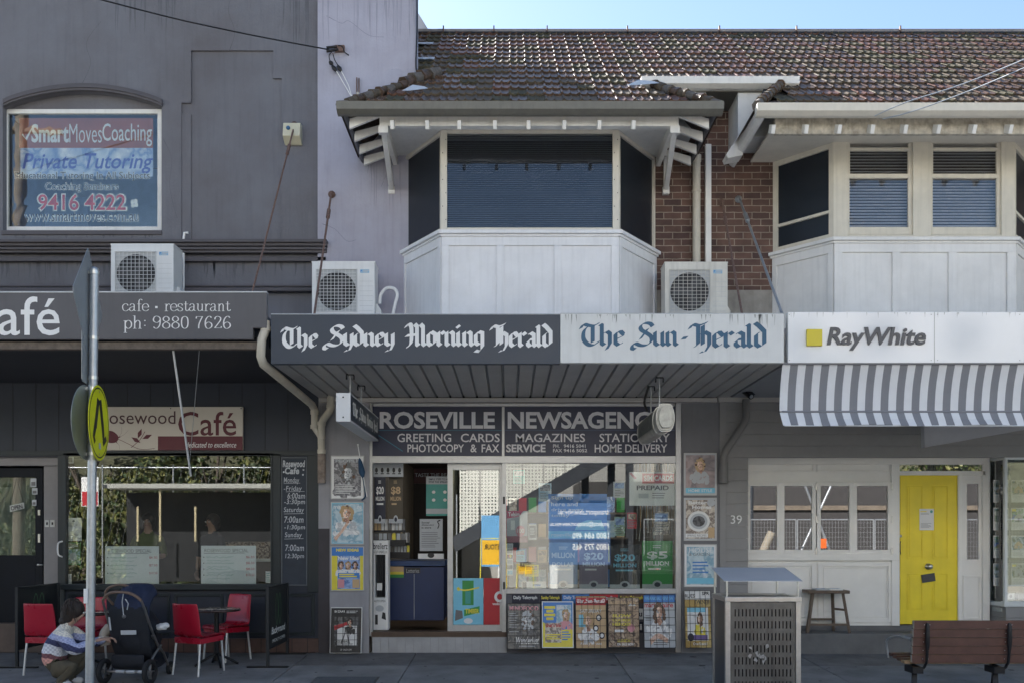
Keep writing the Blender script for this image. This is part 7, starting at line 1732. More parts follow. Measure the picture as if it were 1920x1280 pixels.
def wheel(c, r, w):
    mb = MB(); ax = (rot @ Vector((1, 0, 0))); ring = []
    up, fw = Vector((0, 0, 1)), rot @ Vector((0, 1, 0)); n = 28; vs, fs = [], []
    prof_ = [(.62, -.3), (.66, -.5), (.9, -.5), (1, -.25), (1, .25), (.9, .5), (.66, .5), (.62, .3)]
    for k in range(n):
        a = 2 * math.pi * k / n
        for rr_, ww in prof_: vs.append(c + (up * math.sin(a) + fw * math.cos(a)) * r * rr_ + ax * ww * w)
    q = len(prof_)
    for k in range(n):
        for j in range(q): fs.append((k * q + j, k * q + (j + 1) % q, ((k + 1) % n) * q + (j + 1) % q, ((k + 1) % n) * q + j))
    mb.add(vs, fs, rubber, True); o = mb.build("wheel", t)
    mb = MB(); mb.cyl(c - ax * w * .4, c + ax * w * .4, r * .14, frame_grey, 12)
    for k in range(5): a = 2 * math.pi * k / 5; mb.bar(c, c + (up * math.sin(a) + fw * math.cos(a)) * r * .64, w * .3, r * .1, frame_grey, up=ax)
    mb.build("rim", o)
for s in (-1, 1): wheel(L_(s * .28, -.20, .145), .145, .05); wheel(L_(s * .15, .50, .085), .085, .04)
grid = [[L_(s * w, y, z) for s in (-1, -.85, -.4, 0, .4, .85, 1)] for z, y, w in ((.34, -.17, .2), (.25, -.19, .21), (.16, -.17, .2), (.14, .1, .19), (.18, .38, .18), (.30, .42, .18))]
sheet_mesh(grid, black_cloth, .014, "basket", t)
mb = MB(); mb.bar(L_(.19, .12, .60), L_(.36, .02, .58), .22, .03, black_cloth); mb.build("side_tray", t, bevel=.01)
def crumple(name, c, r, m, label, cat, sc, seed):
    mb = MB(); mb.ball((0, 0, 0), r, m, 12, sc); rr = random.Random(seed)
    ph = [rr.uniform(0, 6) for _ in range(6)]
    mb.v = [tuple(Vector(c) + Vector(p) * (1 + .22 * math.sin(p[0] * 42 + ph[0]) * math.sin(p[2] * 37 + ph[1]) + .15 * math.sin(p[1] * 60 + ph[2]) + .1 * math.sin(p[0] * 95 + p[2] * 80 + ph[3]))) for p in mb.v]
    return tag(mb.build(name, loc=tuple(c)), label, cat)
crumple("crumpled_cloth", L_(.29, .05, .635), .06, print_white, "crumpled white cloth on the stroller's side tray", "cloth", (1.2, .9, .75), 2)
cl = MB(); rr = random.Random(8)
cl.tube([L_(-.27, -.02, .72), L_(-.30, -.06, .64), L_(-.36, -.07, .56), L_(-.36, -.07, .50), L_(-.345, -.07, .42)], [.03, .05, .065, .03, .055], mat("beige_cloth", (.40, .36, .31), .85, var=.15, scale=12), 12, smooth=4)
tag(cl.build("hanging_cloth", loc=tuple(L_(-.3, -.06, .4))), "beige knotted cloth hanging at the stroller's left side", "cloth")
# ================================================================== people
def skin_mesh(nodes, edges, root, levels=2):
    names = list(nodes); me = bpy.data.meshes.new("skeleton"); me.from_pydata([nodes[n][0] for n in names], [(names.index(a), names.index(b)) for a, b in edges], [])
    ob = bpy.data.objects.new("skeleton", me); COL.objects.link(ob)
    sk = ob.modifiers.new("skin", 'SKIN'); sk.use_smooth_shade = True; sk.branch_smoothing = .6
    for i, n in enumerate(names):
        r = nodes[n][1]; me.skin_vertices[0].data[i].radius = r if isinstance(r, tuple) else (r, r); me.skin_vertices[0].data[i].use_root = (n == root)
    sb = ob.modifiers.new("sub", 'SUBSURF'); sb.levels = levels; sb.render_levels = levels
    dg = bpy.context.evaluated_depsgraph_get(); dg.update(); out = bpy.data.meshes.new_from_object(ob.evaluated_get(dg), depsgraph=dg)
    vs = [tuple(v.co) for v in out.vertices]; fs = [list(p.vertices) for p in out.polygons]
    bpy.data.objects.remove(ob); bpy.data.meshes.remove(me); bpy.data.meshes.remove(out)
    return vs, fs
def seg_d(p, a, b):
    ab = b - a; t = max(0, min(1, (p - a).dot(ab) / max(ab.length_squared, 1e-9))); return (p - a - ab * t).length
def hand_tubes(mb, wrist, d, up, side, m, curl=.5, s=1.0):
    """palm and five bent fingers; d forward, up the back of the hand, side points to the thumb"""
    d, up, side = Vector(d).normalized(), Vector(up).normalized(), Vector(side).normalized(); w = Vector(wrist)
    pts = [w, w + d * .045 * s, w + d * .085 * s]
    for q in (-1, -.33, .33, 1): mb.tube([w + side * .008 * q * s, w + d * .05 * s + side * .021 * q * s, w + d * .09 * s + side * .027 * q * s], [.016 * s, .015 * s, .011 * s], m, 8)
    for q, ln in ((-1, .062), (-.33, .076), (.33, .082), (1, .072)):
        a = w + d * .088 * s + side * .027 * q * s; b = a + (d * math.cos(curl) - up * math.sin(curl)) * ln * .5 * s; c = b + (d * math.cos(curl * 2) - up * math.sin(curl * 2)) * ln * .35 * s; e = c + (d * math.cos(curl * 2.7) - up * math.sin(curl * 2.7)) * ln * .25 * s
        mb.tube([a, b, c, e], [.0095 * s, .009 * s, .008 * s, .005 * s], m, 8)
    a = w + d * .025 * s + side * .022 * s; b = a + (d * .6 + side * .75 - up * .2) * .04 * s; c = b + (d * .9 + side * .2 - up * .35) * .032 * s
    mb.tube([a, b, c], [.013 * s, .0105 * s, .006 * s], m, 8)
skin_m = mat("skin", (.42, .26, .19), .5, var=.08, scale=12); hair_m = mat("dark_brown_hair", (.030, .020, .016), .5, var=.3, scale=40, bump=.4, bscale=120)
def person(loc, rotz, label, nodes, edges, zones, hands, face, hair, cat="person", hair_mat=None):
    """zones: list of (bone a, bone b, material); faces take the nearest bone's material"""
    t = thing("person", (0, 0, 0), label, cat); vs, fs = skin_mesh(nodes, edges, "pelvis")
    mb = MB(); mb.v = vs
    bones = [(Vector(nodes[a][0]), Vector(nodes[b][0]), m, (sum(nodes[a][1]) / 2 if isinstance(nodes[a][1], tuple) else nodes[a][1])) for a, b, m in zones]
    for f in fs:
        c = sum((Vector(vs[i]) for i in f), Vector()) / len(f)
        m = min(bones, key=lambda q: seg_d(c, q[0], q[1]) - q[3] * .6)[2]
        mb.f.append(f); mb.fm.append(mb.mi(m)); mb.fs.append(True)
    for h in hands: hand_tubes(mb, *h)
    mb.build("body", t)
    # face: eyes, brows, nose, mouth, ears on the head ellipsoid
    c, fw, sc = Vector(face[0]), Vector(face[1]).normalized(), face[2]; up = Vector((0, 0, 1)); up = (up - fw * up.dot(fw)).normalized(); rt = fw.cross(up)
    mb = MB(); W_, K_ = mat("eye_white", (.6, .6, .58), .2, var=0), mat("eye_dark", (.02, .015, .012), .2, var=0)
    for s in (-1, 1):
        e = c + rt * .034 * s * sc + fw * .088 * sc + up * .005 * sc; mb.ball(e, .012 * sc, W_, 6); mb.ball(e + fw * .008 * sc, .006 * sc, K_, 5)
        mb.tube([e + up * .02 * sc - rt * .018 * sc + fw * .004, e + up * .024 * sc + fw * .006, e + up * .018 * sc + rt * .018 * sc + fw * .004], .0035 * sc, K_, 5)
    mb.build("eyes", t)
    mb = MB(); mb.tube([c + fw * .10 * sc - up * .052 * sc - rt * .024 * sc, c + fw * .106 * sc - up * .05 * sc, c + fw * .10 * sc - up * .052 * sc + rt * .024 * sc], [.003, .006, .003], mat("lips", (.32, .12, .11), .4, var=0), 6); mb.build("mouth", t)
    mb = MB()
    for q, r, s3 in hair: mb.ball(Vector(q), r, hair_mat or hair_m, 12, s3)
    mb.build("hair", t)
    t.location = loc; t.rotation_euler = (0, 0, rotz); return t
E_BODY = [("pelvis", "spine"), ("spine", "chest"), ("chest", "neck"), ("neck", "jaw"), ("jaw", "head"), ("head", "crown_of_head"), ("head", "nose"),
          ("chest", "shoulder_l"), ("shoulder_l", "elbow_l"), ("elbow_l", "wrist_l"), ("chest", "shoulder_r"), ("shoulder_r", "elbow_r"), ("elbow_r", "wrist_r"),
          ("pelvis", "hip_l"), ("hip_l", "knee_l"), ("knee_l", "ankle_l"), ("ankle_l", "toe_l"), ("pelvis", "hip_r"), ("hip_r", "knee_r"), ("knee_r", "ankle_r"), ("ankle_r", "toe_r")]
def sweater_mat():
    m = bpy.data.materials.new("patterned_sweater"); m.use_nodes = True; nt = m.node_tree; N = nt.nodes; L = nt.links; b = N["Principled BSDF"]; b.inputs["Roughness"].default_value = .95
    tc = N.new("ShaderNodeTexCoord"); sp = N.new("ShaderNodeSeparateXYZ"); L.new(tc.outputs["Object"], sp.inputs[0])
    # bands follow the curved back: height plus a little of the forward distance
    ma = N.new("ShaderNodeMath"); ma.operation = 'MULTIPLY_ADD'; ma.inputs[1].default_value = .25; L.new(sp.outputs[0], ma.inputs[0]); L.new(sp.outputs[2], ma.inputs[2])
    wv = N.new("ShaderNodeTexNoise"); wv.inputs["Scale"].default_value = 9; L.new(tc.outputs["Object"], wv.inputs[0])
    m3 = N.new("ShaderNodeMath"); m3.operation = 'MULTIPLY_ADD'; m3.inputs[1].default_value = .05; L.new(wv.outputs[0], m3.inputs[0]); L.new(ma.outputs[0], m3.inputs[2])
    mr = N.new("ShaderNodeMapRange"); mr.inputs[1].default_value = .05; mr.inputs[2].default_value = .82; L.new(m3.outputs[0], mr.inputs[0])
    rp = N.new("ShaderNodeValToRGB"); rp.color_ramp.interpolation = 'CONSTANT'; L.new(mr.outputs[0], rp.inputs[0])
    cols = [(0, (200, 180, 160)), (.12, (110, 112, 140)), (.18, (226, 212, 192)), (.27, (222, 164, 150)), (.37, (124, 82, 86)), (.44, (220, 222, 228)), (.58, (66, 70, 104)), (.67, (176, 182, 212)), (.76, (236, 228, 210))]
    els = rp.color_ramp.elements
    while len(els) < len(cols): els.new(.5)
    for e, (p, c) in zip(els, cols): e.position = p; e.color = (*srgb(*c), 1)
    vo = N.new("ShaderNodeTexChecker"); vo.inputs["Scale"].default_value = 42; L.new(tc.outputs["Object"], vo.inputs[0])
    vo.inputs[1].default_value = (1, 1, 1, 1); vo.inputs[2].default_value = (.62, .62, .7, 1)
    mx = N.new("ShaderNodeMix"); mx.data_type = 'RGBA'; mx.blend_type = 'MULTIPLY'; mx.inputs[0].default_value = .75; L.new(rp.outputs[0], mx.inputs[6]); L.new(vo.outputs[0], mx.inputs[7]); L.new(mx.outputs[2], b.inputs["Base Color"])
    bp = N.new("ShaderNodeBump"); bp.inputs["Strength"].default_value = .5; bp.inputs["Distance"].default_value = .01; n = N.new("ShaderNodeTexNoise"); n.inputs["Scale"].default_value = 90; L.new(tc.outputs["Object"], n.inputs[0]); L.new(n.outputs[0], bp.inputs["Height"]); L.new(bp.outputs[0], b.inputs["Normal"])
    return m
sweater = sweater_mat(); olive = mat("olive_trousers", (.09, .075, .05), .85, var=.2, scale=15); shoe = mat("white_shoe", (.55, .55, .55), .6, var=.08)
nodes = {"pelvis": ((-.09, 0, .21), .185), "spine": ((-.14, 0, .40), (.19, .185)), "chest": ((-.04, 0, .60), (.17, .16)), "neck": ((.06, 0, .735), .07), "jaw": ((.115, 0, .775), .072), "head": ((.135, 0, .85), .092), "crown_of_head": ((.12, 0, .925), .07), "nose": ((.225, 0, .82), .014),
         "shoulder_l": ((.02, .17, .62), .10), "elbow_l": ((.19, .25, .44), .075), "wrist_l": ((.40, .13, .52), .042), "shoulder_r": ((.02, -.17, .62), .10), "elbow_r": ((.19, -.25, .43), .078), "wrist_r": ((.38, -.12, .53), .042),
         "hip_l": ((-.06, .11, .20), .115), "knee_l": ((.24, .15, .38), .082), "ankle_l": ((.02, .13, .07), .05), "toe_l": ((.17, .14, .035), .042), "hip_r": ((-.06, -.11, .18), .115), "knee_r": ((.17, -.15, .27), .08), "ankle_r": ((-.02, -.13, .07), .05), "toe_r": ((.13, -.14, .035), .042)}
zones = [("pelvis", "spine", sweater), ("spine", "chest", sweater), ("chest", "shoulder_l", sweater), ("shoulder_l", "elbow_l", sweater), ("elbow_l", "wrist_l", sweater), ("chest", "shoulder_r", sweater), ("shoulder_r", "elbow_r", sweater), ("elbow_r", "wrist_r", sweater), ("neck", "jaw", skin_m), ("jaw", "head", skin_m), ("head", "crown_of_head", skin_m), ("head", "nose", skin_m),
         ("hip_l", "knee_l", olive), ("knee_l", "ankle_l", olive), ("hip_r", "knee_r", olive), ("knee_r", "ankle_r", olive), ("ankle_l", "toe_l", shoe), ("ankle_r", "toe_r", shoe)]
hands = [((.40, .13, .52), (.9, -.15, .1), (.0, .3, 1), (0, -1, .2), skin_m, .5), ((.38, -.12, .53), (.9, .15, .2), (0, -.3, 1), (0, 1, .2), skin_m, .5)]
hair = [((.105, 0, .875), .115, (1.0, .95, 1.0)), ((.05, 0, .81), .095, (.9, .95, 1.2)), ((.01, 0, .75), .07, (.9, 1.2, .9))]
pp_ = person((X(120, -2.3), -2.3, ground(-2.3)), RAD(8), "person crouching beside the stroller in banded knitted sweater and white shoes", nodes, E_BODY, zones, hands, ((.135, 0, .845), (1, 0, -.15), 1.0), hair)
hb = [c for c in kids(pp_) if c.name.startswith("hair")][0]; mb = MB(); rr = random.Random(12)
for k in range(130):
    a = rr.uniform(-2.2, 2.2); u = rr.uniform(.3, 1); e = .118
    p0 = Vector((.10, 0, .885)) + Vector((-math.cos(a) * e * u, math.sin(a) * e * u, e * math.sqrt(max(0, 1 - u * u)) + .004)); l = rr.uniform(.10, .24)
    mb.tube([p0, p0 + Vector((-math.cos(a) * .02, math.sin(a) * .02, -l * .5)), p0 + Vector((-math.cos(a) * .01 + rr.uniform(-.02, .03), math.sin(a) * .01 + rr.uniform(-.02, .02), -l))], [.006, .005, .002], hair_m, 4, smooth=2)
mb.build("loose_hair", pp_)

def standing(arm):
    n = {"pelvis": ((0, 0, .95), (.15, .115)), "spine": ((0, 0, 1.12), (.145, .10)), "chest": ((0, -.01, 1.34), (.16, .115)), "neck": ((0, 0, 1.49), .055), "jaw": ((0, -.02, 1.56), .066), "head": ((0, -.02, 1.63), .088), "crown_of_head": ((0, 0, 1.71), .07), "nose": ((0, -.115, 1.62), .013)}
    for s, q in ((1, "l"), (-1, "r")):
        n["shoulder_" + q] = ((.18 * s, 0, 1.40), .07); n["elbow_" + q] = ((.24 * s, -.02, 1.12), .05)
        n["wrist_" + q] = ((.14 * s, -.26, 1.10), .032) if arm else ((.25 * s, -.06, .88), .032)
        n["hip_" + q] = ((.09 * s, 0, .90), .10); n["knee_" + q] = ((.10 * s, -.01, .50), .07); n["ankle_" + q] = ((.10 * s, .02, .09), .045); n["toe_" + q] = ((.12 * s, -.13, .035), .04)
    return n
def dress(top, leg):
    z = [("pelvis", "spine", top), ("spine", "chest", top)] + [(a, b, skin_m) for a, b in (("neck", "jaw"), ("jaw", "head"), ("head", "crown_of_head"), ("head", "nose"))]
    for q in "lr": z += [("chest", "shoulder_" + q, top), ("shoulder_" + q, "elbow_" + q, top), ("elbow_" + q, "wrist_" + q, skin_m), ("hip_" + q, "knee_" + q, leg), ("knee_" + q, "ankle_" + q, leg), ("ankle_" + q, "toe_" + q, black_cloth)]
    return z
hair_up = [((0, .02, 1.665), .105, (1.0, 1.0, 1.0)), ((0, .05, 1.60), .09, (1.1, .8, 1.1))]
for x, y, a, lab, top, arm in ((X(278, 1.1), 1.1, 10, "person in green top standing behind the cafe window glass", mat("green_top", (.10, .13, .03), .85, var=.2), True), (X(398, 1.4), 1.4, -25, "person in dark top standing behind the cafe window near the counter", mat("dark_top", (.03, .03, .04), .85, var=.2), False)):
    n = standing(arm); hs = []
    for s, q in ((1, "l"), (-1, "r")): hs.append((n["wrist_" + q][0], (-.3 * s, -.9, 0) if arm else (0, -.15, -1), (0, 0, 1) if arm else (s, 0, 0), (-s, 0, 0) if arm else (0, -1, 0), skin_m, .45))
    person((x, y, .2), RAD(a), lab, n, E_BODY, dress(top, black_cloth), hs, ((0, -.02, 1.63), (0, -1, 0), 1.0), hair_up)
# ================================================================== far side of the street (seen only as reflections in the glass, plus an added light-bouncing block)
leafm = [mat("leaf_dark", (.030, .050, .018), .55, var=.3), mat("leaf_mid", (.055, .085, .025), .5, var=.3), mat("leaf_olive", (.10, .11, .035), .5, var=.3), mat("leaf_sunlit", (.17, .17, .055), .5, var=.3)]
def leaf_cloud(mb, c, rad, n, size, rnd):
    for _ in range(n):
        while True:
            p = Vector((rnd.uniform(-1, 1), rnd.uniform(-1, 1), rnd.uniform(-1, 1)))
            if .35 < p.length < 1: break
        p = Vector(c) + Vector((p.x * rad[0], p.y * rad[1], p.z * rad[2])); q = Quaternion((rnd.random() - .5, rnd.random() - .5, rnd.random() - .5, rnd.random() - .5)).normalized(); s = size * rnd.uniform(.6, 1.4)
        mb.add([p + q @ Vector(v) for v in ((-s, 0, 0), (0, -s * .5, 0), (s, 0, 0), (0, s * .5, s * .2))], [(0, 1, 2, 3)], leafm[rnd.randrange(4)])
rnd = random.Random(21)
trunk_m = mat("bark", (.09, .07, .055), .9, var=.3, scale=12, bump=.5)
for k, (x, y, h) in enumerate(((-19.5, -20.5, 6.2), (-15.8, -21, 7.2), (-12.2, -20.4, 5.6), (-8.6, -21, 6.6), (-5.2, -20.6, 5.4), (-7.0, -19.5, 6.4), (-10.6, -19.6, 6.8), (11.5, -26.2, 7.5), (15.5, -26, 6.8), (19.0, -26.4, 7.6))):
    t = thing("hedge_tree", (x, y, -.62), ("dense dark tree at the far left of the row across the street", "tallest dark tree of the row across the street", "middle olive tree of the row across the street", "dark leafy tree beside the middle one across the street", "low bushy tree nearest the white screens across the street", "leafy tree standing in front of the dark tree row across the street", "broad leafy tree in front of the middle olive tree across the street", "dark tree behind the site shed, beside the station wall", "rounder tree behind the middle of the site shed", "tall tree behind the far right of the site shed")[k], "tree", "trees behind the fence across the street")
    mb = MB(); mb.tube([(x, y, -.62), (x + .1, y, h * .35), (x + .2, y - .1, h * .7)], [.18, .13, .05], trunk_m, 8, smooth=3)
    for a in range(4): mb.tube([(x + .1, y, h * .3 + .3 * a), (x + 1.0 * math.cos(a * 1.7), y + .8 * math.sin(a * 1.7), h * .55 + .4 * a)], [.07, .02], trunk_m, 6)
    mb.build("trunk", t)
    mb = MB()
    for q in range(11): leaf_cloud(mb, (x + rnd.uniform(-1.7, 1.7), y + rnd.uniform(-.7, .9), rnd.uniform(.2, h)), (1.2, .8, 1.0), 420, .11, rnd)
    mb.build("crown", t)
t = thing("chain_fence", (-13, -18, -.62), "chain link fence with galvanised rails across the street", "fence")
mb = MB()
for k in range(9): mb.cyl((-21 + k * 2.4, -18, -.62), (-21 + k * 2.4, -18, 4.0 if k < 7 else 3), .03, galv, 8)
mb.cyl((-21, -18, 3.9), (-4, -18, 3.9), .022, galv, 8); mb.build("post", t)
mb = MB()
for k in range(70): mb.cyl((-21 + k * .25, -18, -.4), (-21 + k * .25 + .9, -18, 3.9), .004, galv, 3)
mb.build("mesh", t)
# embankment closing the view behind
mb = MB(); mb.prism_x([(-21.5, -.7), (-23.5, 4.6), (-27, 6.5), (-60, 7.5), (-60, -.7)], -70, -2.2, mat("bank_scrub", (.07, .07, .04), .95, var=.5, scale=3, bump=.8, bscale=12))
mb.prism_x([(-26.5, -.7), (-27.5, 4.0), (-30, 6.0), (-60, 7.5), (-60, -.7)], -2.2, 70, MATS["bank_scrub"])
tag(mb.build("embankment"), kind="structure")
t = thing("station_building", (1, -25, -.6), "long pale rendered station building across the street", "building")
mb = MB(); mb.box(-2.0, 8.6, -26.4, -25, -.6, 5.6, mat("station_render", (.30, .29, .27), .8, var=.1)); mb.build("wall", t); mb = MB(); mb.box(-2.2, 8.8, -26.5, -24.6, 5.6, 5.8, dark_steel_ := mat("station_roof", (.10, .10, .11), .5, var=.1)); mb.build("roof", t)
mb = MB()
for k in range(3): mb.box(-1 + k * 2.8, .4 + k * 2.8, -24.99, -24.95, 1.0, 3.2, screen_blue)
mb.build("window", t)
t = thing("bounce_block", (0, -31, -.6), "tall cream apartment block added unseen behind the trees to bounce sunlight", "building")  # unseen block, added to bounce sunlight onto the shaded shopfronts
mb = MB(); cream_wall = mat("bounce_cream", (.66, .64, .615), .85, var=.1, scale=1.5); mb.box(-26, 26, -40, -31, 4.6, 15.0, cream_wall); mb.box(-26, 26, -40, -31.6, -.6, 4.599, mat("undercroft", (.30, .27, .23), .8, var=.2)); mb.build("wall", t)
mb = MB()
for r in range(3):
    for k in range(14): mb.box(-24.6 + k * 3.6, -22.9 + k * 3.6, -31.03, -30.99, 6.2 + r * 3.1, 7.8 + r * 3.1, screen_blue)
o = mb.build("window", t); o["kind"] = "stuff"
# bus shelter with a pale roof edge
t = thing("bus_shelter", (-9.8, -16, -.16), "bus shelter with long pale roof edge on white posts across the street", "shelter")
mb = MB(); mb.box(-12.6, -7.2, -16.9, -15.4, 3.07, 3.21, mat("shelter_roof", (.36, .36, .33), .5, var=.1)); mb.build("roof", t)
for x in (-11.6, -10.9, -9.8): 
    mb = MB(); mb.box(x - .028, x + .028, -15.6, -15.54, 1.42, 3.04 if x == -10.9 else 2.5, mat("post_ochre", (.42, .36, .22), .6, var=.1)); mb.build("post", t)
mb = MB(); mb.box(-12.5, -7.3, -16.9, -16.85, .1, 3.0, mat("shelter_back", (.012, .013, .015), .4, var=.2)); mb.build("back_wall", t)
t = thing("parking_sign", (-12.9, -15.2, -.16), "red and white parking sign on a thin post across the street", "road sign")
mb = MB(); mb.cyl((-12.9, -15.2, -.16), (-12.9, -15.2, 3.5), .03, galv, 8); mb.build("post", t)
mb = MB(); mb.box(-13.16, -12.64, -15.16, -15.14, 2.5, 3.4, print_white); mb.box(-13.14, -12.66, -15.139, -15.136, 2.52, 2.95, P_RED); mb.build("plate", t)
# power pole
t = thing("power_pole", (-14.8, -14.2, -.2), "tall weathered timber power pole with crossarm across the street", "power pole")
mb = MB(); mb.cyl((-14.8, -14.2, -.2), (-14.6, -14.2, 15), .17, mat("pole_timber", (.17, .14, .11), .9, var=.3, scale=6, streak=.3), 12); mb.build("pole", t)
mb = MB(); mb.box(-15.9, -13.4, -14.3, -14.15, 13.6, 13.75, MATS["pole_timber"]); mb.build("crossarm", t)
# station works: ramp of perforated white screens
def mesh_panel_mat():
    m = bpy.data.materials.new("perforated_white"); m.use_nodes = True; nt = m.node_tree; N = nt.nodes; L = nt.links; b = N["Principled BSDF"]; b.inputs["Base Color"].default_value = (.66, .65, .58, 1)
    tc = N.new("ShaderNodeTexCoord"); sx = N.new("ShaderNodeSeparateXYZ"); L.new(tc.outputs["Object"], sx.inputs[0])
    def frac(o):
        mu = N.new("ShaderNodeMath"); mu.operation = 'MULTIPLY'; mu.inputs[1].default_value = 9; L.new(o, mu.inputs[0]); f = N.new("ShaderNodeMath"); f.operation = 'FRACT'; L.new(mu.outputs[0], f.inputs[0]); s = N.new("ShaderNodeMath"); s.operation = 'SUBTRACT'; s.inputs[1].default_value = .5; L.new(f.outputs[0], s.inputs[0]); p = N.new("ShaderNodeMath"); p.operation = 'POWER'; p.inputs[1].default_value = 2; L.new(s.outputs[0], p.inputs[0]); return p.outputs[0]
    a, c = frac(sx.outputs[0]), frac(sx.outputs[2]); ad = N.new("ShaderNodeMath"); ad.operation = 'ADD'; L.new(a, ad.inputs[0]); L.new(c, ad.inputs[1]); gt = N.new("ShaderNodeMath"); gt.operation = 'GREATER_THAN'; gt.inputs[1].default_value = .075; L.new(ad.outputs[0], gt.inputs[0]); L.new(gt.outputs[0], b.inputs["Alpha"])
    return m
perf = mesh_panel_mat(); dark_steel = mat("dark_steelwork", (.045, .05, .06), .5, .3, var=.2)
SYO = -17.0
def O(px, py, y=SYO):                                            # mirror point of a reflection seen at px, py in the shop glass
    k = (DIST - y) / FPX; return ((px - CX) * k, y, EYE + (CY - py) * k)
t = thing("station_ramp", O(1040, 1000)[:2] + (-.2,), "white perforated screens and dark beams of a station stair across the street", "stair")
mb = MB()
a, b, c, d = O(860, 1010), O(1140, 850), O(1140, 700), O(860, 800)
xs = [860 + 40 * k for k in range(8)]
for k in range(7):
    def lo(px): return 1010 - (px - 860) * .575
    p = [O(xs[k] + 1, lo(xs[k]) - 8), O(xs[k + 1] - 2, lo(xs[k + 1]) - 8), O(xs[k + 1] - 2, lo(xs[k + 1]) - 170), O(xs[k] + 1, lo(xs[k]) - 170)]
    mb.add([Vector(q) for q in p] + [Vector(q) + Vector((0, -.04, 0)) for q in p], [(0, 1, 2, 3), (7, 6, 5, 4)], perf)
mb.build("screen", t)
mb = MB(); mb.bar(O(850, 1014), O(1160, 838), .3, .12, dark_steel, up=(0, 1, 0)); mb.bar(O(850, 1026), O(1160, 850), .3, .25, dark_steel, up=(0, 1, 0)); mb.build("stringer", t)
mb = MB()
for px in (940, 1040, 1100, 1150, 1185, 1240): q = O(px, 1100); mb.box(q[0] - .12, q[0] + .12, SYO - .6, SYO - .4, -.4, 6.0, dark_steel if px > 1090 else white_paint)
mb.build("column", t)
mb = MB(); q0, q1 = O(1090, 935), O(1290, 935); mb.box(q0[0], q1[0], SYO - 1.0, SYO - .8, q0[2] - .3, q0[2], dark_steel); q0, q1 = O(1120, 850), O(1290, 850); mb.box(q0[0], q1[0], SYO - 1.2, SYO - .8, q0[2], q0[2] + 1.2, mat("concourse_pale", (.5, .5, .48), .6, var=.1)); mb.build("concourse_beam", t)
# blue banner with contact lines
t = thing("works_banner", O(1080, 1060), "blue works banner with white contact details on the fence across the street", "banner")
yb = -16.2; x0, x1 = O(1145, 0, yb)[0], O(1030, 0, yb)[0]; z0, z1 = O(0, 1058, yb)[2], O(0, 942, yb)[2]
mb = MB(); mb.box(x1, x0, yb, yb + .02, z0, z1, mat("banner_blue", (.06, .11, .22), .5, var=.08)); mb.build("cloth", t)
mb = MB(); frm = lambda u, v, w: (x0 - u, yb + .021 + w, v); W = x0 - x1
for k, (s, wd) in enumerate((("transport.nsw.gov.au", .85), ("projects@transport.nsw.gov.au", .99), ("1800 684 490", .62), ("1800 775 465", .62))): mb.text(s, frm, (.05, W * wd, z1 - .42 - k * .36, z1 - .22 - k * .36), letter_white, bold=.02)
mb.build("lettering", t)
t = thing("works_banner", O(920, 1060), "second pale blue works banner left of the white screens across the street", "banner")
mb = MB(); x0, x1 = O(938, 0, yb)[0], O(902, 0, yb)[0]; mb.box(x1, x0, yb, yb + .02, .6, O(0, 965, yb)[2], mat("banner_sky", (.12, .32, .55), .5, var=.08)); mb.build("cloth", t)
# temporary fencing
t0 = None
for k in range(5):
    xf = 4.2 + k * 2.45; yf = -15.4
    t = thing("temporary_fence", (xf, yf, -.165), ("left end", "second", "middle", "fourth", "right end")[k] + " panel of the wire temporary fence across the street", "fence panel", "temporary fence panels across the street")
    mb = MB()
    for a, b in (((xf, yf, -.1), (xf, yf, 2.1)), ((xf + 2.4, yf, -.1), (xf + 2.4, yf, 2.1)), ((xf, yf, 2.1), (xf + 2.4, yf, 2.1)), ((xf, yf, .05), (xf + 2.4, yf, .05))): mb.cyl(a, b, .022, galv, 8)
    mb.build("frame", t)
    mb = MB()
    for q in range(1, 24): mb.box(xf + q * .1 - .003, xf + q * .1 + .003, yf - .003, yf + .003, .05, 2.1, galv)
    for q in range(1, 14): mb.box(xf, xf + 2.4, yf + .004, yf + .008, .05 + q * .15 - .003, .05 + q * .15 + .003, galv)
    mb.build("wire_mesh", t)
    mb = MB(); mb.box(xf - .3, xf + .3, yf - .12, yf + .12, -.164, -.02, P_YEL if k % 2 else concrete); mb.build("foot", t)
    if k in (1, 2): 
        s = thing("fence_sign", (xf + .6, yf + .05, 1.2), ("white", "orange")[k - 1] + " notice board tied to the temporary fence across the street", "sign"); mb = MB(); mb.box(xf + .55, xf + .9, yf + .03, yf + .04, 1.2, 1.5, (print_white, mat("safety_orange", (.7, .12, .02), .5, var=.05))[k - 1]); mb.build("board", s)
safety_orange = MATS["safety_orange"]
t = thing("shed", (9, -22, -.3), "dark site shed with pale band behind the temporary fence across the street", "shed")
mb = MB(); mb.box(2.6, 18, -24, -21, -.6, 3.6, mat("shed_wall", (.045, .042, .042), .6, var=.2)); mb.build("wall", t); mb = MB(); mb.box(2.5, 18, -20.99, -20.9, 2.55, 2.72, mat("shed_band", (.16, .13, .10), .6, var=.3)); mb.build("band", t)
for x, c, lab in ((7.9, dark_steel, "dark blue steel post"), (5.2, galv, "steepest white leaning scaffold tube"), (8.9, galv, "white leaning scaffold tube beside the dark blue post"), (11.0, galv, "rightmost white leaning scaffold tube")):
    mb = MB(); mb.cyl((x, -16.4, -.3), (x + ({5.2: .9, 8.9: 1.7, 11.0: -1.4}.get(x, 0)), -16.4, 3.4), .08 if c is dark_steel else .04, c, 10); tag(mb.build("scaffold_tube", loc=(x, -16.4, -.3)), lab + " standing across the street behind the fence", "post")
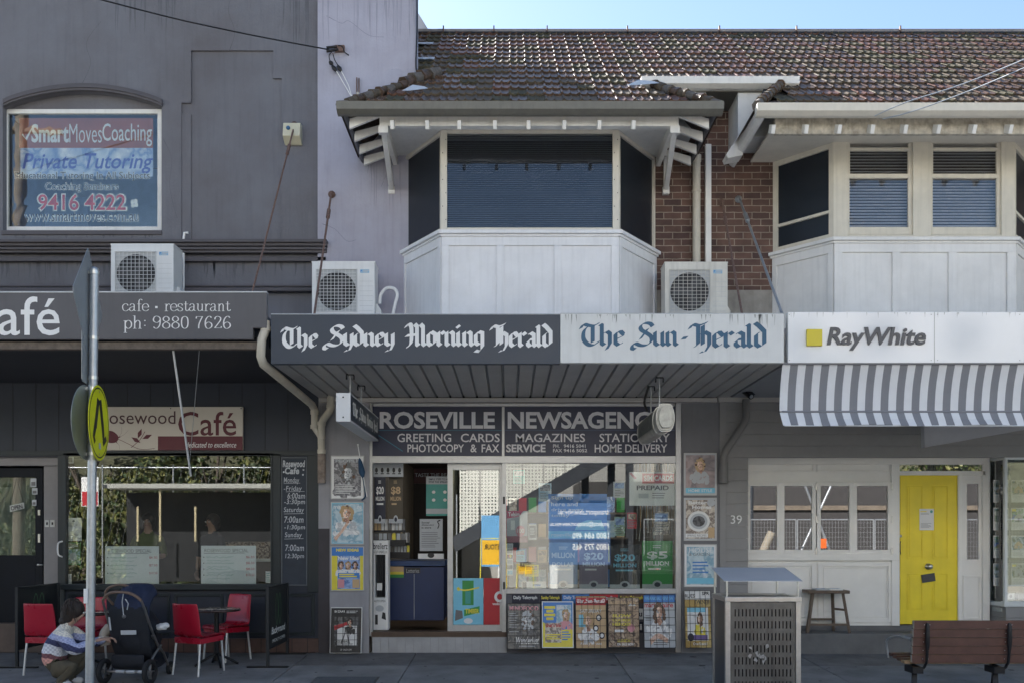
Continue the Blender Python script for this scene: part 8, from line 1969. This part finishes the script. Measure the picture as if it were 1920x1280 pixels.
# cone and detour sign
q = O(1234, 1090, -14.0); t = thing("traffic_cone", (q[0], -14, -.165), "orange traffic cone with white band across the street", "traffic cone")
mb = MB(); mb.lathe([(.16, .03), (.12, .25)], (q[0], -14, -.165), safety_orange, 16); mb.lathe([(.12, .25), (.085, .45)], (q[0], -14, -.165), print_white, 16); mb.lathe([(.085, .45), (.03, .78), (0, .79)], (q[0], -14, -.165), safety_orange, 16); mb.build("cone", t); mb = MB(); mb.box(q[0] - .2, q[0] + .2, -14.2, -13.8, -.165, -.13, safety_orange); mb.build("base", t)
for k, (px, py) in enumerate(((925, 1035), (985, 1068))):
    q = O(px, py, -13.6); t = thing("detour_sign", (q[0], -13.6, -.165), ("yellow detour sign in a tube frame across the street", "yellow folding sign lying low across the street")[k], "road sign")
    w, h = (.34, .36) if k == 0 else (.2, .12)
    mb = MB(); mb.box(q[0] - w, q[0] + w, -13.6, -13.58, q[2] - h, q[2] + h, mat("detour_yellow", (.75, .42, .02), .5, var=.05)); mb.build("board", t)
    mb = MB(); mb.text("DETOUR", lambda u, v, w_: (q[0] + w * .8 - u, -13.578 + w_, q[2] + v), (0, w * 1.6, .08, .24), print_black, bold=.03); mb.build("lettering", t)
    mb = MB()
    for s in (-1, 1): mb.tube([(q[0] + s * (w + .05), -13.62, -.16), (q[0] + s * (w + .03), -13.6, q[2] + h + .05), (q[0], -13.6, q[2] + h + .05)], .015, P_YEL, 6)
    mb.build("frame", t)

# builders' materials behind the temporary fence
tim = mat("stacked_timber", (.42, .26, .13), .8, var=.25, scale=6)
for k, (x, z, w, lab) in enumerate(((6.3, -.16, 1.8, "low stack of orange brown timber behind the temporary fence"), (9.2, -.16, 1.5, "second stack of timber further right behind the temporary fence"))):
    t = thing("timber_stack", (x, -17.2, z), lab, "timber stack")
    for q in range(6): mb = MB(); mb.box(x - w / 2 + .05 * (q % 3), x + w / 2, -17.4 + .02 * q, -17.1 + .02 * q, z + q * .11, z + q * .11 + .09, tim); mb.build("beam", t)
t = thing("rolled_tarpaulin", (8.2, -16.9, -.16), "pale rolled tarpaulin leaning behind the temporary fence", "tarpaulin")
mb = MB(); mb.tube([(8.1, -16.9, -.1), (8.35, -16.95, .8), (8.75, -17.0, 1.7)], [.22, .2, .14], mat("tarp_beige", (.26, .23, .18), .8, var=.15), 14, smooth=4); mb.build("roll", t)
